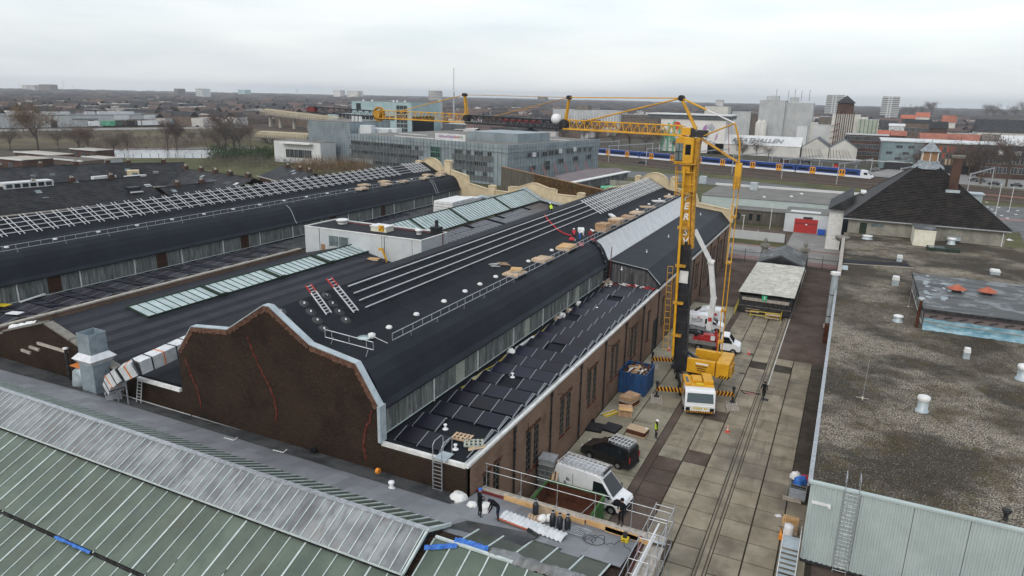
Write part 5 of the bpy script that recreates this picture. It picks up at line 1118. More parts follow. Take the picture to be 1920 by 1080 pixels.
for px, py, l, m in ((28, 588, 'white sheet lying on the left aisle panels', 'plastic_white'), (62, 560, 'long white batten on the left aisle panels', 'white_flat'), (5, 573, 'yellow green sheet at the left picture edge', 'yellow_bar')):
 c = gz(px, py, 8.1); t = thing('loose_sheet', l, 'sheet', (c.x, c.y, 8.15), .3); b = MB(); (b.box(-.7, .7, -.45, .45, 0, .04) if px != 62 else b.box(-.12, .12, -1.6, 1.6, 0, .1)); build(b, 'sheet', m, t, True)
# ================================================================== YARD: vehicles, crane, goods, people
def bevel(o, w=.04, seg=2):
 m = o.modifiers.new('bevel', 'BEVEL'); m.width = w; m.segments = seg; m.limit_method = 'ANGLE'; m.angle_limit = math.radians(28); return o
def wheel(root, x, y, r=.34, w=.24, nm='wheel'):
 b = MB(); b.tube([(x-w/2, y, r), (x+w/2, y, r)], r, 16); o = build(b, nm, 'tyre', root, True); s = 1 if x > 0 else -1
 b = MB(); b.tube([(x+s*w*.5, y, r), (x+s*(w*.5+.02), y, r)], r*.55, 10); build(b, 'rim', 'hub', o, True); return o
def hull(root, prof, w0, w1, zb, m, nm='body'):
 """closed side profile (y,z); half width w0 up to belt zb then tapering to w1 at the top"""
 zt = max(z for y, z in prof); hw = lambda z: w0 if z <= zb else w0-(w0-w1)*(z-zb)/(zt-zb)
 n = len(prof); vs = [(-hw(z), y, z) for y, z in prof]+[(hw(z), y, z) for y, z in prof]
 bm = bmesh.new(); V_ = [bm.verts.new(v) for v in vs]
 bm.faces.new(V_[:n]); bm.faces.new(list(reversed(V_[n:])))
 for i in range(n): bm.faces.new((V_[(i+1)%n], V_[i], V_[i+n], V_[(i+1)%n+n]))
 geom = bm.verts[:]+bm.edges[:]+bm.faces[:]
 bmesh.ops.recalc_face_normals(bm, faces=bm.faces)
 me = bpy.data.meshes.new(nm); bm.to_mesh(me); bm.free(); me.materials.append(M_[m]); o = link(nm, me, root); return bevel(o, .07, 3)
def pl(root, nm, m, pts, off=(0, 0, 0)):
 b = MB(); b.add([Vector(p)+Vector(off) for p in pts], [tuple(range(len(pts)))]);
 n = (Vector(pts[1])-Vector(pts[0])).cross(Vector(pts[2])-Vector(pts[0])).normalized()*.012
 b.add([Vector(p)+Vector(off)-n for p in pts], [tuple(range(len(pts)))[::-1]]); return build(b, nm, m, root, True)
def van(loc, rz, label, paint, L=5.6, W=1.98, H=2.6, group=None, rack=None, small=False, cab=None):
 t = thing('parked_van', label, 'van', loc, rz, group); r = -L/2; f = L/2; w0 = W/2; w1 = W/2-.16; zb = 1.25 if not small else 1.05
 hoodz = 1.12 if small else 1.2; hy = f-(.95 if small else .85); ry = f-(2.35 if small else 2.0)
 prof = [(r, .38), (r-.02, zb), (r+.06, H-.25), (r+.22, H-.02), (ry-.6, H), (ry, H-.08), (hy, hoodz+.12), (f-.12, hoodz-.12), (f, hoodz-.4), (f+.02, .45), (f-.1, .30), (r+.1, .30)]
 hull(t, prof, w0, w1, zb, paint)
 def hw(z): return w0 if z <= zb else w0-(w0-w1)*(z-zb)/(H-zb)
 e = .02
 z0, z1 = hoodz+.2, H-.2; yy = lambda z: ry+(hy-ry)*((H-.08)-z)/((H-.08)-(hoodz+.12))+.035
 pl(t, 'windscreen', 'window_glass', [(-hw(z0)+.12, yy(z0), z0), (hw(z0)-.12, yy(z0), z0), (hw(z1)-.14, yy(z1), z1), (-hw(z1)+.14, yy(z1), z1)])
 for s in (-1, 1):
  z0, z1 = zb+.02, H-.45 if not small else H-.28; ya, yb = ry-.55, ry+.05
  pl(t, 'side_window', 'window_glass', [(s*(hw(z0)+e), ya, z0), (s*(hw(z0)+e), hy-.12, z0), (s*(hw(z1)+e), ry+.18, z1), (s*(hw(z1)+e), ya, z1)][::s])
  if small:
   for a, c in ((ya-1.15, ya-.12), (r+.3, ya-1.3)): pl(t, 'side_window', 'window_glass', [(s*(hw(z0)+e), a, z0), (s*(hw(z0)+e), c, z0), (s*(hw(z1)+e), c, z1), (s*(hw(z1)+e), a+.06, z1)][::s])
  b = MB(); b.box(s*(w0+.02), s*(w0+.2), hy-.35, hy-.2, zb+.05, zb+.32); o = build(b, 'mirror', 'black_paint', t, True)
  b = MB(); b.box(s*(w0-.32)-.14, s*(w0-.32)+.14, f-.06, f+.035, hoodz-.42, hoodz-.22); build(b, 'headlight', 'plastic_white', t, True)
  b = MB(); b.box(s*(w0-.10)-.07, s*(w0-.10)+.07, r-.05, r-.02, .9, 1.4); build(b, 'tail_light', 'red_machine', t, True)
  for y in (r+1.0, f-.95): wheel(t, s*(w0-.10), y, .35)
  for y in (r+1.0, f-.95): pl(t, 'wheel_arch', 'tyre', [(s*(w0+.015), y+.43*math.cos(a), .35+.43*math.sin(a)) for a in [PI*k/8 for k in range(9)]][::s])
  b = MB(); b.box(s*(w0+.005), s*(w0+.02), ya-1.7, ya-1.68, .5, H-.3); b.box(s*(w0+.005), s*(w0+.02), ya-.05, ya-.03, .5, zb); build(b, 'door_gap', 'tyre', t, True)
 b = MB(); b.box(-w0+.2, w0-.2, f+.005, f+.04, .62, .80); build(b, 'grille', 'tyre', t, True)
 b = MB(); b.box(-w0+.05, w0-.05, f-.02, f+.07, .34, .5); b.box(-w0+.05, w0-.05, r-.07, r+.02, .34, .52); build(b, 'bumper', 'dark_metal', t, True)
 pl(t, 'rear_window', 'window_glass', [(-w1+.1, r-.0, zb+.2), (w1-.1, r-.0, zb+.2), (w1-.12, r+.04, H-.4), (-w1+.12, r+.04, H-.4)][::-1], (0, -.015, 0))
 if rack:
  x0, x1, y0, y1, n = rack; b = MB()
  for x in (x0, x1, (x0+x1)/2 if rack[4] > 6 else x0): b.beam((x, y0, H+.16), (x, y1, H+.16), .05, .05)
  for k in range(n): y = y0+(y1-y0)*k/(n-1); b.beam((x0, y, H+.16), (x1, y, H+.16), .045, .045); b.beam((x0, y, H-.02), (x0, y, H+.28), .035, .035); b.beam((x1, y, H-.02), (x1, y, H+.28), .035, .035)
  b.beam((x0, y0, H+.28), (x0, y1, H+.28), .035, .035); b.beam((x1, y0, H+.28), (x1, y1, H+.28), .035, .035); build(b, 'roof_rack', 'alu', t, True)
 return t
c1 = gz(1045, 921, 0); c2 = gz(1180, 958, 0)
sp = van((-14.55, 45.6, 0), math.radians(-97), 'white panel van with aluminium roof rack parked behind the green skip', 'white_paint', 5.9, 2.0, 2.7, rack=(-.78, .78, -2.7, 1.1, 11), group='vans in the yard')
b = MB(); b.box(-.42, .42, -2.6, .9, 2.78, 2.83); build(b, 'roof_ladder', 'galv', sp, True)
b = MB(); b.box(-.80, .80, .95, 1.15, 2.82, 2.9); build(b, 'rack_roller', 'dark_metal', sp, True)
text('lettering', 'In', .42, frame((1.02, -1.7, 1.75), (0, 1, 0), (-.10, 0, 1)), 'print_dark', sp); text('lettering', 'fr', .36, frame((1.03, -1.9, 1.4), (0, 1, 0), (-.08, 0, 1)), 'print_dark', sp)
van((-15.35, 52.1, 0), math.radians(78), 'black van with white framed roof rack parked nearest the brick wall', 'black_paint', 4.7, 1.9, 2.08, rack=(-.62, .62, -2.1, -.2, 7), small=True, group='vans in the yard')
va = van((-15.0, 91.6, 0), math.radians(-82), 'white van with dark side logo between the other vehicles behind the crane', 'white_paint', 5.3, 1.95, 2.4, group='vans in the yard')
b = MB(); text('lettering', 'PLATTER', .36, frame((.99, -.9, 1.75), (0, 1, 0), (-.1, 0, 1)), 'print_dark', va); b = MB(); b.box(.985, 1.0, -.9, -.6, 2.02, 2.14); build(b, 'logo', 'print_red', va, True)
b = MB(); b.box(.99, 1.005, -1.5, -.3, 1.45, 1.50); build(b, 'lettering', 'print_dark', va, True)
vb = van((-15.6, 95.6, 0), math.radians(94), 'rear white van with small red mark, farthest of the parked vans', 'white_paint', 5.0, 1.95, 2.2, group='vans in the yard')
for s_ in (-1,): b = MB(); b.box(-1.0, -.985, -1.6, -1.1, 1.35, 1.7); build(b, 'logo', 'print_red', vb, True)
vc = van((-15.3, 88.2, 0), math.radians(-84), 'dark car half hidden between the white van and the boom truck', 'car_dark', 4.4, 1.8, 1.5, small=True, group='vans in the yard')
bt = thing('boom_truck', 'small white truck with red crane base and long white knuckle boom', 'crane truck', (-12.6, 84.6, 0), math.radians(-86))
prof = [(1.0, .45), (1.0, 2.2), (1.15, 2.32), (1.9, 2.3), (2.55, 1.45), (3.35, 1.12), (3.42, .6), (3.3, .4)]
hull(bt, prof, .98, .84, 1.3, 'white_paint', 'cab')
pl(bt, 'windscreen', 'window_glass', [(-.80, 2.52, 1.52), (.80, 2.52, 1.52), (.72, 1.97, 2.2), (-.72, 1.97, 2.2)])
for s in (-1, 1):
 pl(bt, 'side_window', 'window_glass', [(s*.99, 1.25, 1.38), (s*.99, 2.38, 1.38), (s*.90, 1.95, 2.12), (s*.90, 1.25, 2.12)][::s])
 for y in (2.55, -1.6): wheel(bt, s*.88, y, .38)
 b = MB(); b.box(s*1.0-.05, s*1.0+.1, 2.2, 2.3, 1.4, 1.75); build(b, 'mirror', 'black_paint', bt, True)
b = MB(); b.box(-.92, .92, 3.3, 3.46, .42, .62); build(b, 'bumper', 'black_paint', bt, True)
b = MB(); b.box(-.4, .4, -3.0, .9, .5, .72); build(b, 'chassis', 'dark_metal', bt, True)
b = MB(); b.box(-1.05, 1.05, -3.4, .85, .78, .9); b.box(1.0, 1.05, -3.4, .85, .9, 1.28); b.box(-1.05, -1.0, -3.4, .85, .9, 1.28); b.box(-1.0, 1.0, -3.4, -3.35, .9, 1.28); build(b, 'flatbed', 'grey_deck', bt, True)
b = MB(); b.box(-.55, .55, -2.4, .3, .92, 1.5); b.box(-.35, .45, -1.2, .7, 1.5, 1.95); b.tube([(.6, -1.5, 1.5), (.62, -1.5, 1.5)], .4, 10); b.box(-.8, .8, .4, .75, .95, 1.6); build(b, 'crane_base', 'red_machine', bt, True)
b = MB(); b.tube([(-.35, -1.9, 1.7), (.35, -1.9, 1.7)], .42, 12); build(b, 'winch_drum', 'black_steel', bt, True)
b = MB(); b.tube([(.7, .4, 1.5), (1.0, .45, 2.6), (1.1, .6, 1.4), (1.3, .7, .2)], .10, 6); b.tube([(.9, .2, 1.8), (1.2, .4, 3.0)], .08, 6); build(b, 'outrigger', 'red_machine', bt, True)
b = MB(); b.box(1.06, 1.08, -.2, .3, 1.5, 2.1); build(b, 'decal', 'plastic_white', bt, True)
wb = thing('knuckle_boom', 'white jointed boom rising from the red truck base past the black mast', 'boom', (-12.8, 84.2, 2))
yb = 84.0; pts = [gy(1329, 618, yb), gy(1338, 560, yb), gy(1333, 492, yb), gy(1303, 431, yb)]
for a, c, w in ((0, 1, .62), (1, 2, .55)):
 b = MB(); b.beam(pts[a], pts[c]+(pts[c]-pts[a]).normalized()*.05, w, w*1.1); build(b, 'lower_boom', 'white_flat', wb)
b = MB(); b.beam(pts[2], pts[3], .40, .45); build(b, 'upper_boom', 'white_flat', wb)
b = MB(); b.tube([pts[2]+Vector((-.35, 0, .1)), pts[2]+Vector((.35, 0, -.1))], .42, 10); b.tube([pts[1]+Vector((0, -.3, 0)), pts[1]+Vector((0, .3, 0))], .36, 10); build(b, 'knuckle', 'white_trim', wb)
b = MB(); q_ = pts[0].lerp(pts[1], .35); b.box(q_.x-.22, q_.x+.22, yb-.36, yb-.33, q_.z-.25, q_.z+.25); build(b, 'mark', 'print_red', wb)
# ================================================================== mobile tower crane
cr_ = thing('mobile_tower_crane', 'yellow mobile tower crane with black lower mast and long lattice jib', 'crane', (-10.15, 64.2, 0), math.radians(18))
def cb(nm, m, *boxes, bev=0):
 b = MB()
 for x in boxes: b.box(*x)
 o = build(b, nm, m, cr_, True); return bevel(o, bev, 2) if bev else o
ww = [(-1.42, .75), (1.42, .75), (1.42, 1.7), (1.3, 3.0), (-1.3, 3.0), (-1.42, 1.7)]
b = MB(); b.prismX([(.05, .75), (0, 1.45), (.38, 2.6), (.55, 2.7), (2.3, 2.7), (2.3, .75)], -1.45, 1.45); bevel(build(b, 'cab', 'white_paint', cr_, True), .08, 2)
pl(cr_, 'windscreen', 'screen_glass', [(1.28, .03, 1.55), (-1.28, .03, 1.55), (-1.22, .33, 2.42), (1.22, .33, 2.42)], (0, -.03, 0))
for s in (-1, 1): pl(cr_, 'side_window', 'window_glass', [(s*1.465, .5, 1.6), (s*1.465, 1.7, 1.6), (s*1.465, 1.7, 2.4), (s*1.465, .6, 2.4)][::s])
cb('bumper', 'white_flat', (-1.45, 1.45, -.12, .1, .62, 1.28), bev=.04)
for s in (-1, 1): cb('headlight', 'window_glass', (s*1.15-.2, s*1.15+.2, -.14, -.115, .75, 1.1))
text('lettering', 'TEKTRA A.B.', .34, frame((0, -.14, 1.0), (1, 0, 0), (0, 0, 1)), 'yellow_bar', cr_) if False else None
for k in range(9): x = -.62+k*.155; cb('front_letter', 'yellow_bar', (x-.05, x+.05, -.145, -.125, .93, 1.14)) if k != 6 else None
def hazard(root, p, q, w, h, n, local=True):
 p = Vector(p); q = Vector(q); d = (q-p); b = MB(); b.beam(p, q, w, h); build(b, 'beam', 'stripe_yellow', root, local)
 L_ = d.length; d.normalize(); up = Vector((0, 0, 1)); s = d.cross(up).normalized(); b = MB(); st = L_/n
 for k in range(n):
  c = p+d*(k*st+st*.1)
  for sg in (-1, 1):
   o = s*sg*(w/2+.006); a1 = c+o-up*h/2; a2 = a1+d*st*.5; b3 = a2+up*h+d*st*.42; b4 = a1+up*h+d*st*.42; b.quad(a1, a2, b3, b4) if sg > 0 else b.quad(b4, b3, a2, a1)
  o = up*(h/2+.006); b.quad(c+o-s*w/2+d*st*.42, c+o-s*w/2+d*st*.92, c+o+s*w/2+d*st*.92, c+o+s*w/2+d*st*.42)
 build(b, 'hazard_stripes', 'stripe_black', root, local)
hazard(cr_, (-1.35, -.14, .66), (1.35, -.14, .66), .06, .16, 12)
cb('cab_roof', 'yellow', (-1.42, 1.42, 1.3, 4.0, 2.71, 2.82), (-1.42, -.85, 1.4, 3.9, 2.82, 2.95), bev=.03)
cb('roof_hatch', 'window_glass', (-1.25, -.98, 1.7, 3.1, 2.951, 2.975)); cb('roof_box', 'yellow', (-.6, .35, 2.1, 3.6, 2.82, 3.05), bev=.04); cb('roof_box', 'yellow', (.45, 1.4, 1.8, 3.9, 2.82, 3.15), bev=.04); cb('beacon', 'yellow_bar', (-.3, .4, 1.45, 1.75, 2.82, 2.93))
cb('engine_body', 'yellow_dirty', (-1.42, 1.42, 2.32, 4.0, .8, 2.7), bev=.03)
cb('chassis', 'grey_deck', (-1.35, 1.35, 4.3, 14.2, 1.05, 1.62)); cb('frame', 'dark_metal', (-.9, .9, 2.4, 14.0, .55, 1.05)); cb('side_skirt', 'dark_metal', (-1.42, -1.36, 4.3, 14.2, .75, 1.55), (1.36, 1.42, 4.3, 14.2, .75, 1.55))
for y in (1.6, 5.2, 6.8, 9.6, 11.2):
 for s in (-1, 1): wheel(cr_, s*1.22, y, .56, .42)
for k in range(6): b = MB(); b.beam((-.9+k*.22, 4.7, 1.7), (-.5+k*.22, 6.6, 1.72), .10, .1); build(b, 'rod', ['galv', 'red_machine', 'dark_metal'][k % 3], cr_, True)
for y in (4.05, 12.7):
 for s in (-1, 1):
  hazard(cr_, (s*1.4, y, 1.02), (s*3.9, y, 1.02), .34, .38, 7)
  b = MB(); b.tube([(s*3.85, y, .2), (s*3.85, y, 1.75)], .11, 8); build(b, 'jack_leg', 'dark_metal', cr_, True); b = MB(); b.tube([(s*3.85, y, 1.55), (s*3.85, y, 1.85)], .17, 8); build(b, 'jack_head', 'black_steel', cr_, True)
  b = MB(); b.lathe((s*3.85, y, .14), [(.32, 0), (.28, .08), (.1, .14)], 10); build(b, 'foot_plate', 'dark_metal', cr_, True)
SY = 71.9
def mx(z): return -13.8-.050*(z-2)
b = MB(); b.lathe((-13.0, SY, 1.6), [(1.35, 0), (1.35, .35), (1.1, .4), (0, .4)], 18)
cs = thing('tower_crane_upper', 'x', 'crane', (-13.5, SY, 1.6)); root = cs
for k_ in ('label', 'category'): del cs[k_]
cs.name = 'tower'; cs.parent = cr_;
cr_.rotation_euler = (0, 0, math.radians(18))
bpy.context.view_layer.update(); cs.location = (0, 0, 0); cs.matrix_parent_inverse = cr_.matrix_world.inverted() if False else Matrix()
inv = (Matrix.Translation((-10.15, 64.2, 0)) @ Matrix.Rotation(math.radians(18), 4, 'Z')).inverted()
bpy.data.objects.remove(cs)
def cw(b, nm, m, bev=0):   # build in world metres, store in the crane's own frame
 b.v = [tuple(inv @ Vector(v)) for v in b.v]; o = link(nm, b.mesh(nm, m), cr_); return bevel(o, bev, 2) if bev else o
cw(b, 'turntable', 'black_steel')
b = MB(); b.beam((mx(1.8), SY, 1.8), (mx(15), SY, 15), 1.25, 1.2, up=(0, 1, 0)); cw(b, 'lower_mast', 'black_steel', .05)
for s in (-1, 1):
 b = MB(); b.beam((mx(2)+s*.66, SY-.62, 2.2), (mx(15)+s*.66, SY-.62, 15.2), .10, .10); cw(b, 'mast_rail', 'dark_metal')
for k in range(9):
 z = 2.8+k*1.45; b = MB(); b.beam((mx(z)-.66, SY-.64, z), (mx(z)+.66, SY-.64, z), .07, .10); cw(b, 'mast_rib', 'dark_metal')
for x, h in ((-.55, 1.0), (-.2, .5), (.15, .9), (.5, .6)): b = MB(); b.box(mx(15)+x-.14, mx(15)+x+.14, SY-.7, SY-.4, 14.4, 15+h); cw(b, 'locking_lug', 'black_steel')
b = MB(); z = 12.2; b.box(mx(z)-.35, mx(z)+.55, SY-.78, SY-.70, z-.7, z+.6); cw(b, 'notice_board', 'white_flat')
b = MB(); b.beam((mx(14.9), SY, 14.9), (mx(24), SY, 24), .92, .9, up=(0, 1, 0)); cw(b, 'upper_mast', 'yellow', .04)
b = MB(); b.beam((mx(15)+.72, SY-.2, 15.2), (mx(24)+.72, SY-.2, 24), .34, .5, up=(0, 1, 0)); cw(b, 'mast_channel', 'yellow_dirty')
b = MB(); b.beam((mx(15)+.50, SY-.36, 15.5), (mx(20)+.50, SY-.36, 20.5), .10, .12); cw(b, 'red_stripe', 'red_dark')
b = MB(); b.beam((mx(15)+.0, SY-.47, 15.2), (mx(20.5), SY-.47, 20.6), .5, .03, up=(0, 1, 0)); cw(b, 'sign_panel', 'yellow_dirty')
for ch_, z in (('P', 20.4), ('E', 19.5), ('R', 18.4), ('S', 16.8), ('V', 15.9)):
 m_ = frame((mx(z), SY-.50, z), (1, .0, .12), (-.12, 0, 1)); o = text('letter', ch_, .95, inv @ m_, 'print_white', cr_, .02, .25, .02)
for s in (-1, 1):
 for dy in (-.95, -.1): b = MB(); b.tube([(mx(20.8)+s*.95-.1, SY+dy, 20.6), (mx(24)+s*.95-.1, SY+dy, 24.2)], .05, 5); cw(b, 'cage_post', 'yellow')
for k in range(9):
 z = 20.8+k*.4; b = MB(); b.beam((mx(z)-.45, SY-.75, z), (mx(z)+.35, SY-.75, z), .05, .05); cw(b, 'rung', 'yellow_dirty')
for z in (20.7, 21.8, 23): b = MB(); b.tube([(mx(z)-1.05, SY-.1, z), (mx(z)-1.05, SY-.98, z), (mx(z)+.85, SY-.98, z), (mx(z)+.85, SY-.1, z)], .04, 5); cw(b, 'hoop', 'yellow')
b = MB(); b.box(mx(23)-.45, mx(23)+.35, SY-1.02, SY-.8, 22.9, 23.7); cw(b, 'equipment_box', 'yellow')
kx = mx(25)
b = MB(); b.prismY([(kx-1.15, 23.9), (kx+.65, 23.9), (kx+.65, 26.35), (kx-.75, 26.55), (kx-1.15, 26.2)], SY-1.25, SY+.3); cw(b, 'operator_cab', 'yellow', .05)
b = MB(); b.box(kx-1.1, kx-.35, SY-1.27, SY-1.255, 24.15, 25.85); cw(b, 'cab_glass', 'glass_sky')
b = MB(); b.box(kx-1.18, kx-1.16, SY-1.15, SY+.2, 24.15, 25.9); cw(b, 'cab_glass', 'glass_sky')
b = MB(); b.box(kx-.12, kx+.42, SY-1.275, SY-1.255, 24.75, 25.75); cw(b, 'side_window', 'window_glass')
b = MB()
for q in ((kx-1.12, kx-.33, 24.98, 25.04), (kx-.75, kx-.70, 24.15, 25.85), (kx-1.12, kx-.33, 24.1, 24.16)): b.box(q[0], q[1], SY-1.30, SY-1.275, q[2], q[3])
cw(b, 'glazing_frame', 'dark_green')
b = MB(); b.box(kx-1.2, kx+1.0, SY-1.35, SY+.35, 23.78, 23.88); cw(b, 'cab_floor', 'yellow_dirty')
b = MB(); b.box(kx+.68, kx+1.1, SY-.6, SY+.3, 21, 26.4); cw(b, 'rear_channel', 'yellow_dirty')
hz = 27.0; hx = gy(1297, 248, SY).x
b = MB(); b.box(hx-.9, hx+.0, SY-.6, SY+.6, 26.6, 27.35); cw(b, 'head_block', 'yellow', .04)
b = MB(); b.tube([(hx+.1, SY-.5, 26.9), (hx+.1, SY+.5, 26.9)], .42, 12); b.box(hx-.1, hx+1.5, SY-.4, SY+.4, 26.45, 26.9); b.box(hx+.6, hx+1.6, SY-.3, SY+.3, 26.8, 27.15); cw(b, 'head_machinery', 'black_steel')
JT = Vector((-55.0, 74.5, 27.45)); J0 = Vector((hx-.8, SY, 27.0)); JD = (JT-J0).normalized(); JS = JD.cross(Vector((0, 0, 1))).normalized()
def lattice(a, c, w, h, n, m, chord=.075, web=.045, nm='jib_section', tri=True):
 a = Vector(a); c = Vector(c); d = (c-a); up = Vector((0, 0, 1)); s = d.normalized().cross(up).normalized(); up = s.cross(d.normalized())
 A = [a-s*w/2-up*h/2, a+s*w/2-up*h/2, a+up*h/2-s*w/2, a+up*h/2+s*w/2] if not tri else [a-s*w/2-up*h/2, a+s*w/2-up*h/2, a+up*h/2]
 for i, p in enumerate(A): b = MB(); b.tube([p, p+d], chord, 5); cw(b, 'chord', m)
 b = MB()
 top = [p for p in A[2:]]
 for k in range(n):
  f0, f1, fm = k/n, (k+1)/n, (k+.5)/n
  for i in (0, 1):
   t_ = top[i] if len(top) > 1 else top[0]
   b.beam(A[i]+d*f0, t_+d*fm, web, web); b.beam(t_+d*fm, A[i]+d*f1, web, web)
  b.beam(A[0]+d*f0, A[1]+d*f0, web, web); b.beam(A[0]+d*f0, A[1]+d*f1, web, web)
 cw(b, 'lattice_web', m)
S1 = J0.lerp(JT, .335); S2 = J0.lerp(JT, .345); S3 = J0.lerp(JT, .66)
lattice(J0, S1, 1.1, .95, 15, 'yellow', .085, .055)
lattice(S2+Vector((0, 0, -.05)), S3, .95, .85, 14, 'black_steel', .12, .07)
b = MB(); p, q = S2.lerp(S3, .22), S2.lerp(S3, .62); b.beam(p+Vector((0, .1, .1)), q+Vector((0, .1, .12)), .3, .25); cw(b, 'folded_section', 'red_dark')
lattice(S3+Vector((0, 0, .05)), JT, .95, .95, 13, 'yellow', .06, .045)
E_ = JT+JD*12.3+Vector((0, 0, .15)); lattice(JT, E_, .7, .7, 12, 'black_steel', .085, .05)
b = MB(); b.beam(E_-JD*1.4, E_, .7, .6); cw(b, 'jib_tip', 'red_dark')
for p, r_, m_ in ((JT, .85, 'yellow_dirty'),):
 b = MB(); random.seed(3)
 for k in range(16): a = 2*PI*k/16; b.beam(p+Vector((.8*math.cos(a), -.2, .85*math.sin(a))), p+Vector((.8*math.cos(a+.9), .2, .85*math.sin(a+.9))), .16, .2)
 b.tube([p+JS*-.5, p+JS*.5], .5, 10); cw(b, 'fold_hinge', m_)
b = MB(); b.tube([S1+Vector((0, -.45, .1)), S1+Vector((0, .45, .1))], .45, 10); b.box(S1.x-.7, S1.x+.2, S1.y-.5, S1.y+.5, 26.8, 27.5); cw(b, 'fold_hinge', 'dark_metal')
b = MB(); b.tube([S3+Vector((0, -.45, .1)), S3+Vector((0, .45, .1))], .4, 10); cw(b, 'fold_hinge', 'dark_metal')
c = S1+Vector((-.95, -.3, .55)); b = MB()
prof_ = [(.68*math.sin(PI*k/8), -.68*math.cos(PI*k/8)) for k in range(9)]; b.lathe(c, [(r*.85, z*.85) for r, z in prof_], 14); cw(b, 'white_drum', 'plastic_white')
AP = gy(1278, 184, SY)
T1 = S1+Vector((.35, 0, 2.85)); T2 = S3+Vector((-.35, 0, 2.75))
for s in (-.35, .35):
 o = Vector((0, s, 0)); b = MB(); b.tube([J0+Vector((1.2, 0, .2))+o, AP+o*.6], .12, 6); cw(b, 'a_frame_leg', 'yellow')
for s in (-.3, .3):
 o = Vector((0, s, 0))
 b = MB(); b.tube([S1+o, T1+o*.5], .10, 6); cw(b, 'jib_strut', 'yellow'); b = MB(); b.tube([S3+o, T2+o*.5], .10, 6); cw(b, 'jib_strut', 'yellow')
 b = MB(); b.tube([AP+o*.6, T1+o*.5], .06, 5); cw(b, 'pendant_bar', 'yellow')
 b = MB(); b.tube([AP+o*.6, J0.lerp(JT, .27)+Vector((0, 0, .5))+o*.6], .075, 5); cw(b, 'pendant_bar', 'yellow')
b = MB(); b.tube([T1, S2.lerp(S3, .72)+Vector((0, 0, .4))], .045, 4); cw(b, 'pendant_cable', 'yellow_dirty')
b = MB(); b.tube([T1, T1.lerp(T2, .5)+Vector((0, 0, .0)), T2], .03, 4); cw(b, 'pendant_cable', 'yellow_dirty')
b = MB(); b.tube([T2, S3.lerp(JT, .75)+Vector((0, 0, .5))], .05, 4); cw(b, 'pendant_cable', 'yellow')
for p, r_ in ((AP, .3), (T1, .22), (T2, .2)): b = MB(); b.tube([p+Vector((0, -.4, 0)), p+Vector((0, .4, 0))], r_, 8); cw(b, 'sheave', 'dark_metal')
R1 = gy(1325, 206, SY-.2); R2 = gy(1378, 231, SY-.3); R3 = gy(1386, 306, SY-.3); HB = gy(1312, 258, SY); R4 = gy(1383, 335, SY-.3); R5 = gy(1348, 672, SY-.5)
for s in (-.3, .3):
 o = Vector((0, s, 0))
 b = MB(); b.tube([AP+o, R1+o], .08, 6); cw(b, 'rear_tie', 'yellow'); b = MB(); b.tube([HB+o, R2+o], .07, 6); cw(b, 'rear_strut', 'yellow')
 b = MB(); b.tube([HB+o, R3+o], .09, 6); cw(b, 'rear_arm', 'yellow_dirty'); b = MB(); b.tube([R2+o, R2.lerp(R3, .5)+Vector((.25, 0, 0))+o, R3+o], .05, 6); cw(b, 'rear_link', 'yellow')
 b = MB(); b.tube([R4+o*1.3+Vector((o.y*.5, 0, 0)), R5+o*1.3+Vector((o.y*.5, 0, 0))], .055, 6); cw(b, 'rear_pendant', 'yellow')
b = MB(); b.tube([R1, R2], .07, 6); cw(b, 'hydraulic_rod', 'plastic_white'); b = MB(); b.tube([R2+Vector((-.6, 0, 0)), R3+Vector((-1.1, 0, 1.0))], .03, 4); cw(b, 'cable', 'pink_scaff')
b = MB(); b.box(R3.x-.3, R3.x+.3, R3.y-.35, R3.y+.35, R3.z-1.3, R3.z); cw(b, 'link_block', 'yellow', .04)
b = MB(); b.tube([R3-Vector((0, 0, 1.2)), R4], .03, 4); cw(b, 'cable', 'galv')
b = MB(); b.box(R4.x-.35, R4.x+.3, R4.y-.4, R4.y+.4, R4.z-1.0, R4.z+.2); cw(b, 'link_block', 'yellow_dirty', .04)
for f_ in (.2, .45, .72, .9): p = R4.lerp(R5, f_); b = MB(); b.box(p.x-.26, p.x+.26, p.y-.42, p.y+.42, p.z-.10, p.z+.10); cw(b, 'pendant_collar', 'yellow_dirty')
P0, P1 = gy(1261, 668, SY-1.2), gy(1283, 316, SY-1.2)
b = MB(); b.tube([P0, P1], .14, 8); cw(b, 'hoist_tube', 'yellow')
P2, P3 = gy(1252, 655, SY-1.0), gy(1262, 500, SY-1.0)
for o in (0, -.55): b = MB(); b.tube([P2+Vector((o, 0, 0)), P3+Vector((o, 0, 0))], .03, 5); cw(b, 'mast_ladder', 'yellow')
b = MB()
for k in range(14): p = P2.lerp(P3, k/13); b.beam(p, p+Vector((-.55, 0, 0)), .04, .04)
cw(b, 'ladder_rungs', 'yellow')
for f_ in (.12, .3, .5, .7, .88): p = P0.lerp(P1, f_); b = MB(); b.box(p.x-.3, p.x+.75, p.y-.12, p.y+.3, p.z-.12, p.z+.12); cw(b, 'tube_bracket', 'yellow_dirty')
b = MB(); b.beam(gy(1280, 655, SY-.9), gy(1300, 690, SY-1.2), .35, .3); cw(b, 'luffing_cylinder', 'dark_metal')
b = MB(); b.beam(gy(1290, 660, SY-.8), gy(1312, 676, SY-1.6), .3, .25); cw(b, 'strut', 'black_steel')
b = MB(); b.box(-14.6, -11.8, SY-1.3, SY+1.3, 2.0, 2.5); cw(b, 'slewing_frame', 'black_steel')
def for_z(b): b.v = [(x, y, z+.6) for x, y, z in b.v]
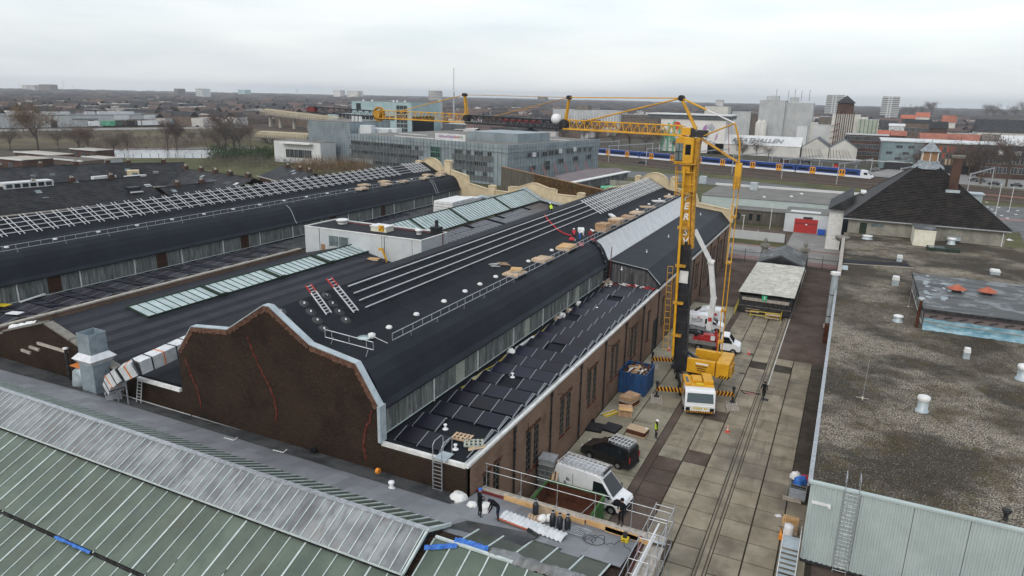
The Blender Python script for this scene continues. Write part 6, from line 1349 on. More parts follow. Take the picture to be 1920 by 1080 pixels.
b = MB(); b.box(-12.8, -9.9, SY-2.1, SY-1.7, 1.7, 3.25); b.box(-12.6, -9.6, SY+1.2, SY+1.7, 1.7, 3.2); b.box(-12.8, -12.4, SY-1.7, SY+1.2, 1.7, 2.6); for_z(b); cw(b, 'counterweight_frame', 'yellow', .05)
b = MB(); b.box(-9.8, -8.5, SY-2.2, SY+1.5, 1.6, 3.35); for_z(b); cw(b, 'counterweight', 'yellow', .08)
b = MB(); b.box(-12.4, -9.81, SY-1.65, SY+1.15, 1.75, 2.0); for_z(b); cw(b, 'machinery_deck', 'dark_metal')
b = MB(); b.box(-8.49, -8.25, SY-1.9, SY-.9, 1.8, 2.9); b.tube([(-8.35, SY-.5, 1.8), (-8.35, SY-.5, 3.0)], .18, 8); for_z(b); cw(b, 'winch', 'yellow_dirty')
b = MB(); b.box(-11.9, -10.6, SY-2.13, SY-2.105, 2.75, 2.92); for_z(b); cw(b, 'lettering', 'print_white')
b = MB(); b.box(-11.9, -10.7, SY-2.13, SY-2.105, 2.5, 2.58); b.box(-11.75, -10.85, SY-2.13, SY-2.105, 2.28, 2.35); b.box(-11.7, -10.8, SY-2.13, SY-2.105, 2.05, 2.11); for_z(b); cw(b, 'lettering', 'print_dark')
b = MB()
for k in range(4): x = -9.5+k*.28; b.quad((x, SY-2.215, 1.65), (x+.14, SY-2.215, 1.65), (x+.34, SY-2.215, 2.0), (x+.2, SY-2.215, 2.0))
for_z(b); cw(b, 'hazard_stripes', 'stripe_black')
hk = thing('crane_hook', 'yellow hook block with chain hanging over the striped roof', 'hook', (-55.1, 74.4, 8.3))
hp = Vector((-55.05, 74.3, 0)); b = MB(); b.tube([(hp.x, hp.y, 27.2), (hp.x, hp.y, 12.9)], .012, 4); build(b, 'cable', 'dark_metal', hk)
for z0_, z1_ in ((12.3, 13.1),):
 b = MB(); b.box(hp.x-.35, hp.x+.35, hp.y-.15, hp.y+.15, z0_, z1_); build(b, 'block', 'yellow', hk); b = MB(); b.beam((hp.x-.3, hp.y-.16, z0_+.1), (hp.x+.3, hp.y-.16, z1_-.1), .12, .02); build(b, 'stripe', 'stripe_black', hk)
b = MB(); b.tube([(hp.x, hp.y, 12.3), (hp.x, hp.y, 9.9)], .03, 4); build(b, 'chain', 'dark_metal', hk)
b = MB(); b.beam((hp.x-.5, hp.y, 9.8), (hp.x+.2, hp.y, 9.9), .22, .3); b.beam((hp.x+.1, hp.y, 9.8), (hp.x+.65, hp.y, 8.6), .2, .2); b.tube([(hp.x+.65, hp.y, 8.6), (hp.x+.75, hp.y, 8.2), (hp.x+.4, hp.y, 7.95), (hp.x+.15, hp.y, 8.1)], .1, 6); build(b, 'fork', 'yellow', hk)
stack((-55.9, 73.6, 8.45), 1.5, 1.0, [(.1, 'wood_orange')], 'small board stack on the striped roof under the crane hook', 'goods under the hook', .3)
# ================================================================== goods in the yard
for (x, y), l in (((-14.9, 66.3), 'timber crane mat under the front left outrigger'), ((-7.6, 68.2), 'timber crane mat under the front right outrigger'), ((-17.6, 75.2), 'timber crane mat under the rear left outrigger'), ((-10.3, 77.0), 'timber crane mat under the rear right outrigger')):
 t = thing('crane_mat', l, 'crane mat', (x, y, .03), math.radians(14), 'crane mats'); pm = MB(); pm.box(-.08, .08, -1.1, 1.1, 0, .12); me = pm.mesh('plank', 'wood_grey')
 for k in range(6): o = link('plank', me, t); o.location = (-.5+k*.2, random.uniform(-.05, .05), random.uniform(0, .01))
X0, X1, Y0_, Y1_ = -19.0, -16.2, 66.2, 69.6; ZC = 2.35
bc = thing('waste_container', 'blue ribbed open waste container full of scrap wood beside the brick wall', 'container', ((X0+X1)/2, (Y0_+Y1_)/2, 0))
b = MB(); b.corr((X0, Y0_), (X1, Y0_), .12, ZC, .32, .08, (0, -1, 0)); build(b, 'side', 'blue_steel', bc)
b = MB(); b.corr((X1, Y0_), (X1, Y1_), .12, ZC, .32, .08, (1, 0, 0)); build(b, 'side', 'blue_steel', bc)
b = MB(); b.corr((X1, Y1_), (X0, Y1_), .12, ZC, .32, .08, (0, 1, 0)); b.corr((X0, Y1_), (X0, Y0_), .12, ZC, .32, .08, (-1, 0, 0)); build(b, 'side', 'blue_steel', bc)
b = MB(); b.box(X0-.08, X1+.1, Y0_-.1, Y0_+.02, ZC, ZC+.12); b.box(X0-.08, X1+.1, Y1_-.02, Y1_+.1, ZC, ZC+.12); b.box(X0-.1, X0+.02, Y0_+.02, Y1_-.02, ZC, ZC+.12); b.box(X1-.02, X1+.1, Y0_+.02, Y1_-.02, ZC, ZC+.12); build(b, 'rim', 'blue_steel', bc)
b = MB(); b.box(X0+.03, X1-.03, Y0_+.03, Y1_-.03, .05, ZC-.4); build(b, 'fill', 'rust', bc)
random.seed(12)
for m_, n_, nm in (('wood_orange', 12, 'scrap timber'), ('rust', 12, 'scrap'), ('white_flat', 7, 'scrap'), ('wood_grey', 10, 'scrap')):
 t = thing('scrap_pile', {'wood_orange': 'orange boards lying in the blue container', 'rust': 'rust brown boards in the blue container', 'white_flat': 'white laths in the blue container', 'wood_grey': 'grey planks in the blue container'}[m_], 'scrap wood', (X0+1.4, Y0_+1.6, ZC-.4), group='scrap in the container'); b = MB()
 for k in range(n_): x, y = random.uniform(X0+.4, X1-.4), random.uniform(Y0_+.4, Y1_-.4); a = random.uniform(0, PI); l_ = random.uniform(.4, 1.0); z = ZC-.35+random.uniform(0, .45); b.beam((x-l_*math.cos(a)*.6, y-l_*math.sin(a), z), (x+l_*math.cos(a)*.6, y+l_*math.sin(a), z+random.uniform(-.2, .35)), random.uniform(.08, .25), .04)
 build(b, 'board', m_, t, kind='stuff')
def pstack(loc, rz, w, d, h, label, m='cardboard', group='packed goods in the yard', strips=()):
 t = thing('packed_pallet', label, 'packed pallet', loc, rz, group); pallet(t, 0, w, d, 'wood_pale'); b = MB(); b.box(-w/2+.03, w/2-.03, -d/2+.03, d/2-.03, .13, .13+h); build(b, 'box', m, t, True)
 b = MB(); b.box(-w/2, w/2, -d/2, d/2, .132+h, .17+h); build(b, 'lid', 'wood_pale', t, True)
 for k in strips: b = MB(); b.box(-w/2-.005, w/2+.005, k-.03, k+.03, .13, .175+h); build(b, 'strap', 'black_cloth', t, True)
 b = MB(); b.box(w/2-.35, w/2-.1, d/2-.3, d/2-.1, .171+h, .178+h); build(b, 'paper', 'plastic_white', t, True); return t
pstack((-17.0, 63.6, .03), -.25, 1.35, 1.9, .45, 'double stack of brown board packs in front of the blue container', 'rust'); stack((-17.0, 63.6, .7), 1.35, 1.9, [(.34, 'cardboard')], 'upper board pack on the double stack', 'packed goods in the yard', -.25)
c = gz(1171, 783, .03); t = thing('cardboard_box', 'brown cardboard box standing on edge beside the yellow profiles', 'box', (c.x-.1, c.y+.5, .03), .3); b = MB(); b.box(-.65, .65, -.35, .35, 0, 1.0); b.box(-.66, .66, -.37, -.33, .1, .9); build(b, 'box', 'cardboard', t, True); b = MB(); b.quad((-.65, -.35, 1.0), (.65, -.35, 1.0), (.7, -.75, .8), (-.6, -.75, .85)); build(b, 'flap', 'wood_orange', t, True)
c = gz(1143, 776, .03); t = thing('profile_bundle', 'bundle of yellow and white profiles lying by the wall', 'profiles', (c.x, c.y, .03), -.5, 'packed goods in the yard')
for k in range(6): b = MB(); b.box(-.4+k*.14, -.29+k*.14, -.9, .9, 0, .1+.04*(k % 3)); build(b, 'profile', ['white_flat', 'galv', 'yellow_bar', 'yellow', 'white_flat', 'yellow_bar'][k], t, True)
for (px, py), l, r in (((1116, 803), 'black rubber mat lying flat nearer the wall', .1), ((1147, 804), 'black rubber mat lying flat farther from the wall', -.1)):
 c = gz(px, py, .03); t = thing('rubber_mat', l, 'mat', (c.x, c.y, .03), r, 'black mats'); b = MB(); b.box(-.75, .75, -.85, .85, 0, .12); build(b, 'mat', 'black_cloth', t, True); b = MB(); b.box(-.72, .7, -.8, .84, .12, .2); build(b, 'layer', 'black_steel', t, True)
lump('rubble_bag', 'small black bag at the wall foot beside the black mats', 'bag', gz(1110, 792, .03), .28, .35, 'black_cloth', seed=8)
c = gz(1193, 815, .03); pstack((c.x+.05, c.y+.2, .03), -.12, 1.85, 1.2, .42, 'low pallet with pale board pack near the man in the yellow vest', 'rust')
sk = thing('skip', 'green steel skip with rusty inside standing beside the white van', 'skip', (-15.5, 41.5, 0)); SX0, SX1, SY0, SY1, SZ = -17.4, -12.9, 39.9, 43.3, 2.1
for q in ((SX0, SX1, SY0, SY0+.08), (SX0, SX1, SY1-.08, SY1), (SX0, SX0+.08, SY0+.08, SY1-.08), (SX1-.08, SX1, SY0+.08, SY1-.08)): b = MB(); b.box(q[0], q[1], q[2], q[3], .1, SZ); build(b, 'wall', 'green_steel', sk)
b = MB(); b.box(SX0+.085, SX1-.085, SY0+.085, SY1-.085, .1, .9); build(b, 'floor', 'rust', sk); b = MB();
for q in ((SX0+.082, SX1-.082, SY1-.10, SY1-.085), (SX0+.085, SX0+.10, SY0+.1, SY1-.1), (SX0+.09, SX1-.09, SY0+.085, SY0+.1), (SX1-.1, SX1-.085, SY0+.1, SY1-.1)): b.box(q[0], q[1], q[2], q[3], .9, SZ-.02)
build(b, 'lining', 'rust', sk)
b = MB(); b.box(SX0-.06, SX1+.06, SY0-.07, SY0+.1, SZ, SZ+.12); b.box(SX0-.06, SX1+.06, SY1-.1, SY1+.07, SZ, SZ+.12); b.box(SX0-.07, SX0+.1, SY0+.1, SY1-.1, SZ, SZ+.12); b.box(SX1-.1, SX1+.07, SY0+.1, SY1-.1, SZ, SZ+.12); build(b, 'rim', 'green_steel', sk)
for k in range(6): x = SX0+.4+k*.75; b = MB(); b.box(x, x+.1, SY0-.08, SY0, .2, SZ-.02); build(b, 'rib', 'green_steel', sk)
gc = thing('crate_stack', 'tall stack of grey crates against the brick wall beside the white van', 'crates', (-18.3, 45.4, 0), .05)
for k in range(6): b = MB(); o = random.uniform(-.03, .03); b.box(-.6+o, .6+o, -.55, .6, .1+k*.46, .5+k*.46); build(b, 'crate', 'galv' if k == 5 else 'corr_grey', gc, True); b = MB(); b.box(-.64+o, .64+o, -.59, .64, .5+k*.46, .56+k*.46); build(b, 'crate_rim', 'galv', gc, True)
t = thing('timber_bundle', 'bundle of old boards leaning between the crates and the van', 'boards', (-17.3, 43.6, 0)); random.seed(2)
for k in range(5): b = MB(); b.beam((-17.4+k*.15, 43.2, .05), (-17.9+k*.1, 45.6, 2.2+.1*k), .14, .05); build(b, 'board', ['rust', 'wood_orange', 'wood_grey', 'rust', 'wood_pale'][k], t)
def cone(px, py, l):
 c = gz(px, py, .03); t = thing('traffic_cone', l, 'traffic cone', (c.x, c.y, .03), group='traffic cones'); b = MB(); b.box(-.2, .2, -.2, .2, 0, .04); build(b, 'base', 'cone', t, True)
 b = MB(); b.lathe((0, 0, .04), [(.15, 0), (.11, .2)], 10); b.lathe((0, 0, .37), [(.08, 0), (.055, .13)], 10); b.lathe((0, 0, .62), [(.04, 0), (.02, .12), (0, .13)], 10); build(b, 'body', 'cone', t, True)
 b = MB(); b.lathe((0, 0, .24), [(.11, 0), (.08, .13)], 10); b.lathe((0, 0, .5), [(.055, 0), (.04, .12)], 10); build(b, 'white_band', 'plastic_white', t, True)
cone(1364, 810, 'traffic cone standing alone in the yard right of the crane cab'); cone(1404, 664, 'traffic cone ahead of the white boom truck'); cone(1242, 675, 'traffic cone behind the blue container by the rear outrigger'); cone(1254, 657, 'traffic cone half hidden by the yellow hoist tube')
c = gz(1404, 738, .03); t = thing('stop_bar', 'red and white barrier bar folded on the slabs beside the man in black', 'barrier', (c.x, c.y, .03), .1)
b = MB(); b.beam((-.9, .4, .1), (-.4, -.3, .06), .06, .06); b.beam((-.9, .4, .1), (1.2, .2, .06), .06, .06); b.beam((-.5, -.2, .05), (1.2, .15, .05), .05, .05); build(b, 'frame', 'dark_metal', t, True); b = MB(); b.box(-.4, .7, -.15, .1, .04, .08); build(b, 'plate', 'pink_scaff', t, True)
c = gz(1459, 967, .04); t = thing('paper_sheet', 'white sheet of paper lying on the slabs', 'paper', (c.x, c.y, .045), .6); b = MB(); b.box(-.22, .22, -.16, .16, 0, .01); build(b, 'sheet', 'plastic_white', t, True)
c = gz(1462, 1012, .03); t = thing('pallet_truck', 'orange hand pallet truck with upright handle', 'pallet truck', (c.x, c.y, .03), 0); b = MB(); b.beam((0, 0, .15), (0, 1.1, .15), .16, .08); b.beam((.5, 0, .15), (.5, 1.1, .15), .16, .08); b.box(-.1, .6, -.2, 0, .1, .5); build(b, 'forks', 'orange_plastic', t, True); b = MB(); b.tube([(.25, -.1, .3), (-.05, -.3, 1.25)], .025, 5); b.tube([(-.25, -.3, 1.25), (.15, -.3, 1.25)], .02, 5); build(b, 'handle', 'iron', t, True)
c = gz(1476, 1012, .03); t = thing('gas_drum', 'white drum beside the steel stairs', 'drum', (c.x, c.y, .03)); b = MB(); b.lathe((0, 0, 0), [(.32, 0), (.34, .1), (.34, 1.1), (.28, 1.2), (0, 1.2)], 12); build(b, 'drum', 'plastic_white', t, True)
t = thing('pallet_stack', 'leaning stack of wooden pallets and bricks by the steel stairs', 'pallet stack', (-.5, 48.4, .03))
for k in range(6): b = MB(); b.box(-.55, .55, -.4+.05*k, .5+.05*k, .12*k, .12*k+.08); build(b, 'pallet', 'wood_orange' if k % 2 else 'wood_grey', t, True)
for k in range(9): b = MB(); b.box(-.5+.12*k, -.42+.12*k, -.1, .5, .74, .98); build(b, 'brick', 'wood_orange', t, True)
st = thing('steel_stairs', 'short galvanised steel stairs with handrail beside the pale end wall', 'stairs', (-.3, 43, 0))
for k in range(8): b = MB(); b.box(-.75, .25, 44.2-k*.34, 44.5-k*.34, 1.35-k*.15, 1.39-k*.15); build(b, 'tread', 'zinc', st)
b = MB(); b.box(-.75, .25, 44.5, 45.6, 1.38, 1.43); build(b, 'landing', 'zinc', st)
for x in (-.78, .28):
 b = MB(); b.beam((x, 44.5, 1.3), (x, 41.6, .1), .06, .2); build(b, 'stringer', 'galv', st); b = MB(); b.tube([(x, 45.6, 2.4), (x, 44.5, 2.4), (x, 41.6, 1.1), (x, 41.0, 1.1), (x, 41.0, 0)], .03, 5); build(b, 'handrail', 'alu', st)
 for k in range(4): y = 41.6+k*.95; b = MB(); b.tube([(x, y, .1+(y-41.6)*.41), (x, y, 1.1+(y-41.6)*.448)], .02, 4); build(b, 'baluster', 'alu', st)
cg = thing('roll_cage', 'wire roll cage heaped with blue and red bags beside the gravel roofed building', 'roll cage', (-.35, 53.6, .03))
b = MB(); b.box(-.6, .6, -.8, .8, .1, .2); build(b, 'base', 'galv', cg, True)
b = MB()
for x in (-.6, .6):
 for y in (-.8, 0, .8): b.beam((x, y, .2), (x, y, 1.5), .04, .04)
for k in range(6):
 z = .3+k*.22
 for x in (-.6, .6): b.beam((x, -.8, z), (x, .8, z), .02, .02)
 for y in (-.8, .8): b.beam((-.6, y, z), (.6, y, z), .02, .02)
build(b, 'cage', 'galv', cg, True)
random.seed(31)
for k, (m_, l, x, y) in enumerate((('blue_tarp', 'blue bag on top of the roll cage', -.05, -.3), ('red_cloth', 'red bag on the roll cage', .4, .3), ('white_bag', 'white crumpled foil on the roll cage', -.3, .5), ('blue_tarp', 'second blue bag at the back of the roll cage', .2, .0))):
 lump('refuse_bag', l, 'bag', (-.35+x, 53.6+y, 1.35), .42, .5, m_, 'bags on the roll cage', seed=20+k)
b = MB(); b.box(-1.0, .35, -1.1, -.95, .05, .35); build(b, 'plank', 'wood_grey', cg, True)
for px, py, l in ((1795, 1, ''),): pass
# ================================================================== shelter, gate, fences
sh = thing('bicycle_shelter', 'long shelter with mossy pale corrugated roof and green number sign', 'shelter', (-8.7, 113, 0))
RS = [gz(1387, 533, 2.9), gz(1492, 552, 2.9), gz(1502, 490, 2.9), gz(1418, 484, 2.9)]
x0, x1, y0, y1 = -12.4, -4.75, 102.6, 124.0; zr = 2.95
n_ = 9
for i in range(n_):
 for j in range(5):
  a, c = y0+(y1-y0)*i/n_, y0+(y1-y0)*(i+1)/n_; e, f_ = x0+(x1-x0)*j/5, x0+(x1-x0)*(j+1)/5; b = MB(); dz = .02*((i+j) % 2); zf = lambda x: zr+.25-.0*abs(x)
  k = 8; vs = []
  for q in range(k+1): x = e+(f_-e)*q/k+(.04 if q == k else 0); z = zf(x)+dz+.035*(q % 2); vs += [(x, a-.08, z-.02), (x, c, z+.02)]
  b.add(vs, [(2*q, 2*q+2, 2*q+3, 2*q+1) for q in range(k)]); build(b, 'roof_sheet', 'moss_sheet', sh)
for x in (x0+.3, (x0+x1)/2, x1-.3):
 for y in (y0+.3, (y0+y1)/2, y1-.3): b = MB(); b.beam((x, y, 0), (x, y, zr+.2), .12, .12); build(b, 'post', 'dark_green', sh)
b = MB(); b.box(x0+.2, x1-.2, y0+.15, y1-.1, zr+.04, zr+.16); build(b, 'roof_frame', 'dark_metal', sh)
for q in ((x0+.2, x1-.2, y0+.2, y0+.28), (x0+.2, x0+.28, y0+.3, y1-.3), (x1-.28, x1-.2, y0+.3, y1-.3)): b = MB(); b.box(q[0], q[1], q[2], q[3], .2, 2.75); build(b, 'wall', 'dark_metal', sh)
b = MB()
for k in range(40): x = x0+.3+k*.18; b.box(x, x+.07, y0+.16, y0+.2, 1.15, 1.22)
build(b, 'dotted_trim', 'wood_grey', sh, kind='stuff')
b = MB(); b.box(x0+.6, x1-.6, y0+.14, y0+.19, 2.0, 2.45); build(b, 'front_opening', 'wood_grey', sh)
c = gy(1435, 550, y0+.1); b = MB(); b.box(c.x-.38, c.x+.32, y0+.02, y0+.09, 2.25, 3.0); so = build(b, 'number_sign', 'green_sign', sh)
text('number', '3', .62, frame((c.x-.03-sh.location.x, y0+.005-sh.location.y, 2.62), (1, 0, 0), (0, 0, 1)), 'print_white', so, .006)
so2 = [o for o in bpy.data.objects if o.name.startswith('number')]
gb = thing('gatehouse', 'small gatehouse with dark pitched roof behind the shelter', 'gatehouse', (-8.8, 128, 0))
b = MB(); b.box(-12.0, -5.6, 126.2, 135.5, 0, 2.9); build(b, 'walls', 'dark_metal', gb); b = MB(); b.prismY([(-12.8, 2.9), (-4.9, 2.9), (-8.8, 4.5)], 125.6, 136.0); build(b, 'roof', 'felt_grey', gb)
b = MB(); b.prismY([(-12.5, 2.85), (-5.2, 2.85), (-8.8, 4.25)], 125.45, 125.58); build(b, 'front_gable', 'black_steel', gb)
for (x, y), l in (((-12.7, 137.6), 'left stone gate pier with ball finial'), ((-5.6, 137.6), 'right stone gate pier with ball finial')):
 t = thing('gate_pier', l, 'gate pier', (x, y, 0), group='stone gate piers'); b = MB(); b.box(-.55, .55, -.55, .55, 0, 3.4); build(b, 'shaft', 'stone_urn', t, True); b = MB(); b.box(-.85, .85, -.85, .85, 3.4, 3.7); b.box(-.7, .7, -.7, .7, 3.7, 3.95); build(b, 'cap', 'stone_urn', t, True); b = MB(); b.lathe((0, 0, 3.95), [(.3, 0), (.15, .15), (.42, .5), (.38, .85), (.1, 1.1), (0, 1.3)], 10); build(b, 'finial', 'stone_urn', t, True)
def railing(x0, x1, y, h, label, st=.16, m='iron', cat='railing', posts=2.6, arch=0):
 t = thing('railing', label, cat, (x0, y, 0), group='iron gate railings' if m == 'iron' else None) if m == 'iron' else thing('white_fence', label, cat, (x0, y, 0))
 b = MB(); n = int((x1-x0)/st)
 for k in range(n+1):
  x = x0+k*st; hh = h+arch*math.sin(PI*k/n); b.beam((x, y, .1), (x, y, hh), .028, .028)
 build(b, 'bars', m, t, kind='stuff')
 for z in (.25, h-.25): b = MB(); b.beam((x0, y, z), (x1, y, z), .06, .06); build(b, 'rail', m, t)
 k = int((x1-x0)/posts)
 for i in range(k+1): x = x0+(x1-x0)*i/max(1, k); b = MB(); b.beam((x, y, 0), (x, y, h+.3), .10, .10); build(b, 'post', m, t)
 return t
railing(-19.0, -13.3, 137.6, 2.3, 'black iron railing left of the stone gate pier', arch=.3); railing(-5.0, .2, 137.6, 2.3, 'black iron double gate right of the gatehouse')
wf = railing(-22.5, -10.9, 160.8, 2.2, 'white slatted sliding gate beyond the street', .14, 'frame_white', 'fence', 5.6)
b = MB(); b.box(-22.4, -11, 160.84, 160.88, .3, 2.1); build(b, 'mesh_panel', 'clad_white', wf)
b = MB(); b.box(-10.95, -10.8, 160.6, 161, 0, 2.5); build(b, 'end_post', 'dark_metal', wf)
for px, py, l in ((1381, 582, 'yellow tubular crash barrier standing by the shelter corner'),):
 a, c = gz(1377, 590, .0), gz(1388, 565, .0); t = thing('crash_barrier', l, 'barrier', tuple(a), group='yellow barriers')
 for z in (.35, .75, 1.1): b = MB(); b.tube([a+Vector((0, 0, z)), c+Vector((0, 0, z))], .05, 5); build(b, 'rail', 'yellow_bar', t)
 for p in (a, c): b = MB(); b.tube([p, p+Vector((0, 0, 1.15))], .05, 5); build(b, 'post', 'yellow_bar', t)
A_ = [gz(1406, 595, 0), gz(1463, 602, 0), gz(1472, 575, 0)]; t = thing('crash_barrier', 'yellow tubular barrier around the picnic table in front of the shelter', 'barrier', tuple(A_[0]), group='yellow barriers')
for z in (.45, 1.0): b = MB(); b.tube([p+Vector((0, 0, z)) for p in A_], .055, 5); build(b, 'rail', 'yellow_bar', t)
for p in (A_[0], A_[0].lerp(A_[1], .5), A_[1], A_[2]): b = MB(); b.tube([p, p+Vector((0, 0, 1.05))], .055, 5); build(b, 'post', 'yellow_bar', t)
for (px, py), l in (((1409, 590), 'wooden picnic table at the shelter wall'), ((1447, 603), 'wooden picnic table inside the yellow barrier')):
 c = gz(px, py, 0); t = thing('picnic_table', l, 'picnic table', (c.x, c.y+.8, 0), group='picnic tables'); b = MB(); b.box(-.95, .95, -.4, .4, .72, .78); build(b, 'table_top', 'wood_pale', t, True)
 for s in (-1, 1): b = MB(); b.box(-.95, .95, s*.72-.14, s*.72+.14, .42, .47); build(b, 'bench', 'wood_pale', t, True); b = MB(); b.beam((s*.7, -.8, 0), (s*.7, .25, .72), .08, .06); b.beam((s*.7, .8, 0), (s*.7, -.25, .72), .08, .06); build(b, 'leg', 'wood_grey', t, True)
# ================================================================== scaffold at the roof corner
sc = thing('scaffold', 'tube scaffold with guard rails around the end of the glass roofed hall', 'scaffold', (-10, 35, 0))
GX0, GX1, GY0, GY1 = -7.95, -6.75, 27.2, 37.2
tube_ = lambda a, c, r=.024, m='galv', nm='tube': build((lambda b: (b.tube([a, c], r, 5), b)[1])(MB()), nm, m, sc)
for x in (GX0+.1, GX1):
 for y in (27.4, 29.4, 31.4, 33.4, 35.4, 37.1): tube_((x, y, 0), (x, y, 6.6+(.6 if x > -7 else 0)))
for z in (2.0, 4.0, 5.6, 6.5):
 for x in (GX0+.1, GX1): tube_((x, 27.2, z), (x, 37.3, z))
 for y in (27.4, 29.4, 31.4, 33.4, 35.4, 37.1): tube_((GX0+.1, y, z), (GX1, y, z))
for y in (27.4, 31.4): tube_((GX1, y, 2.0), (GX1, y+2, 4.0)); tube_((GX1, y+2, 4.0), (GX1, y+4, 6.4))
for (y0, z0, y1, z1) in ((27.6, 5.7, 33.8, 6.6), (28.0, 5.9, 34.6, 6.9)): tube_((GX0+.5, y0, z0), (GX0+.9, y1, z1), .05, 'alu')
for xx in (-18.8, -16.3, -13.8, -11.3, -9.0):
 tube_((xx, 36.0, 0), (xx, 36.0, 6.9))
for z in (6.3, 6.85): tube_((-18.9, 36.0, z), (-6.7, 36.0, z))
for xx in (-18.8, -16.3, -13.8, -11.3, -9.0): tube_((xx, 35.3, 5.3), (xx, 36.0, 5.3))
tube_((-13.8, 36, 3.0), (-11.3, 36, 6.3)); tube_((-16.3, 36, 5.5), (-18.4, 36, 2.6))
for k in range(4): b = MB(); b.box(-19.0, GX1, 35.25+k*.19, 35.42+k*.19, 5.15, 5.19); build(b, 'deck_board', 'wood_grey' if k else 'zinc', sc)
for k in range(5): b = MB(); b.box(GX0+.1+k*.22, GX0+.3+k*.22, 27.3, 35.2, 4.95, 5.0); build(b, 'deck_board', 'wood_grey', sc)
for (x0, x1, z) in ((-16.9, -11.5, 5.62), (-11.4, -8.2, 5.6), (-10.2, -7.4, 5.5)): b = MB(); b.beam((x0, 34.75, z-.02), (x1, 34.75, z-.12), .05, .34); build(b, 'toe_board', 'wood_orange', sc)
t = thing('plywood_sheet', 'pale plywood sheet propped against the scaffold rail', 'plywood', (-14.9, 34.4, 5.5)); a = gy(1006, 948, 34.6); c = gy(1040, 958, 34.6); b = MB(); b.box(a.x, c.x, 34.55, 34.6, a.z-.6, a.z+.15); build(b, 'sheet', 'wood_pale', t)
for i, (px, py, l) in enumerate(((1004, 963, 'black gas bottle standing on the small pallet'), (1036, 985, 'black gas bottle in the middle of the group'), (1049, 990, 'black gas bottle, third from the left of the group'), (1064, 992, 'black gas bottle at the right end of the group'))):
 c = gz(px, py, 5.75); t = thing('gas_bottle', l, 'gas bottle', (c.x, c.y, 5.72), group='black gas bottles'); b = MB(); b.lathe((0, 0, 0), [(.16, 0), (.19, .05), (.19, .62), (.12, .78), (.05, .82), (.05, .9), (.10, .9), (.10, 1.0)], 12); build(b, 'bottle', 'black_steel', t, True); b = MB(); b.lathe((0, 0, .92), [(.12, 0), (.12, .08)], 8); build(b, 'collar', 'galv', t, True)
c = gz(1003, 972, 5.68); t = thing('pallet', 'small wooden pallet under the first gas bottle', 'pallet', (c.x, c.y, 5.62), .2); pallet(t, 0, .9, .7)
lump('rubble_bag', 'white plastic bag between the gas bottles', 'bag', gz(1017, 975, 5.68), .3, .35, 'white_bag', seed=14)
lump('rubble_bag', 'second white bag close to the middle gas bottle', 'bag', gz(1030, 975, 5.68), .22, .4, 'white_bag', seed=15)
t = thing('insulation_roll', 'unrolled reflective quilted sheet lying across the grey felt', 'insulation sheet', (-14.5, 33, 6)); A_ = gz(940, 965, 6.0); B_ = gz(1058, 1010, 5.95); d = (B_-A_); n = 30; s = Vector((-d.y, d.x, 0)).normalized(); b = MB(); vs = []
for i in range(n+1):
 for j in range(7): u = j/6-.5; vs.append(A_+d*i/n+s*u*.95+Vector((0, 0, .09*(i % 2)+.10*(1-4*u*u)+.02)))
b.add(vs, [(i*7+j, (i+1)*7+j, (i+1)*7+j+1, i*7+j+1) for i in range(n) for j in range(6)]); build(b, 'sheet', 'foil', t)
b = MB(); b.beam(A_-s*.48+Vector((0, 0, .05)), A_.lerp(B_, .6)-s*.5+Vector((0, 0, .05)), .1, .08); build(b, 'red_edge', 'terracotta', t)
t = thing('pipe_piece', 'short dark pipe lying beside the quilted sheet', 'pipe', tuple(gz(1000, 1000, 6.1))); a, c = gz(990, 993, 6.15), gz(1008, 1005, 6.15); b = MB(); b.tube([a, c], .12, 8); build(b, 'pipe', 'dark_metal', t)
t = thing('steel_grating', 'steel grating panel right of the gas bottles', 'grating', tuple(gz(1072, 995, 5.8))); A_ = gz(1062, 997, 5.8); b = MB()
for k in range(9): b.beam(A_+Vector((k*.13, 0, .02)), A_+Vector((k*.13+.25, .75, .02)), .03, .03)
b.beam(A_, A_+Vector((1.05, 0, 0)), .04, .05); b.beam(A_+Vector((.25, .75, 0)), A_+Vector((1.3, .75, 0)), .04, .05); build(b, 'grating', 'galv', t)
t = thing('cable', 'tangle of black cable on the grey felt by the scaffold', 'cable', tuple(gz(1120, 1000, 5.8))); random.seed(3); b = MB(); p0 = gz(1075, 995, 5.8); pts = [p0+Vector((k*.18, .35*math.sin(k*.9)+.2*math.sin(k*2.1), .02)) for k in range(22)]; b.tube(pts, .022, 4); p0 = gz(1100, 1010, 5.8); b.tube([p0+Vector((.5*math.cos(k*.6)+k*.05, .4*math.sin(k*.6), .02)) for k in range(18)], .022, 4); build(b, 'cable', 'iron', t)
c = gz(1172, 1010, 5.6); t = thing('power_tool', 'yellow and black power tool on the roof edge', 'tool', (c.x, c.y, 5.4)); b = MB(); b.box(-.2, .2, -.15, .15, 0, .3); build(b, 'motor', 'yellow_bar', t, True); b = MB(); b.box(-.12, .1, -.1, .1, .3, .6); build(b, 'grip', 'iron', t, True)
for px, py, l, m_, sd in ((885, 948, 'dirty white cloth heap at the feet of the man in black', 'white_bag', 41), (905, 962, 'crumpled white plastic between the two workers', 'white_bag', 42), (912, 950, 'small white and yellow bag by the crouching worker', 'white_bag', 43), (1158, 945, 'black bag at the outer scaffold rail', 'black_cloth', 44)):
 lump('rubble_bag', l, 'bag', gz(px, py, 5.7), .35, .22, m_, 'bags by the workers', seed=sd)
t = thing('red_ladder_rack', 'red and white step platform leaning in the scaffold corner', 'step platform', tuple(gz(1140, 1060, 4.8))); A_ = gz(1128, 1066, 5.3)
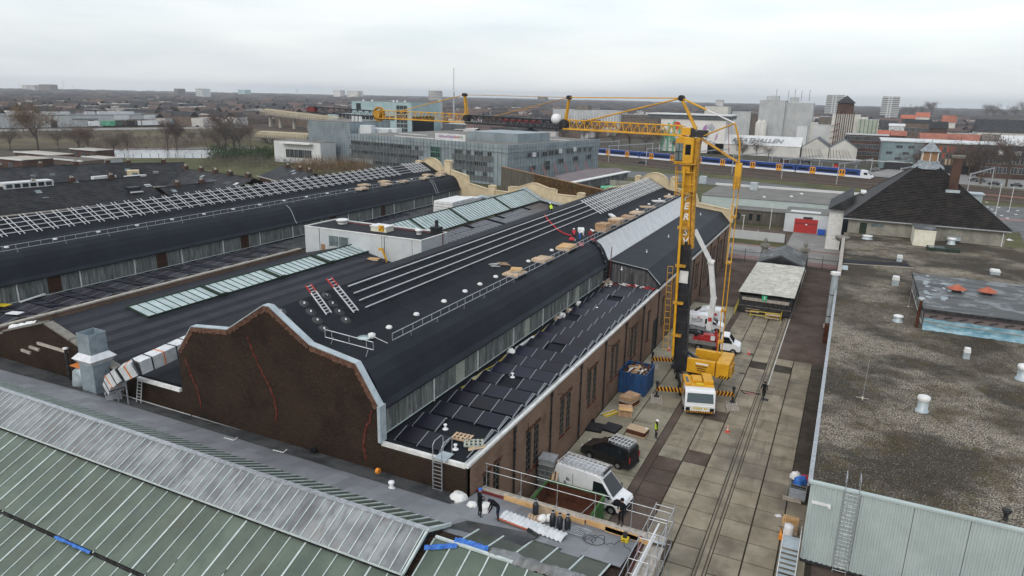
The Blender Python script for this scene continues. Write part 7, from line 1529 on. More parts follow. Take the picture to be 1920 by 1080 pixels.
for k in range(3): b = MB(); b.beam(A_+Vector((k*.25, 0, .0)), A_+Vector((k*.25+.2, .8, .5)), .07, .07); build(b, 'bar', 'red_machine' if k == 2 else 'plastic_white', t)
for k in range(3): b = MB(); b.beam(A_+Vector((.05+k*.07, .2+k*.28, .12+k*.17)), A_+Vector((.55+k*.07, .2+k*.28, .12+k*.17)), .06, .06); build(b, 'step', 'plastic_white', t)
# ================================================================== people
def person(loc, rz, label, pose='stand', top='black_cloth', legs='navy', helmet=None, vest=None, hair='black_cloth', h=1.78):
 t = thing('person', label, 'person', loc, rz); k = h/1.78
 J = {'pelvis': (0, 0, .95), 'chest': (0, .01, 1.32), 'neck': (0, .02, 1.50), 'head': (0, .04, 1.66), 'headtop': (0, .04, 1.74),
   'hipL': (-.10, 0, .90), 'kneeL': (-.11, .04, .50), 'ankL': (-.11, -.02, .09), 'toeL': (-.12, .15, .04),
   'hipR': (.10, 0, .90), 'kneeR': (.12, .05, .50), 'ankR': (.13, .0, .09), 'toeR': (.15, .17, .04),
   'shL': (-.19, .01, 1.42), 'elL': (-.26, -.03, 1.14), 'wrL': (-.25, .08, .90), 'haL': (-.25, .12, .82),
   'shR': (.19, .01, 1.42), 'elR': (.26, -.03, 1.14), 'wrR': (.25, .08, .90), 'haR': (.25, .12, .82)}
 if pose == 'walk': J.update(kneeL=(-.10, .16, .52), ankL=(-.10, .26, .10), toeL=(-.10, .42, .07), kneeR=(.1, -.02, .5), ankR=(.1, -.26, .13), toeR=(.1, -.14, .04), wrL=(-.24, -.18, .92), haL=(-.23, -.2, .84), wrR=(.24, .20, .98), haR=(.24, .27, .93))
 if pose == 'arms': J.update(elL=(-.26, .02, 1.16), wrL=(-.12, .24, 1.12), haL=(-.06, .30, 1.12), elR=(.26, .02, 1.16), wrR=(.12, .24, 1.12), haR=(.06, .30, 1.12))
 if pose == 'bend':
  J.update(chest=(0, .25, 1.18), neck=(0, .38, 1.27), head=(0, .50, 1.30), headtop=(0, .57, 1.32), shL=(-.19, .33, 1.22), elL=(-.24, .42, .95), wrL=(-.16, .52, .72), haL=(-.14, .56, .64), shR=(.19, .33, 1.22), elR=(.24, .42, .95), wrR=(.16, .52, .72), haR=(.14, .56, .64))
 if pose == 'crouch':
  J.update(pelvis=(0, -.1, .42), hipL=(-.1, -.1, .40), hipR=(.1, -.1, .40), kneeL=(-.16, .28, .46), ankL=(-.14, .0, .09), toeL=(-.15, .17, .04), kneeR=(.16, .26, .40), ankR=(.14, -.05, .09), toeR=(.15, .12, .04), chest=(0, .12, .78), neck=(0, .2, .93), head=(0, .27, 1.05), headtop=(0, .29, 1.12), shL=(-.19, .16, .87), elL=(-.24, .33, .66), wrL=(-.14, .46, .5), haL=(-.11, .52, .44), shR=(.19, .16, .87), elR=(.24, .33, .66), wrR=(.14, .46, .5), haR=(.11, .52, .44))
 Rr = dict(pelvis=.145, chest=.165, neck=.06, head=.10, headtop=.085, hipL=.10, hipR=.10, kneeL=.068, kneeR=.068, ankL=.045, ankR=.045, toeL=.04, toeR=.04, shL=.075, shR=.075, elL=.05, elR=.05, wrL=.035, wrR=.035, haL=.035, haR=.035)
 E = [('pelvis', 'chest'), ('chest', 'neck'), ('neck', 'head'), ('head', 'headtop')]+[(a+s, b_+s) for s in 'LR' for a, b_ in (('hip', 'knee'), ('knee', 'ank'), ('ank', 'toe'), ('sh', 'el'), ('el', 'wr'), ('wr', 'ha'))]+[('pelvis', 'hipL'), ('pelvis', 'hipR'), ('chest', 'shL'), ('chest', 'shR')]
 nm = list(J); vs = [Vector(J[n])*k for n in nm]; rs = [Rr[n]*k for n in nm]; es = [(nm.index(a), nm.index(c)) for a, c in E]
 for s in 'LR':   # five fingers
  w, ha = Vector(J['wr'+s]), Vector(J['ha'+s]); d = (ha-w).normalized(); sd = d.cross(Vector((0, 1, .2))).normalized(); hi = nm.index('ha'+s)
  for q, (o, l) in enumerate(((-.030, .07), (-.010, .085), (.010, .08), (.030, .065), (.045, .04))):
   vs.append((ha+sd*o+d*(l*.5 if q < 4 else .0))*k); rs.append(.010); es.append((hi, len(vs)-1)); vs.append((ha+sd*(o*1.1+(.02 if q == 4 else 0))+d*l+Vector((0, .015, 0)))*k); rs.append(.009); es.append((len(vs)-2, len(vs)-1))
 me = bpy.data.meshes.new('body'); me.from_pydata(vs, es, []); o = bpy.data.objects.new('body', me); COL.objects.link(o)
 md = o.modifiers.new('skin', 'SKIN'); sl = me.skin_vertices[0].data
 for i, r in enumerate(rs): sl[i].radius = (r, r*.8 if i < 2 else r)
 sl[0].use_root = True; o.modifiers.new('sub', 'SUBSURF').levels = 1
 bpy.context.view_layer.update(); dg = bpy.context.evaluated_depsgraph_get(); m2 = bpy.data.meshes.new_from_object(o.evaluated_get(dg)); bpy.data.objects.remove(o)
 m2.materials.clear(); [m2.materials.append(M_[q]) for q in (top, legs, 'skin', 'dark_metal')]
 jc = {n: Vector(J[n])*k for n in nm}
 for p in m2.polygons:
  c = p.center; n = min(jc, key=lambda q: (jc[q]-c).length); p.material_index = 2 if n.startswith(('head', 'ha')) else 1 if n.startswith(('knee', 'hip')) or (n == 'pelvis' and c.z < jc['pelvis'].z) else 3 if n.startswith(('ank', 'toe')) else 0; p.use_smooth = True
 link('body', m2, t)
 hd = jc['head']; f_ = (Vector((0, 1, 0))).normalized(); hv = MB()
 hv.lathe(hd+Vector((0, -.01, .0)), [(.115*k, .02), (.118*k, .05), (.10*k, .11), (.05*k, .135), (0, .14)], 10)
 if helmet: hv.lathe(hd+Vector((0, .02, .015)), [(.15*k, 0), (.12*k, .012)], 12)
 build(hv, 'helmet' if helmet else 'hair', helmet or hair, t, True)
 fc = MB(); fc.box(-.015, .015, hd.y+.09, hd.y+.125, hd.z-.03, hd.z+.005); build(fc, 'nose', 'skin', t, True)
 for s in (-1, 1): fc = MB(); fc.box(s*.035-.012, s*.035+.012, hd.y+.088, hd.y+.104, hd.z+.005, hd.z+.02); build(fc, 'eye', 'black_cloth', t, True); fc = MB(); fc.box(s*.10-.012, s*.10+.012, hd.y-.02, hd.y+.02, hd.z-.03, hd.z+.025); build(fc, 'ear', 'skin', t, True)
 fc = MB(); fc.box(-.025, .025, hd.y+.085, hd.y+.103, hd.z-.06, hd.z-.05); build(fc, 'mouth', 'red_dark', t, True)
 if vest:
  a, c = jc['pelvis'], jc['neck']; ax = (c-a); vb = MB(); pts = [a-ax*.05, a+ax*.25, a+ax*.6, a+ax*.88]; n = 12; rings = []; ux = Vector((1, 0, 0)); uy = ax.normalized().cross(ux)
  for p, rx, ry in zip(pts, (.195, .19, .215, .18), (.15, .145, .165, .12)): rings.append([p+ux*rx*k*math.cos(2*PI*q/n)+uy*ry*k*math.sin(2*PI*q/n) for q in range(n)])
  vb.add([v for r in rings for v in r], [(i*n+q, i*n+(q+1)%n, (i+1)*n+(q+1)%n, (i+1)*n+q) for i in range(3) for q in range(n)], True); build(vb, 'vest', vest, t, True)
 return t
c = gz(1229, 822, .03); person((c.x, c.y, .03), math.radians(-60), 'person in yellow vest and white helmet standing in the yard', 'stand', 'black_cloth', 'navy', 'helmet', 'hivis', h=1.9)
c = gz(1431, 746, .03); person((c.x, c.y, .03), math.radians(170), 'person dressed in black walking over the rail track', 'walk', 'black_cloth', 'black_cloth', h=1.85)
c = gz(899, 970, 5.85); person((c.x, c.y, 5.85), math.radians(-40), 'person in black with blue cap standing on the grey felt by the brick corner', 'arms', 'black_cloth', 'black_cloth', hair='blue_tarp', h=1.95)
c = gz(934, 978, 5.8); person((c.x, c.y, 5.8), math.radians(120), 'person bending over the quilted sheet with yellow knee patches', 'bend', 'black_cloth', 'navy', h=1.9, hair='navy')
c = gz(1164, 985, 5.2); person((c.x, c.y, 5.2), math.radians(160), 'person in black at the outer scaffold rail', 'arms', 'black_cloth', 'black_cloth', h=1.85)
p = gx(1033, 402, -35.0); person((-35.0, p.y, 15.3), math.radians(60), 'person in yellow vest and white helmet crouching on the ridge', 'crouch', 'navy', 'navy', 'helmet', 'hivis', h=1.9)
y = 78.0
for (px, py), l, ps, tp_, lg_, hm in (((1076, 446), 'person in red jacket kneeling beside the pale carton stack', 'crouch', 'red_cloth', 'navy', 'helmet'), ((1086, 452), 'person in blue trousers bending between the red jackets', 'bend', 'white_bag', 'blue_tarp', 'helmet'), ((1104, 446), 'person in red jacket at the head of the debris chute', 'crouch', 'red_cloth', 'red_dark', 'helmet')):
 q = on_main(px, py); person((q.x, q.y, zroof(q.x)), random.uniform(0, 6), l, ps, tp_, lg_, hm)
for i, (px, py) in enumerate(((1072, 450), (1090, 460), (1110, 452))):
 q = on_main(px, py); lump('tool_bag', ('red bag left of the workers', 'pink bundle in front of the workers', 'red bundle right of the workers')[i], 'bag', (q.x, q.y, zroof(q.x)), .4, .35, ('red_cloth', 'pink_scaff', 'red_cloth')[i], 'bags by the roof workers', seed=50+i)
# ================================================================== BACKGROUND
class FR:   # rotated building frame: P0 corner, u along the front, v to the back
 def __init__(s, P0, u): s.P = Vector((P0[0], P0[1], 0)); s.u = Vector((u[0], u[1], 0)).normalized(); s.v = Vector((-s.u.y, s.u.x, 0)); s.a = math.atan2(s.u.y, s.u.x)
 def w(s, a, c, z): return s.P+s.u*a+s.v*c+Vector((0, 0, z))
def rbox(b, F, a0, a1, c0, c1, z0, z1):
 vs = [F.w(a, c, z) for z in (z0, z1) for a, c in ((a0, c0), (a1, c0), (a1, c1), (a0, c1))]
 return b.add(vs, [(3,2,1,0),(4,5,6,7),(0,1,5,4),(1,2,6,5),(2,3,7,6),(3,0,4,7)])
_wm = {}
def win(root, F, a, c, z, w, h, m='glass_far', side=0, fr='frame_dim'):
 """window part with frame; side 0 = front (faces -v), 1 = end face (faces +u), -1 = faces -u"""
 k = (round(w, 2), round(h, 2), m, fr)
 if k not in _wm:
  b = MB(); b.box(0, w, -.06, 0, 0, h); t = min(.055, w*.1); b.mat(1)
  b.box(-t, 0, -.12, 0, -t, h+t); b.box(w, w+t, -.12, 0, -t, h+t); b.box(0, w, -.12, 0, h, h+t); b.box(0, w, -.12, 0, -t, 0); b.box(w/2-t/2, w/2+t/2, -.1, -.06, 0, h)
  _wm[k] = b.mesh('window', [m, fr])
 o = link('window', _wm[k], root); p = F.w(a, c, z); o.location = p-wloc(root); o.rotation_euler = (0, 0, F.a+(0, PI/2, -PI/2)[side]); return o
def blk(name, label, cat, F, L_, D, z0, z1, wall, roof, group=None, parapet=.3):
 t = thing(name, label, cat, tuple(F.w(L_/2, D/2, z0)), group=group); b = MB(); rbox(b, F, 0, L_, 0, D, z0, z1); build(b, 'walls', wall, t)
 b = MB(); rbox(b, F, -.15, L_+.15, -.15, D+.15, z1+.01, z1+.12); build(b, 'flat_roof', roof, t); return t
def blkp(name, label, cat, pl_, pr_, pyt, Y, D, wall, roof, z0=0, **kw):
 a = gy(pl_, pyt, Y); c = gy(pr_, pyt+.0216*(pr_-pl_), Y); F = FR((a.x, Y), (1, 0)); t = blk(name, label, cat, F, c.x-a.x, D, z0, a.z, wall, roof, **kw); return t, F, c.x-a.x, a.z
OF = FR((-186.3, 231.9), (.9785, -.206)); OL, OD, OZ = 82.3, 60.0, 14.0
of = blk('office_building', 'long grey panelled office building behind the halls with rows of windows', 'office building', OF, OL, OD, 0, OZ-.4, 'office_panel', 'gravel_far')
b = MB(); rbox(b, OF, -.3, OL+.3, -.3, 0, OZ-2.6, OZ); rbox(b, OF, OL, OL+.3, 0, OD+.3, OZ-2.6, OZ); build(b, 'parapet', 'office_panel', of)
b = MB()
for i in range(47): a = i*1.78; rbox(b, OF, a-.03, a+.03, -.42, -.36 if 0 else -.3, 0, OZ+.02)
for i in range(34): c = i*1.78; rbox(b, OF, OL+.3, OL+.36, c-.03, c+.03, 0, OZ+.02)
for z in (2.6, 6.0, 9.4, 12.6): rbox(b, OF, 0, OL, -.40, -.3, z, z+.06) if z > 12 else None; rbox(b, OF, OL+.3, OL+.38, 0, OD, z, z+.06)
build(b, 'panel_joints', 'office_dim', of, kind='stuff')
for z in (.8, 4.3, 7.7):
 for a0, a1 in ((0, 42), (57, 76)): b = MB(); rbox(b, OF, a0, a1, -.14, 0, z, z+1.9); build(b, 'spandrel', 'office_dim', of)
def orow(a0, a1, z, st=1.95, w=1.75, h=1.45, skip=()):
 a = a0; i = 0
 while a+w <= a1+.1:
  if i not in skip: win(of, OF, a, -.16, z, w, h)
  a += st; i += 1
orow(1, 40, 9.75, skip=(18,)); orow(1, 41, 6.3); orow(14, 30, 2.7); orow(58, 76, 9.7, skip=(2, 4, 7)); orow(58, 75, 6.2); orow(58, 75, 2.7, skip=(2, 5, 6))
for z in (3.5, 5.6, 7.7, 9.8): win(of, OF, 46.5, -.32, z, 2.1, 1.7, fr='mural_green'); win(of, OF, 48.8, -.32, z, 2.1, 1.7, fr='mural_green')
for c, z, w in ((11, 9.2, 2), (16, 9.2, 2), (20, 9.2, 3), (24, 9.4, 3), (28, 9.4, 3), (36, 9.5, 2), (39, 9.5, 2), (44, 9.6, 2), (48, 9.6, 2), (52, 9.6, 2), (13, 4.6, 3), (22, 5.8, 3), (22, 4.2, 3), (31, 6.2, 3), (41, 6.4, 3), (51, 6.6, 3)): win(of, OF, OL+.32, c, z, w, 1.6, side=1)
for c, z in ((14, 9.3), (30.5, 9.8), (40.5, 10)): b = MB(); rbox(b, OF, OL+.31, OL+.42, c, c+2.2, z, z+1.6); build(b, 'white_panel', 'clad_white', of)
for k in range(7):
 c = 6+k*7.2; p = OF.w(OL+.4, c, 6.2); q = OF.w(OL+4.2, c-1, .4); b = MB(); b.beam(p, q, .14, .14); b.beam(p+Vector((0, 0, -.9)), q+Vector((-.5, 0, 0)), .12, .12); build(b, 'raking_shore', 'pink_scaff', of)
b = MB(); rbox(b, OF, 52, 76, 14, 34, OZ-.3, OZ+3.0); build(b, 'plant_room', 'office_panel', of)
b = MB(); rbox(b, OF, 44.5, 59.5, 4, 4.3, OZ-.3, OZ+2.2); sb = build(b, 'graffiti_board', 'block_white', of)
random.seed(44); b = MB()
for k in range(30):
 a = 46.5+k*.41; z = OZ+.55+random.uniform(0, .2); b.mat(0 if k < 20 else random.choice((1, 2))); p0 = OF.w(a, 3.93, z);
 for q in range(2): b.beam(OF.w(a+random.uniform(-.2, .2), 3.93, z+random.uniform(0, .3)), OF.w(a+random.uniform(-.2, .3), 3.93, z+random.uniform(.5, 1.1)), .13, .04)
build(b, 'graffiti', ['mural_purple', 'mural_green', 'mural_red'], sb)
for a0, a1, c in ((20, 42, 6), (8, 24, 20), (60, 78, 44)): b = MB(); rbox(b, OF, a0, a1, c, c+.8, OZ-.26, OZ-.1); build(b, 'roof_strip', 'white_trim', of)
iv0, iv1 = gz(955, 316, 8.2), gz(1128, 356, 8.2); F = FR((iv0.x, iv0.y), (iv1.x-iv0.x, iv1.y-iv0.y)); Li = (iv1-iv0).length
iw = thing('ivy_wall', 'tall concrete wall overgrown with brown climbing plants behind the cream gables', 'wall', tuple(iv0*1), group=None)
b = MB(); rbox(b, F, -6, Li*.32, 0, .4, 0, 8.2); build(b, 'bare_wall', 'concrete_wall', iw); b = MB(); rbox(b, F, Li*.32, Li+4, 0, .4, 0, 8.2); build(b, 'wall', 'ivy', iw)
random.seed(17); b = MB()
for k in range(2600):
 a = Li*.3+random.random()*Li*.72; z = random.uniform(1, 8.1); p = F.w(a, -random.uniform(.02, .3), z); r = random.uniform(.08, .22); b.add([p, p+Vector((r, -.05, random.uniform(-r, r))), p+Vector((random.uniform(-r, r), .0, r))], [(0, 1, 2)])
build(b, 'climbing_plant', 'ivy', iw, kind='stuff'); b = MB(); rbox(b, F, -6, Li+4, -.1, .5, 8.2, 8.35); build(b, 'coping', 'timber_old', iw)
lr = thing('low_canopy', 'low flat roofed hall with white roof edge beside the grey office building', 'canopy', tuple(gz(1110, 322, 5)))
P_ = [gz(1062, 345, 5.5), gz(1178, 322, 5.5), gz(1160, 315, 5.5), gz(1105, 316, 5.5), gz(1040, 330, 5.5)]; b = MB(); vs = P_+[p-Vector((0, 0, .3)) for p in P_]; b.add(vs, [(0, 1, 2, 3, 4), (9, 8, 7, 6, 5)]+[(i, i+5, (i+1) % 5+5, (i+1) % 5) for i in range(5)]); build(b, 'roof', 'roof_purple', lr)
b = MB(); b.beam(P_[0]+Vector((0, 0, .1)), P_[1]+Vector((0, 0, .1)), 2.0, .25); build(b, 'white_edge', 'white_trim', lr); b = MB(); b.beam(P_[0]-Vector((0, .9, 1.4)), P_[1]-Vector((0, .9, 1.4)), .2, 2.6); build(b, 'fascia', 'felt_grey', lr)
b = MB(); b.box(-74, -52, 158, 176, .0, .1); b.box(-78, -50, 176, 177, 0, 3.4); build(b, 'court', 'dark_metal', lr)
b = MB(); q = gz(1222, 345, 6.2); b.box(q.x-14, q.x+2, q.y+4, q.y+4.4, 0, 6.0); build(b, 'plank_wall', 'plaster', lr)
t = thing('green_netting', 'heap of bright green netting in the court behind the ivy wall', 'netting', tuple(gz(1150, 351, 4)))
for k in range(3): p = gz(1140+k*10, 352+2*k, 4.5); crumple((p.x-2.2, p.y, 4.3), (p.x+2.2, p.y+1, 4.4), 2.4, .7, 'mural_green', t, 'net', 9, 4)
t, F, L_, z = blkp('white_annex', 'white box building with a strip of tall windows left of the grey tiled block', 'building', 513, 600, 263, 234, 10, 'block_white', 'gravel_far')
for k in range(4): win(t, F, L_*.26+k*2.4, -.05, z-6.8, 2.1, 3.4)
for k in range(4): win(t, F, L_*.62+k*1.3, -.05, z-6.8, 1.0, 3.4)
b = MB(); rbox(b, F, L_*.22, L_*.85, -2.6, 0, z-.9, z-.3); build(b, 'canopy', 'white_trim', t)
t, F, L_, z = blkp('panelled_block', 'windowless block clad in pale blue grid panels beside the office', 'building', 577, 655, 226, 247, 30, 'office_panel', 'gravel_far')
b = MB()
for k in range(int(L_/1.0)): rbox(b, F, k*1.0-.03, k*1.0+.03, -.06, 0, 0, z)
for k in range(int(z/1.1)): rbox(b, F, 0, L_, -.06, 0, k*1.1, k*1.1+.05)
build(b, 'panel_joints', 'office_dim', t, kind='stuff'); b = MB(); rbox(b, F, L_*.05, L_*.36, -.08, 0, z-10.6, z-9.6); build(b, 'slot_window', 'glass_far', t)
b = MB(); rbox(b, F, L_, L_+16, 6, 16, z-9, z-2.5); rbox(b, F, L_+4, L_+10, 2, 5, z-6, z-1); rbox(b, F, L_+12, L_+19, 8, 12, z-7, z-2.2); build(b, 'roof_plant', 'clad_white', t)
for k in range(3): b = MB(); p = F.w(L_*.82+k*2, 8, z); b.tube([p, p+Vector((0, 0, 3.5))], .7, 8); build(b, 'flue', 'block_white', t)
t, F, L_, z = blkp('glass_building', 'pale green glass and metal building rising behind the panelled block', 'building', 659, 771, 189, 430, 40, 'cyan_panel', 'gravel_far')
for i in range(3):
 for j in range(6): win(t, F, L_*.76+i*3.2, -.1, z-5-j*3.2, 2.8, 2.6)
b = MB(); rbox(b, F, L_*.08, L_*.16, -.1, 0, z-6, z-1.5); build(b, 'opening', 'glass_far', t)
b = MB(); rbox(b, F, -L_*.25, L_*.72, -.15, 0, z-13, z-10); build(b, 'window_band', 'glass_far', t)
for k in range(14): b = MB(); a = -L_*.24+k*L_*.068; rbox(b, F, a-.12, a+.12, -.25, -.15, z-13, z-10); build(b, 'mullion', 'block_white', t)
b = MB(); rbox(b, F, -L_*.45, L_, 1, 30, 0, z-9.9); build(b, 'lower_wing', 'cyan_panel', t)
for k in (.15, .3, .66, .72, .85): b = MB(); b.lathe(F.w(L_*k, 4, z), [(.7, 0), (.7, .8), (0, 1.2)], 8); build(b, 'dome', 'plastic_white', t)
def arc_bridge(a, c, z0, z1, wd, label, n, hgt):
 A, C_ = gz(*a, z0), gz(*c, z1); t = thing('lattice_bridge', label, 'bridge', tuple(A), group='tan lattice bridges'); d = C_-A; s = Vector((-d.y, d.x, 0)).normalized()*wd/2
 b = MB(); b.beam(A-Vector((0, 0, hgt*.1)), C_-Vector((0, 0, hgt*.1)), wd, .8); build(b, 'deck', 'silo_dark', t)
 b = MB()
 for k in range(n):
  for sg in (1, -1):
   pts = []
   for q in range(7): f = q/6; an = PI*f; pts.append(A+d*((k+.5)/n+sg*(f-.5)*2.2/n)+s*math.cos(an)*1.05+Vector((0, 0, hgt*math.sin(an))))
   b.tube(pts, .17, 4, caps=False)
 build(b, 'lattice', 'bridge_tan', t)
 b = MB()
 for f in (.05, .2, .4, .6, .8): p = A+d*f; b.box(p.x-1, p.x+1, p.y-1, p.y+1, 0, p.z-1)
 build(b, 'pier', 'wood_grey', t); return t
arc_bridge((500, 213), (640, 231), 11, 8, 12, 'tan lattice tube bridge climbing on piers to the left of the panelled block', 40, 4.2)
arc_bridge((492, 256), (585, 262), 3, 4.5, 9, 'lower tan lattice tube beside the panelled block', 24, 3.4)
def terrace(p, q, zr, ze, wd, label, wall='brick_far', n=60, back=True, lights=()):
 A, B_ = gz(*p, zr), gz(*q, zr); F = FR((A.x, A.y), (B_.x-A.x, B_.y-A.y)); L_ = (B_-A).length; t = thing('terrace_house', label, 'terraced houses', tuple(A.lerp(B_, .5)-Vector((0, 0, zr))), group='dark tiled terraces')
 b = MB(); rbox(b, F, 0, L_, -wd, wd, 0, ze-.1); build(b, 'walls', wall, t)
 b = MB(); nn = 14
 for sg in ((-1, 1) if back else (-1,)):
  for k in range(nn):
   c0, c1 = wd*(1-k/nn)*1.06, wd*(1-(k+1)/nn)*1.06; z0, z1 = ze+(zr-ze)*k/nn, ze+(zr-ze)*(k+1)/nn; v = [F.w(-.3, sg*c0, z0+.09), F.w(L_+.3, sg*c0, z0+.09), F.w(L_+.3, sg*c1, z1+.02), F.w(-.3, sg*c1, z1+.02), F.w(-.3, sg*c0, z0), F.w(L_+.3, sg*c0, z0)]
   b.add(v, [(0, 1, 2, 3), (4, 5, 1, 0)] if sg < 0 else [(3, 2, 1, 0), (0, 1, 5, 4)])
 build(b, 'roof', 'tile_far', t)
 b = MB(); b.tube([F.w(0, 0, zr+.06), F.w(L_, 0, zr+.06)], .16, 5); build(b, 'ridge_tiles', 'tile_far', t)
 b = MB(); p0, p1 = F.w(-.3, -wd*1.08, ze-.02), F.w(L_+.3, -wd*1.08, ze-.02); b.beam(p0, p1, .3, .25); build(b, 'gutter', 'wood_grey', t)
 k = 0; a = 4.5
 while a < L_:
  b = MB(); rbox(b, F, a-.55, a+.55, -.5, .7, zr-.8, zr+.9); c = build(b, 'chimney', 'brick_far', t); b = MB(); rbox(b, F, a-.8, a+.8, -.75, .1, zr-.95, zr-.45); build(b, 'flashing', 'frame_white', c); b = MB(); rbox(b, F, a-.3, a-.05, 0, .3, zr+.9, zr+1.4); rbox(b, F, a+.1, a+.35, 0, .3, zr+.9, zr+1.3); build(b, 'pot', 'wood_grey', c)
  a += 6.2+random.uniform(-.5, 3)
 lights = list(lights)+[(random.uniform(1, L_-3), random.uniform(.3, .8), 1.2, random.choice(('block_white', 'glass_sky'))) for _ in range(int(L_/11))]
 for a, f, w, m in lights:
  c0 = -wd*(1-f); zz = ze+(zr-ze)*f; sl = (zr-ze)/wd; b = MB(); h = 1.1; b.add([F.w(a, c0, zz+.16), F.w(a+w, c0, zz+.16), F.w(a+w, c0+h, zz+.16+h*sl), F.w(a, c0+h, zz+.16+h*sl), F.w(a, c0, zz), F.w(a+w, c0, zz), F.w(a+w, c0+h, zz+h*sl), F.w(a, c0+h, zz+h*sl)], [(0, 1, 2, 3), (0, 4, 5, 1), (1, 5, 6, 2), (2, 6, 7, 3), (3, 7, 4, 0)]); build(b, 'roof_light', m, t)
 return t, F, L_
random.seed(61)
t, F, L_ = terrace((-60, 357), (262, 331), 9.5, 5.2, 9.5, 'nearest long terrace of dark tiled houses left of the rail grid', lights=((17, .28, 1.4, 'block_white'), (33.5, .5, 1.5, 'block_white'), (19.5, .93, 1.2, 'glass_sky')))
b = MB(); rbox(b, F, 28.6, 31.2, -6.6, -4.2, 6.9, 7.95); build(b, 'roof_opening', 'black_steel', t); b = MB(); rbox(b, F, 28.6, 31.3, -7.4, -6.6, 6.8, 7.0); build(b, 'sill', 'frame_white', t)
b = MB(); rbox(b, F, 6, 15.4, -.9, 2.2, 9.0, 10.4); d_ = build(b, 'dormer', 'frame_white', t)
for k in range(6): b = MB(); rbox(b, F, 6.4+k*1.5, 7.5+k*1.5, -.97, -.9, 9.35, 10.15); build(b, 'pane', 'glass_far', d_)
b = MB(); rbox(b, F, 24.5, 29.5, .5, 2, 9.4, 10.2); rbox(b, F, 32, 37, 1.2, 2.2, 9.3, 9.7); build(b, 'dormer', 'frame_white', t)
terrace((-40, 318), (238, 305), 9.5, 5.5, 8, 'second terrace of dark tiled houses with small chimneys', lights=((46, .6, 1.6, 'glass_sky'),))
t, F, L_ = terrace((205, 308), (345, 305), 10.5, 5.5, 10, 'terrace with four roof lights before the brown trees', lights=((10, .5, 1.3, 'block_white'), (13.2, .45, 2.2, 'glass_sky'), (18.5, .5, 1.8, 'block_white'), (22, .2, 2.6, 'block_white'), (25, .2, 2.6, 'block_white')))
b = MB(); rbox(b, F, 4.0, 6.8, -7.5, -4.5, 6.6, 9.4); build(b, 'yellow_dormer', 'cream', t); b = MB(); rbox(b, F, 5.2, 6.5, -7.6, -7.5, 7.2, 8.9); build(b, 'dormer_window', 'glass_sky', t)
terrace((330, 315), (475, 334), 9, 5.5, 8, 'low dark terrace between the rail grid and the shrubs', lights=((20, .5, 3.2, 'solar'), (27, .5, 2.6, 'solar')))
terrace((300, 352), (440, 338), 7.4, 5.0, 6, 'small terrace with reddish ridge close behind the rail grid', 'brick_far2')
terrace((528, 312), (590, 326), 8, 5.5, 7, 'dark tiled end house beside the white box building')
for i, (pl_, pr_, pt, Y, dd, w_, lab) in enumerate(((-10, 40, 296, 135, 10, 'brick_far', 'brown brick house with white windows at the left edge'), (28, 100, 285, 165, 8, 'brick_far', 'flat roofed houses with white fascias behind the terraces'), (132, 180, 279, 190, 8, 'brick_far', 'dark brick end house with white framed windows'), (55, 152, 294, 150, 8, 'brick_far2', 'low purple brown roofed row between the terraces'), (155, 200, 294, 165, 6, 'block_grey', 'small pale house beside the dark brick end house'))):
 t, F, L_, z = blkp('brick_house', lab, 'house', pl_, pr_, pt, Y, dd, w_, 'wood_grey' if i != 3 else 'silo_dark', group='brick houses behind the terraces'); k = 2
 while k < L_-3: win(t, F, k, -.05, z-2.6, 1.8, 1.4); k += 5.5
 b = MB(); rbox(b, F, -.3, L_+.3, -.5, .4, z-.1, z+.3); build(b, 'fascia', 'frame_white', t)
P_ = [gz(178, 296, 0), gz(388, 296, 0), gz(386, 281, 0), (gz(178, 281, 0))]; poly('canal', 'canal_water', [(p.x, p.y) for p in P_], -.05); P_ = [gz(388, 295, 0), gz(425, 292, 0), gz(430, 279, 0), gz(386, 281, 0)]; poly('canal', 'canal_water', [(p.x, p.y) for p in P_], -.045)
b = MB()
for i, x in enumerate(range(186, 430, 16)): b = MB(); b.tube([(0, 0, 0), (0, 0, 2)], .12, 4); tag(build(b, 'mooring_post', 'dark_metal'), 'dark mooring post along the canal, %s from the left' % names[i], 'mooring post', 'mooring posts along the canal').location = gz(x, 296, 0)
P_ = [gz(-60, 279, 0), gz(500, 281, 0), gz(640, 262, 0), gz(620, 232, 0), gz(-60, 243, 0)]; poly('field', 'dry_field', [(p.x, p.y) for p in P_], -.10)
P_ = [gz(-60, 247, 0), gz(520, 239, 0), gz(520, 236.5, 0), gz(-60, 243, 0)]; poly('distant_road', 'asphalt_pale', [(p.x, p.y) for p in P_], -.06)
P_ = [gz(170, 282, 0), gz(480, 279, 0), gz(480, 275, 0), gz(170, 279, 0)]; poly('bank', 'roof_purple', [(p.x, p.y) for p in P_], -.04)
A, B_ = gz(-40, 241, 0), gz(326, 235, 0); F = FR((A.x, A.y), (B_.x-A.x, B_.y-A.y)); WL = (B_-A).length
t = blk('warehouse', 'long low grey warehouse with bright skylight strips beyond the field', 'warehouse', F, WL, 60, 0, 8.5, 'block_grey', 'office_dim')
for a0, a1 in ((.17, .30), (.33, .47), (.55, .60), (.62, .82)): b = MB(); rbox(b, F, WL*a0, WL*a1, 16, 20, 8.7, 11); build(b, 'skylight', 'block_white', t)
for a0, a1, m in ((.66, .74, 'block_white'), (.83, .89, 'block_white')): b = MB(); rbox(b, F, WL*a0, WL*a1, -1, 0, 5, 8.6); build(b, 'sign_panel', m, t)
for a0, a1 in ((.33, .36), (.52, .55)): b = MB(); rbox(b, F, WL*a0, WL*a1, -.4, 0, 0, 5); build(b, 'gate', 'iron', t)
b = MB()
for k in range(26): rbox(b, F, WL*(.44+k*.0052), WL*(.4425+k*.0052), -.3, 0, 5.3, 6.3)
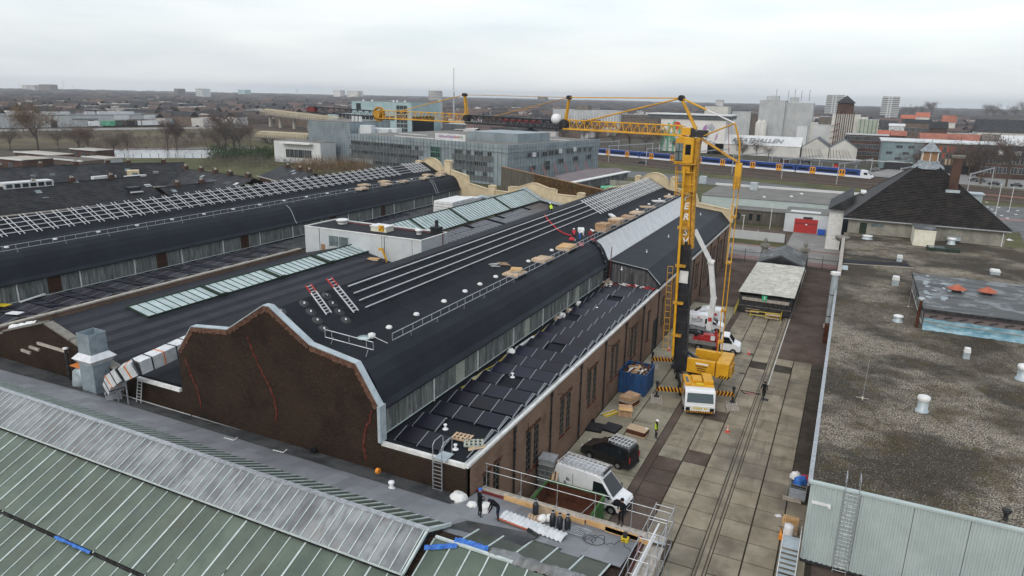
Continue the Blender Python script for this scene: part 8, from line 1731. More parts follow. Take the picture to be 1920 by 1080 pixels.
build(b, 'sign_letters', 'office_dim', t)
cols_ = ['mural_green', 'terracotta', 'plastic_white', 'block_grey', 'mural_green', 'car_grey', 'plastic_white', 'roof_orange']
for k, (a, w, m, l) in enumerate(((.565, 15, 'mural_green', 'green container in front of the warehouse'), (.635, 14, 'brick_far', 'brown container right of the green one'), (.70, 8, 'car_dark', 'dark trailer before the warehouse'), (.745, 22, 'plastic_white', 'long white trailer before the warehouse'), (.50, 7, 'plastic_white', 'white lorry box by the warehouse gate'), (.90, 10, 'cyan_panel', 'pale green box at the warehouse end'))):
 tt = thing('trailer', l, 'trailer', tuple(F.w(WL*a, -9, 0)), group='trailers at the warehouse'); b = MB(); rbox(b, F, WL*a, WL*a+w, -10, -7.4, 1.0, 4.6); build(b, 'box', m, tt); b = MB(); rbox(b, F, WL*a+1, WL*a+w-1, -9.8, -7.6, 0, 1.0); build(b, 'wheels', 'tyre', tt)
TA, TB = Vector((-215, 395.5, 0)), Vector((7, 322.6, 0)); TF = FR((TA.x, TA.y), (TB.x-TA.x, TB.y-TA.y)); TL = (TB-TA).length
b = MB(); rbox(b, TF, -300, 700, -34, 10, -.25, .12); struct(b, 'railway_ballast', 'ballast')
b = MB()
for c in (-26, -21, -13, -8, -1.5, 3.5):
 for o in (-.72, .72): rbox(b, TF, -300, 700, c+o-.06, c+o+.06, .12, .3)
struct(b, 'rails', 'rail_steel')
b = MB(); rbox(b, TF, TL+8, TL+150, -20.5, -14.5, .12, .17); struct(b, 'rusty_trackbed', 'sleeper_red')
cw_ = 27.2; n = 8; a = TL
tr = thing('train', 'blue, white and yellow doored commuter train passing behind the crane', 'train', tuple(TF.w(TL/2, 0, 0)))
for k in range(n):
 a1 = TL-3.0-k*cw_; a0 = a1-cw_+.5
 b = MB(); rbox(b, TF, a0, a1, -1.45, 1.45, .5, 1.35); c_ = build(b, 'carriage', 'train_white', tr)
 b = MB(); rbox(b, TF, a0, a1, -1.46, 1.46, 1.35, 3.7); build(b, 'blue_band', 'blue_train', c_)
 for q in (.27, .73): b = MB(); rbox(b, TF, a0+(a1-a0)*q-1.2, a0+(a1-a0)*q+1.2, -1.52, -1.46, .6, 3.4); build(b, 'door', 'train_yellow', c_); b = MB(); rbox(b, TF, a0+(a1-a0)*q-.8, a0+(a1-a0)*q-.25, -1.55, -1.52, 1.6, 3.0); rbox(b, TF, a0+(a1-a0)*q+.25, a0+(a1-a0)*q+.8, -1.55, -1.52, 1.6, 3.0); build(b, 'door_glass', 'window_glass', c_)
 b = MB(); rbox(b, TF, a0+1, a0+(a1-a0)*.2, -1.5, -1.46, 1.9, 2.8); rbox(b, TF, a0+(a1-a0)*.34, a0+(a1-a0)*.66, -1.5, -1.46, 1.9, 2.8); rbox(b, TF, a0+(a1-a0)*.8, a1-1, -1.5, -1.46, 1.9, 2.8); build(b, 'windows', 'window_glass', c_)
 b = MB(); rbox(b, TF, a1, a1+.5, -1.2, 1.2, .8, 3.4); build(b, 'gangway', 'tyre', c_) if k else None
p = [(TL-3, .5), (TL+1.2, .5), (TL+1.6, 1.1), (TL+.9, 1.9), (TL-1.0, 3.5), (TL-3, 3.75)]; b = MB(); vs = [TF.w(x, s, z) for s in (-1.45, 1.45) for x, z in p]; b.add(vs, [tuple(range(6)), tuple(range(11, 5, -1))]+[(i, i+6, (i+1) % 6+6, (i+1) % 6) for i in range(6)]); nz_ = build(b, 'nose', 'train_white', tr)
b = MB(); b.add([TF.w(TL+.98, -1.0, 1.95), TF.w(TL+.98, 1.0, 1.95), TF.w(TL-.75, .9, 3.3), TF.w(TL-.75, -.9, 3.3)], [(0, 1, 2, 3)]); rbox(b, TF, TL-1.6, TL-.2, -1.5, -1.46, 1.9, 2.8); build(b, 'windscreen', 'window_glass', nz_)
GPst = 'catenary masts along the railway'
for k in range(22):
 a = 60+k*21.5
 if a > 520: break
 t = thing('catenary_mast', ('steel catenary portal over the train, %s from the left' % names[k] if a < TL else 'steel catenary portal right of the train nose, %s of that row' % names[k-int((TL-60)/21.5)-1]), 'mast', tuple(TF.w(a, -31, 0)), group=GPst if a < TL else GPst+' right of the train')
 b = MB(); b.beam(TF.w(a, -31, 0), TF.w(a, -31, 8.2), .28, .28); build(b, 'post', 'galv', t); b = MB(); b.beam(TF.w(a, 7, 0), TF.w(a, 7, 8.2), .28, .28); build(b, 'post', 'galv', t)
 b = MB(); b.beam(TF.w(a, -31.5, 7.8), TF.w(a, 7.4, 7.8), .22, .4);
 for c in (-23.5, -10, 1): b.beam(TF.w(a, c, 7.7), TF.w(a, c, 6.2), .1, .1)
 build(b, 'gantry', 'galv', t)
t = thing('platform_canopy', 'grey platform canopy with white lattice beams behind the train', 'platform roof', tuple(TF.w(TL-40, 12, 0))); b = MB(); rbox(b, TF, TL-48, TL-8, 9, 15, 4.8, 5.3); rbox(b, TF, TL-48, TL-8, 11, 12, 0, .9); build(b, 'roof', 'office_dim', t)
for k in range(9): b = MB(); rbox(b, TF, TL-47+k*4.8, TL-46.7+k*4.8, 9.2, 9.5, 0, 4.8); build(b, 'post', 'galv', t)
for (a, m) in ((TL-43, 'brick_far'), (TL-34, 'office_dim'), (TL-18, 'mural_red')): b = MB(); rbox(b, TF, a, a+(5 if m != 'mural_red' else 1.6), 10, 13, 0, 4.5); build(b, 'kiosk', m, t)
for k in range(5): b = MB(); p, q = TF.w(TL-26+k*7, 10+k, 6.2+.2*k), TF.w(TL-10+k*7, 14+k, 6.6); b.beam(p, q, .8, .25); build(b, 'lattice_beam', 'block_white', t)
poly('station_square', 'asphalt_pale', [tuple(TF.w(TL-10, 16, 0))[:2], tuple(TF.w(TL+120, 16, 0))[:2], tuple(TF.w(TL+120, 70, 0))[:2], tuple(TF.w(TL-10, 60, 0))[:2]], -.03)
kh = thing('market_hall', 'low pale hall with white roof carrying big dark letters', 'hall', (-60, 440, 0))
A, B_ = gy(1320, 262, 425), gy(1478, 298, 425)
x0, x1 = gy(1345, 285, 425).x, gy(1500, 285, 425).x; w2 = 16; zr, ze = 10.8, 6.0
for i, (xa, xb, m) in enumerate(((x0-6, x1, 'block_white'),)):
 b = MB(); b.prismX([(425, 0), (425, ze), (425+w2/2, zr), (425+w2, ze), (425+w2, 0)], xa, xb); build(b, 'hall', 'silo_pale', kh)
 b = MB(); b.quad((xa, 424.6, ze-.1), (xb+.3, 424.6, ze-.1), (xb+.3, 425+w2/2, zr+.12), (xa, 425+w2/2, zr+.12)); build(b, 'white_roof', 'block_white', kh)
for k in range(2):
 xa = x1+1+k*14; b = MB(); b.prismY([(xa, 0), (xa, 6.5), (xa+6.8, 11), (xa+13.6, 6.5), (xa+13.6, 0)], 424, 452); build(b, 'gabled_hall', 'silo_pale', kh); b = MB(); b.quad((xa-.3, 423.7, 6.3), (xa+6.8, 423.7, 11.15), (xa+6.8, 452, 11.15), (xa-.3, 452, 6.3)); b.quad((xa+6.8, 423.7, 11.15), (xa+13.9, 423.7, 6.3), (xa+13.9, 452, 6.3), (xa+6.8, 452, 11.15)); build(b, 'roof', 'office_dim', kh)
 b = MB()
 for j in range(7): b.beam((xa+1+j*1.8, 423.8, 0), (xa+.4+j*1.4, 423.8, 5.5), .22, .1)
 build(b, 'painted_stripes', 'silo_dark', kh)
m_ = frame((x0+21-kh.location.x, 425+w2*.2-kh.location.y, ze+(zr-ze)*.42+.35), (1, 0, 0), (0, w2/2, zr-ze)); text('lettering', 'KRATHALLEN', 5.6, m_, 'car_grey', kh, .05, .3, .05, sx=.80)
def bx_(name, l, cat, p, q, Y, D, wall, rows=None, top=None, **kw):   # p=(left,top) q=(right,bottom) pixel corners of the front
 a = gy(p[0], p[1], Y); c = gy(q[0], q[1], Y); F = FR((a.x, Y), (1, 0)); t = blk(name, l, cat, F, c.x-a.x, D, 0, a.z, wall, top or 'block_grey', **kw)
 if rows:
  nx, nz, w, h, m = rows; L_ = c.x-a.x
  for i in range(nx):
   for j in range(nz): win(t, F, L_*(i+.5)/nx-w/2, -.05, (a.z-1)*(j+.55)/nz, w, h, fr=m)
 return t, F, c.x-a.x, a.z
t, F, L_, z = bx_('grain_silo', 'big pale concrete silo block with antennas, tallest behind the railway', 'silo', (1425, 188), (1466, 250), 560, 22, 'block_grey')
b = MB(); rbox(b, F, L_, L_*2.05, 3, 20, 0, z-1.2); build(b, 'second_block', 'block_grey', t); b = MB(); rbox(b, F, L_*.22, L_*.7, 4, 12, z, z+3.2); rbox(b, F, L_*1.12, L_*1.45, 5, 12, z-1, z+2.6); build(b, 'plant_room', 'block_grey', t); b = MB(); rbox(b, F, L_*2.05, L_*2.9, 1, 14, 0, z*.52); build(b, 'low_block', 'silo_pale', t)
for k in (.5, .58, 1.05, 1.55, 1.85, 1.3): p = F.w(L_*k, 6, z); b = MB(); b.tube([p, p+Vector((0, 0, random.uniform(4, 9)))], .15, 4); build(b, 'antenna', 'silo_dark', t)
for k in (.1, .27): b = MB(); p = F.w(L_*k, -3.5, 0); b.lathe(p, [(2.6, 0), (2.6, 15), (.5, 17), (0, 17)], 12); build(b, 'small_silo', 'silo_pale', t)
bx_('silo_block', 'plain pale silo block left of the big silo', 'silo', (1373, 209), (1404, 250), 560, 15, 'block_grey'); bx_('steel_tower', 'dark steel frame tower between the two silo blocks', 'tower', (1404, 212), (1425, 250), 562, 10, 'silo_dark')
bx_('yellow_block', 'pale yellow block rising behind the mural wall', 'building', (1322, 199), (1362, 240), 640, 15, 'silo_pale'); bx_('white_silo', 'small white silo box in front of the big silo', 'silo', (1495, 236), (1512, 256), 480, 8, 'block_white')
bx_('white_store', 'low white store between the silos and the stair tower', 'building', (1525, 234), (1566, 255), 500, 10, 'block_white'); bx_('dark_store', 'dark ribbed store behind the low white one', 'building', (1536, 219), (1568, 245), 540, 10, 'silo_dark')
t, F, L_, z = bx_('stair_tower', 'old factory tower with pyramid roof and rusty vertical pipes', 'tower', (1571, 193), (1594, 250), 480, 9, 'brick_far')
b = MB(); p = [F.w(-1, -1, z), F.w(L_+1, -1, z), F.w(L_+1, 10, z), F.w(-1, 10, z), F.w(L_/2, 4.5, z+4.5)]; b.add(p, [(0, 1, 4), (1, 2, 4), (2, 3, 4), (3, 0, 4)]); build(b, 'roof', 'tile_far', t); b = MB(); rbox(b, F, -2, L_+4.5, -2, 0, 0, z-6.5); build(b, 'pipe_bay', 'silo_pale', t)
for k in range(9): b = MB(); p = F.w(.3+k*1.2, -2.4, 0); b.tube([p, p+Vector((0, 0, z-5.5+random.uniform(-1, 1)))], .28, 6); build(b, 'pipe', 'silo_dark' if k % 2 else 'rust', t)
b = MB()
for k in range(5): b.beam(F.w(-2, -3, 2+k*3.6), F.w(3, -3, 4+k*3.6), .2, .3)
build(b, 'outside_stair', 'red_dark', t)
b = MB(); rbox(b, F, L_+4.5, L_+8.5, -1, 6, 0, z-8); build(b, 'side_bay', 'silo_pale', t); bx_('green_silo', 'pale green gridded silo right of the stair tower', 'silo', (1611, 224), (1644, 254), 470, 12, 'silo_green', (5, 6, .3, 3, 'silo_green'))
for l, p, q in (('left apartment tower with white balconies on the horizon', (1551, 178), (1579, 215)), ('right apartment tower with white balconies on the horizon', (1656, 181), (1682, 219))):
 t, F, L_, z = bx_('apartment_tower', l, 'apartment tower', p, q, 1500, 25, 'silo_dark', group='apartment towers on the horizon')
 for k in range(13): b = MB(); rbox(b, F, -1, L_+1, -2.5, -.2, z*(k+.2)/13, z*(k+.65)/13); build(b, 'balcony', 'block_white', t)
 for f in (.33, .5): b = MB(); rbox(b, F, L_*f, L_*f+2, -3, -.2, 0, z); build(b, 'pillar', 'block_white', t)
mw, F, L_, z = bx_('mural_building', 'pale factory wall painted with a large colourful mural behind the crane head', 'building', (1240, 222), (1358, 262), 425, 25, 'mural_pale')
b = MB(); rbox(b, F, -8, L_+2, -1, 25, z+.3, z+2.4); build(b, 'upper_storey', 'office_dim', mw); b = MB(); rbox(b, F, -9, L_+3, -2, 26, z+2.4, z+3); build(b, 'roof_edge', 'block_white', mw)
random.seed(77)
for k in range(46):
 f = random.random(); a = L_*(.06+.86*f); zz = z*(.25+random.random()*.6); m = 'mural_green' if f < .22 else random.choice(('mural_purple', 'mural_grey', 'mural_grey', 'mural_pale', 'mural_purple')); h, w = random.uniform(1.5, 5.5), random.uniform(.5, 1.8); p = [F.w(a+w*math.cos(q)*random.uniform(.7, 1)+math.sin(q)*.6, -.05-.004*k, zz+h/2*math.sin(q)) for q in [2*PI*i/7 for i in range(7)]]; b = MB(); b.add(p, [tuple(range(7))]); build(b, 'painted_shape', m, mw)
b = MB(); p = [F.w(L_*.26+2.3*math.cos(q), -.4, z*.80+2.3*math.sin(q)) for q in [2*PI*i/12 for i in range(12)]]; b.add(p, [tuple(range(12))]); build(b, 'painted_shape', 'mural_red', mw)
for k in range(7): b = MB(); rbox(b, F, 1+k*1.7, 2.2+k*1.7, -.42, -.4, 0, z*random.uniform(.5, .95)); build(b, 'painted_shape', 'mural_green', mw) if k % 2 == 0 else None
t, F, L_, z = bx_('office_slab', 'grey columned office slab behind the jib', 'office building', (1037, 205), (1160, 235), 610, 25, 'block_grey')
for k in range(24): b = MB(); rbox(b, F, L_*k/24, L_*k/24+.7, -.8, 0, 2, z-4); build(b, 'column', 'block_white', t)
b = MB(); rbox(b, F, L_*.3, L_*.5, 6, 16, z, z+4); build(b, 'plant_room', 'silo_dark', t);
t, F, L_, z = bx_('apartment_block', 'brown apartment block with balcony rows among the bare trees', 'apartments', (1165, 214), (1232, 250), 560, 14, 'brick_far2', (9, 4, 3.2, 1.4, 'frame_white'))
t = thing('radio_mast', 'thin tall radio mast on the horizon left of the crane', 'mast', tuple(gy(850, 250, 520)*1)); p, q = gy(851, 240, 520), gy(850, 127, 520); b = MB(); b.tube([(p.x, 520, 0), (p.x, 520, q.z*.62)], .8, 5); b.tube([(p.x, 520, q.z*.6), (p.x, 520, q.z)], .3, 4); build(b, 'mast', 'galv', t)
t = thing('white_chimney', 'slim white concrete chimney behind the jib', 'chimney', tuple(gy(826, 240, 560))); p, q = gy(826, 240, 560), gy(826, 185, 560); b = MB(); b.tube([(p.x, 560, 0), (p.x, 560, q.z)], 1.9, 8); build(b, 'shaft', 'block_grey', t)
bx_('shed', 'dark red shed hidden behind the jib', 'shed', (905, 219), (975, 232), 560, 20, 'brick_far'); bx_('shed', 'low row of white halls behind the office roof', 'shed', (985, 236), (1058, 248), 520, 20, 'block_white'); bx_('shed', 'long grey roofed shed behind the office', 'shed', (832, 232), (990, 246), 470, 20, 'office_dim')
t, F, L_, z = bx_('colourful_building', 'modern building with blue grey and orange patchwork facade behind the tiled house', 'building', (1656, 264), (1725, 312), 385, 30, 'teal_panel')
b = MB(); rbox(b, F, L_, L_+38, 0, 30, 0, z-.3); build(b, 'long_wing', 'brick_far2', t); b = MB(); rbox(b, F, -1, L_+39, -.8, 31, z-.1, z+.4); build(b, 'roof_slab', 'block_white', t)
b = MB(); rbox(b, F, 2, L_+20, -2, 0, 0, 3.0); build(b, 'plinth', 'iron', t)
random.seed(90)
for i in range(26):
 for j in range(3):
  a = L_*.98+i*1.45; m = 'red_panel' if j > 0 else ('cream' if i < 16 else 'red_panel')
  if random.random() < .62: b = MB(); rbox(b, F, a, a+.75, -.1, 0, 3.4+j*2.8, 5.9+j*2.8); build(b, 'coloured_panel', m, t)
  else: win(t, F, a, -.05, 3.6+j*2.8, .9, 2.1)
for k, (a, zz) in enumerate(((6, 10), (2, 7), (6, 4.4), (11, 10), (9, 7))): win(t, F, a, -.05, zz, 2.6, 1.2)
t, F, L_, z = bx_('brick_office', 'brown brick building with two rows of white windows left of the colourful one', 'building', (1586, 252), (1662, 292), 440, 20, 'brick_far', (9, 3, 3.0, 2.0, 'frame_white'))
t, F, L_, z = bx_('brick_school', 'old brick building with dark roof and white framed windows behind bare trees', 'building', (1842, 293), (1935, 335), 365, 18, 'brick_far', (7, 2, 2.2, 2.6, 'frame_white'))
b = MB(); b.prismX([(364, z), (374, z+4.5), (384, z)], F.P.x-1, F.P.x+L_+1); build(b, 'roof', 'tile_far', t)
for k in (.3, .62): b = MB(); rbox(b, F, L_*k, L_*k+2, 1, 4, z, z+2.6); build(b, 'dormer', 'frame_white', t)
def gabled(l, p, q, Y, D, rh, wall, roof, cat='house', rows=None, group='distant roofs on the right'):
 t, F, L_, z = bx_('gabled_house', l, cat, p, q, Y, D, wall, rows, roof, group=group); b = MB(); b.prismX([(Y-.6, z), (Y+D/2, z+rh), (Y+D+.6, z)], F.P.x-.6, F.P.x+L_+.6); build(b, 'roof', roof, t); return t, F, L_, z
gabled('long orange roofed hall with a saw tooth edge', (1727, 262), (1845, 275), 470, 22, 3.6, 'brick_far2', 'roof_orange'); gabled('orange roof farther left of the saw tooth hall', (1672, 254), (1697, 262), 520, 12, 3, 'brick_far', 'roof_orange'); gabled('dark red roof beside the orange one', (1644, 253), (1671, 262), 530, 12, 3, 'brick_far', 'terracotta')
gabled('large institutional building with grey hipped roof at the right edge', (1832, 247), (1935, 262), 560, 22, 8, 'silo_pale', 'tile_far', rows=(12, 1, 2.4, 3, 'frame_white')); gabled('grey barn with light stripes', (1844, 266), (1900, 285), 450, 12, 4, 'brick_far2', 'silo_dark'); gabled('white tented roof at the right edge', (1880, 273), (1925, 285), 430, 14, 5, 'block_grey', 'block_white')
gabled('dark roofed villa in the green', (1745, 240), (1775, 250), 640, 14, 5, 'brick_far', 'tile_far'); gabled('red roofed villa among the trees', (1768, 229), (1790, 240), 760, 14, 6, 'silo_pale', 'roof_orange'); gabled('white long house before the meadow', (1668, 236), (1695, 244), 690, 10, 2, 'block_white', 'block_white'); gabled('terrace with white fascias and dark roof', (1695, 230), (1745, 243), 720, 12, 3, 'brick_far2', 'tile_far', rows=(12, 1, 2, 3, 'frame_white'))
gabled('red roofed row under the trees', (1690, 222), (1715, 228), 900, 12, 4, 'brick_far2', 'terracotta'); gabled('second red roofed row under the trees', (1718, 219), (1742, 225), 950, 12, 5, 'silo_pale', 'terracotta')
P_ = [gz(1650, 262, 0), gz(1830, 262, 0), gz(1830, 246, 0), gz(1660, 243, 0)]; poly('meadow', 'grass', [(p.x, p.y) for p in P_], -.12)
t, F, L_, z = bx_('flat_workshop', 'wide flat roofed grey workshop across the street', 'workshop', (1316, 366), (1600, 410), 190, 26, 'clad_mint', top='gravel_far')
b = MB(); rbox(b, F, -1, L_+1, 25.5, 26.3, z+.1, z+.7); rbox(b, F, -1, L_+1, 28, 34, z-1.2, z-.9); build(b, 'rear_parapet', 'frame_white', t); b = MB(); rbox(b, F, -1, L_+1, 26.3, 27.6, z-.5, z+.2); build(b, 'gutter', 'black_steel', t)
b = MB(); rbox(b, F, 0, L_, 28, 33.5, 0, z-1.2); build(b, 'rear_wing', 'block_grey', t)
for px, py in ((1318, 343), (1413, 356)): c = gz(px, py, z+.1); b = MB(); b.box(c.x-1, c.x+1, c.y-1, c.y+1, z, z+2.2); build(b, 'roof_vent', 'zinc', t)
for px, py in ((1433, 370), (1484, 369), (1503, 364)): c = gz(px, py, z+.1); b = MB(); b.lathe((c.x, c.y, z+.1), [(.5, 0), (.3, .3), (0, .35)], 8); build(b, 'roof_dome', 'block_white', t)
t, F, L_, z = bx_('brick_annex', 'low grey brown annex with narrow windows left of the red garage door', 'annex', (1376, 392), (1476, 430), 183.5, 8, 'concrete_wall', top='gravel_far')
b = MB(); rbox(b, F, -.2, L_, -.1, 0, z-.2, z+.15); build(b, 'roof_edge', 'dark_metal', t)
for k in (.06, .29, .43): b = MB(); rbox(b, F, L_*k, L_*k+.9, -.06, 0, .9, 2.6); build(b, 'window', 'glass_dark', t)
t, F, L_, z = bx_('garage', 'pale grey garage with large red sectional door', 'garage', (1473, 398), (1556, 437), 177.5, 10, 'clad_white', top='gravel_far')
b = MB(); rbox(b, F, L_*.22, L_*.72, -.08, 0, .02, 3.3)
gd = build(b, 'garage_door', 'garage_red', t); b = MB()
for k in range(5): rbox(b, F, L_*.22, L_*.72, -.11, -.085, .62+k*.6, .66+k*.6)
rbox(b, F, L_*.22, L_*.72, -.12, -.085, 2.1, 2.3); build(b, 'door_joint', 'red_dark', gd); b = MB(); rbox(b, F, L_*.46, L_*.50, -.14, -.12, 1.9, 2.15); build(b, 'handle', 'plastic_white', gd)
b = MB(); rbox(b, F, L_*.4, L_*.6, -.08, 0, z-1.2, z-.7); build(b, 'vent_grille', 'dark_metal', t); b = MB(); rbox(b, F, L_*.1, L_*.75, 1, 4, z+.12, z+.2); build(b, 'roof_light', 'block_white', t)
b = MB(); rbox(b, F, L_, L_+5.5, 3, 3.4, 0, 4.2); build(b, 'glass_side', 'glass_far', t)
c = F.w(L_*.82, -.9, 0); t = thing('waste_bin', 'blue plastic waste bin beside the red garage door', 'bin', tuple(c)); b = MB(); b.box(-.8, .8, -.5, .5, .1, 1.2); build(b, 'body', 'blue_plastic', t, True); b = MB(); b.box(-.85, .85, -.55, .55, 1.2, 1.32); build(b, 'lid', 'blue_plastic', t, True)
def car(c, rz, m, l, g='parked cars behind the railway'):
 t = thing('parked_car', l, 'car', tuple(c), rz, g); hull(t, [(-2.1, .35), (-2.15, .85), (-1.7, 1.0), (-1.2, 1.42), (.3, 1.45), (1.0, .98), (2.0, .8), (2.1, .4)], .85, .68, .95, m)
 pl(t, 'windscreen', 'window_glass', [(.7, .95, 1.06), (-.7, .95, 1.06), (-.62, .38, 1.4), (.62, .38, 1.4)], (0, .03, .03))
 for s in (-1, 1):
  pl(t, 'side_window', 'window_glass', [(s*.86, -1.3, 1.02), (s*.86, .8, 1.02), (s*.76, .3, 1.38), (s*.76, -1.1, 1.38)][::s])
  for y in (-1.3, 1.3): b = MB(); b.tube([(s*.70, y, .32), (s*.88, y, .32)], .32, 10); build(b, 'wheel', 'tyre', t, True)
 return t
for i, (px, py, m, l) in enumerate(((1826, 340, 'car_dark', 'dark car at the left end of the row under the trees'), (1838, 341, 'car_grey', 'grey car second in the row under the trees'), (1863, 347, 'car_dark', 'dark car alone between two bare trees'), (1905, 350, 'car_dark', 'dark car at the right edge under the trees'), (1640, 320, 'car_grey', 'grey car on the station square'), (1897, 325, 'car_grey', 'grey car farther back on the right'))):
 car(gz(px, py, 0), 1.4, m, l)
car(gz(1205, 307, .0), 1.2, 'car_dark', 'dark car driving on the road before the train', 'cars on the road'); car(gz(370, 238, 0), 1.2, 'car_dark', 'tiny dark car on the far road across the field', 'cars on the far road')
for px, py, h, l in ((1866, 405, 9, 'white street lamp pole right of the tiled house'), (1892, 395, 7, 'red and white signal pole at the junction'), (1443, 430, 6, 'thin street lamp by the white gate'), (1391, 445, 5, 'slim lamp post behind the white gate')):
 c = gz(px, py, 0); t = thing('street_lamp', l, 'street lamp', tuple(c)); b = MB(); b.tube([(0, 0, 0), (0, 0, h)], .09, 6); build(b, 'pole', 'frame_white', t, True); b = MB(); b.box(-.5, .2, -.12, .12, h, h+.12); build(b, 'lamp_head', 'frame_white', t, True)
# ================================================================== TREES
def bare_tree(seed, H, R_, tw, col, low=.25):
 random.seed(seed); tk = MB(); cr__ = MB(); tk.tube([(0, 0, 0), (.1, 0, H*.3), (0, .1, H*.55)], [H*.022, H*.016, H*.008], 6, False)
 ends = []
 for k in range(11):
  a = random.uniform(0, 2*PI); z0 = H*random.uniform(.22, .5); e = Vector((math.cos(a)*R_*random.uniform(.5, .95), math.sin(a)*R_*random.uniform(.5, .95), H*random.uniform(.6, .98))); m_ = Vector((e.x*.4, e.y*.4, z0+(e.z-z0)*.55)); tk.tube([(0, 0, z0), m_, e], [H*.008, H*.005, H*.002], 4, False); ends += [m_, e, (m_+e)/2]
  for q in range(3): f = e+Vector((random.gauss(0, R_*.28), random.gauss(0, R_*.28), random.gauss(0, H*.08))); tk.tube([(m_+e)/2, f], [H*.003, H*.001], 3, False); ends.append(f)
 for k in range(tw):
  p = random.choice(ends)+Vector((random.gauss(0, R_*.17), random.gauss(0, R_*.17), random.gauss(0, H*.06)))
  if p.z < H*low: continue
  d = Vector((random.gauss(0, .5), random.gauss(0, .5), random.uniform(.1, 1))).normalized()*random.uniform(.5, 1.3)*H/11; s = d.cross(Vector((random.random(), random.random(), random.random()))).normalized()*H*.0045; cr__.add([p-s, p+s, p+d], [(0, 1, 2)])
 return tk.mesh('trunk', 'bark'), cr__.mesh('crown', col)
protos = [bare_tree(1, 12, 4.6, 1700, 'twig'), bare_tree(2, 13, 5.2, 1900, 'twig_red'), bare_tree(3, 11, 4.4, 1600, 'twig'), bare_tree(4, 12, 6, 3600, 'twig_warm', .12)]
def tree(px, py, H, k, l, g, z=0):
 c = gz(px, py, z) if not isinstance(px, Vector) else px; t = thing('bare_tree', l, 'tree', tuple(c), random.uniform(0, 6), g); t.scale = (H/12*random.uniform(.9, 1.15),)*2+(H/12,); a, b_ = protos[k]; link('trunk', a, t); link('crown', b_, t); return t
random.seed(100)
tree(72, 282, 21, 3, 'large orange brown willow at the left behind the houses', 'trees by the canal')
for i, (px, py, H, k) in enumerate(((150, 288, 13, 0), (168, 290, 11, 1), (215, 296, 12, 2), (20, 283, 12, 0), (110, 283, 12, 2), (240, 284, 8, 1), (315, 283, 13, 1), (332, 282, 11, 1), (410, 290, 14, 0), (425, 286, 17, 1), (440, 289, 17, 0), (450, 286, 14, 2), (470, 270, 9, 1), (385, 268, 8, 0), (360, 270, 8, 2))): tree(px, py, H, k, 'bare tree along the canal bank, %s from the left' % names[i], 'trees by the canal')
for i, (px, py, H, k) in enumerate(((1712, 340, 15, 0), (1838, 345, 17, 0), (1815, 330, 15, 2), (1886, 350, 16, 1), (1860, 330, 14, 2), (1800, 325, 13, 0), (1905, 320, 14, 2), (1780, 312, 12, 1))): tree(px, py, H, k, 'bare street tree before the brick building at right, %s planted' % names[i], 'street trees at right')
for i, (px, py, H, k) in enumerate(((1387, 292, 10, 0), (1417, 298, 11, 2), (1390, 300, 9, 0), (1440, 300, 8, 2), (1180, 280, 12, 1), (1150, 276, 12, 0), (1210, 282, 12, 2), (1238, 284, 11, 1), (1120, 272, 12, 1), (1095, 268, 12, 0), (1270, 290, 10, 0), (1055, 262, 10, 2))): tree(px, py, H, k, 'bare tree behind the train, %s of the loose row' % names[i], 'trees behind the train')
for i, (px, py, H, k) in enumerate(((1692, 222, 26, 0), (1708, 224, 30, 2), (1728, 222, 30, 0), (1745, 224, 32, 1), (1772, 222, 22, 2), (1848, 228, 30, 1), (1862, 226, 34, 0), (1880, 228, 28, 2), (1902, 228, 34, 0), (1918, 230, 36, 1))): tree(px, py, H, k, 'tall bare tree standing against the horizon at right, %s from the left' % names[i], 'tall trees on the right horizon')
def thicket(n, pxr, pyr, hr, m, label, nm='shrubs', z=0, wdt=.06, per=26):
 b = MB()
 for i in range(n):
  c = gz(random.uniform(*pxr), random.uniform(*pyr), z); h = random.uniform(*hr)
  for k in range(per): p = c+Vector((random.gauss(0, h*.3), random.gauss(0, h*.3), random.uniform(0, h*.7))); d = Vector((random.gauss(0, .35), random.gauss(0, .35), 1)).normalized()*h*random.uniform(.15, .45); s = Vector((random.random()-.5, random.random()-.5, 0)).normalized()*wdt; b.add([p-s, p+s, p+d], [(0, 1, 2)])
 o = build(b, nm, m); o['kind'] = 'stuff'; tag(o, label, nm); return o
thicket(230, (560, 690), (318, 326), (3.5, 7), 'twig_warm', 'orange brown thicket before the grey office building', z=1, wdt=.05)
thicket(160, (380, 560), (300, 318), (2, 4.5), 'twig', 'brown scrub between the terraces and the white box building', wdt=.05)
thicket(110, (395, 520), (285, 303), (3, 6), 'evergreen', 'dark evergreen hedge left of the white box building', wdt=.16)
thicket(260, (150, 500), (262, 284), (2, 4), 'twig_red', 'reddish scrub on the field by the canal', wdt=.08); thicket(240, (0, 480), (246, 262), (1, 2.5), 'twig', 'low scrub over the field', wdt=.1)
thicket(60, (1000, 1100), (300, 310), (2, 4), 'twig_red', 'shrubs under the office building', wdt=.06)
o = thicket(60, (1888, 1910), (268, 282), (5, 9), 'evergreen', 'dark evergreen group near the right edge', wdt=.25)
random.seed(200)
b = MB()
def far_xy(y): hd = math.radians(25.6); r = y; a = random.uniform(-.70, .68); return Vector((-math.sin(hd-a)*r, math.cos(hd-a)*r, 0))
def blocked(p):   # keep the modelled middle ground free
 q = p-Vector((TA.x, TA.y, 0)); c = q.dot(TF.v); r = p.length
 return c < 25 and p.x > -330 or (p.x < -250 and r < 660) or (p.x > -190 and r < 640)
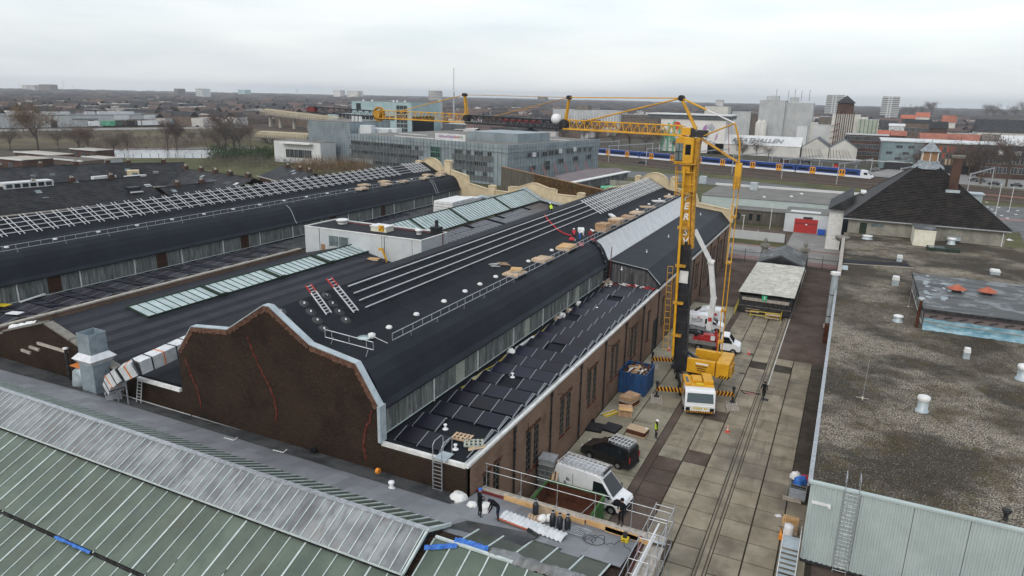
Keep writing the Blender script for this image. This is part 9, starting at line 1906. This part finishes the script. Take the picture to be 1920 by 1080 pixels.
for i in range(4600):
 r = 430+random.random()**1.6*3600; p = far_xy(r)
 if blocked(p): continue
 w, d, h = random.uniform(8, 34), random.uniform(8, 12), random.uniform(4, 8); a = random.choice((.2, .35, 1.8)); u = Vector((math.cos(a), math.sin(a), 0))*w/2; v = Vector((-math.sin(a), math.cos(a), 0))*d/2; Z = Vector((0, 0, 1)); b.mat(0 if random.random() < .7 else 2)
 vs = [p-u-v, p+u-v, p+u+v, p-u+v]; vt = [q+Z*h for q in vs]; b.add(vs+vt, [(0, 1, 5, 4), (1, 2, 6, 5), (2, 3, 7, 6), (3, 0, 4, 7)])
 if random.random() < .45: b.mat(random.choice((0, 0, 3))).add([q+Z*.1 for q in vt], [(0, 1, 2, 3)])
 else: b.mat(random.choice((1, 1, 3, 3, 3))).add([vt[0], vt[1], vt[2], vt[3], (vt[0]+vt[3])/2+Z*4, (vt[1]+vt[2])/2+Z*4], [(0, 1, 5, 4), (2, 3, 4, 5)])
o = build(b, 'far_suburb', ['far_house', 'far_roof', 'brick_far2', 'tile_far']); o['kind'] = 'stuff'; tag(o, 'far suburb of small houses spread out to the horizon', 'distant houses')
b = MB()
for i in range(2300):   # twiggy woods of the nearer distance
 r = 430+random.random()*1300; p = far_xy(r)
 if blocked(p): continue
 H = random.uniform(7, 14);
 for k in range(46): q = p+Vector((random.gauss(0, H*.27), random.gauss(0, H*.27), H*(.2+random.random()*.7))); d = Vector((random.gauss(0, .4), random.gauss(0, .4), 1)).normalized()*H*random.uniform(.1, .22); s = Vector((random.random()-.5, random.random()-.5, 0)).normalized()*H*.020; b.add([q-s, q+s, q+d], [(0, 1, 2)])
o = build(b, 'far_trees', 'twig'); o['kind'] = 'stuff'; tag(o, 'bare trees scattered through the distant suburb', 'distant trees')
b = MB()
for i in range(4200):
 r = 1350+random.random()**.8*4200; p = far_xy(r); s = random.uniform(14, 42)*(1+r/3500); h = random.uniform(6, 13)*(1 if r < 2500 else 1.25); n = 7; vs = []
 if r < 1000 and p.x > 0: continue
 for j, (rr, zz) in enumerate(((1, 0), (.9, .55), (.5, .95))): vs += [p+Vector((s*rr*math.cos(2*PI*k/n)*random.uniform(.75, 1.2), s*.5*rr*math.sin(2*PI*k/n)*random.uniform(.75, 1.2), h*zz*random.uniform(.8, 1.15))) for k in range(n)]
 vs.append(p+Vector((0, 0, h))); fs = [(j*n+k, j*n+(k+1) % n, (j+1)*n+(k+1) % n, (j+1)*n+k) for j in range(2) for k in range(n)]+[(2*n+k, 2*n+(k+1) % n, 3*n) for k in range(n)]; b.add(vs, fs)
o = build(b, 'far_wood', 'far_wood'); o['kind'] = 'stuff'; tag(o, 'dark band of bare woods along the horizon', 'distant woods')
for i, (p, q, m, l, Y) in enumerate((((40, 159), (66, 172), 'far_house', 'group of pinkish flats on the left horizon', 1900), ((72, 158), (96, 171), 'brick_far2', 'second block of flats on the left horizon', 1900), ((326, 166), (334, 176), 'silo_dark', 'dark water tower on the left horizon', 1700), ((366, 166), (380, 182), 'block_white', 'white tower block on the left horizon', 1500), ((446, 168), (460, 175), 'cyan_panel', 'small green tower block on the horizon', 2200), ((625, 169), (638, 178), 'far_house', 'stepped flats left of the centre horizon', 2300), ((650, 170), (672, 178), 'far_house', 'second stepped flats left of the centre horizon', 2300), ((803, 170), (820, 185), 'far_house', 'tower block behind the white chimney', 1900), ((1008, 181), (1022, 187), 'silo_dark', 'dark block on the centre horizon', 2600), ((1342, 187), (1355, 192), 'far_house', 'pale block on the horizon right of the crane head', 2500))):
 bx_('tower_block', l, 'tower block', p, q, Y, 30, m, (4, 5, 3.5, 3, 'frame_white') if i in (0, 1, 3, 7) else None, group='tower blocks on the horizon')
for i, (px, pt) in enumerate(((117, 151), (375, 161), (557, 166), (35, 157), (136, 160), (1455, 190))):
 p = gy(px, pt, 2600); t = thing('pylon', 'faint power pylon on the horizon, %s from the left' % names[i], 'pylon', (p.x, 2600, 0), group='power pylons'); b = MB(); b.tube([(p.x-3, 2600, 0), (p.x, 2600, p.z)], .5, 4); b.tube([(p.x+3, 2600, 0), (p.x, 2600, p.z)], .5, 4)
 for z in (.78, .9): b.beam((p.x-9, 2600, p.z*z), (p.x+9, 2600, p.z*z), .8, .8)
 build(b, 'frame', 'galv', t)
hm = bpy.data.materials.new('haze'); hm.use_nodes = True; n_ = hm.node_tree.nodes; n_.remove(n_['Principled BSDF']); pv = n_.new('ShaderNodeVolumePrincipled'); pv.inputs['Color'].default_value = (.88, .94, 1, 1); pv.inputs['Density'].default_value = .00013; pv.inputs['Anisotropy'].default_value = .2
hm.node_tree.links.new(pv.outputs[0], n_['Material Output'].inputs['Volume']); M_['haze'] = hm
b = MB(); b.box(-6600, 6600, -2600, 10600, -1.5, 92); hz_o = build(b, 'haze', 'haze'); hz_o['kind'] = 'stuff'; tag(hz_o, 'thin pale haze over the whole town', 'haze')
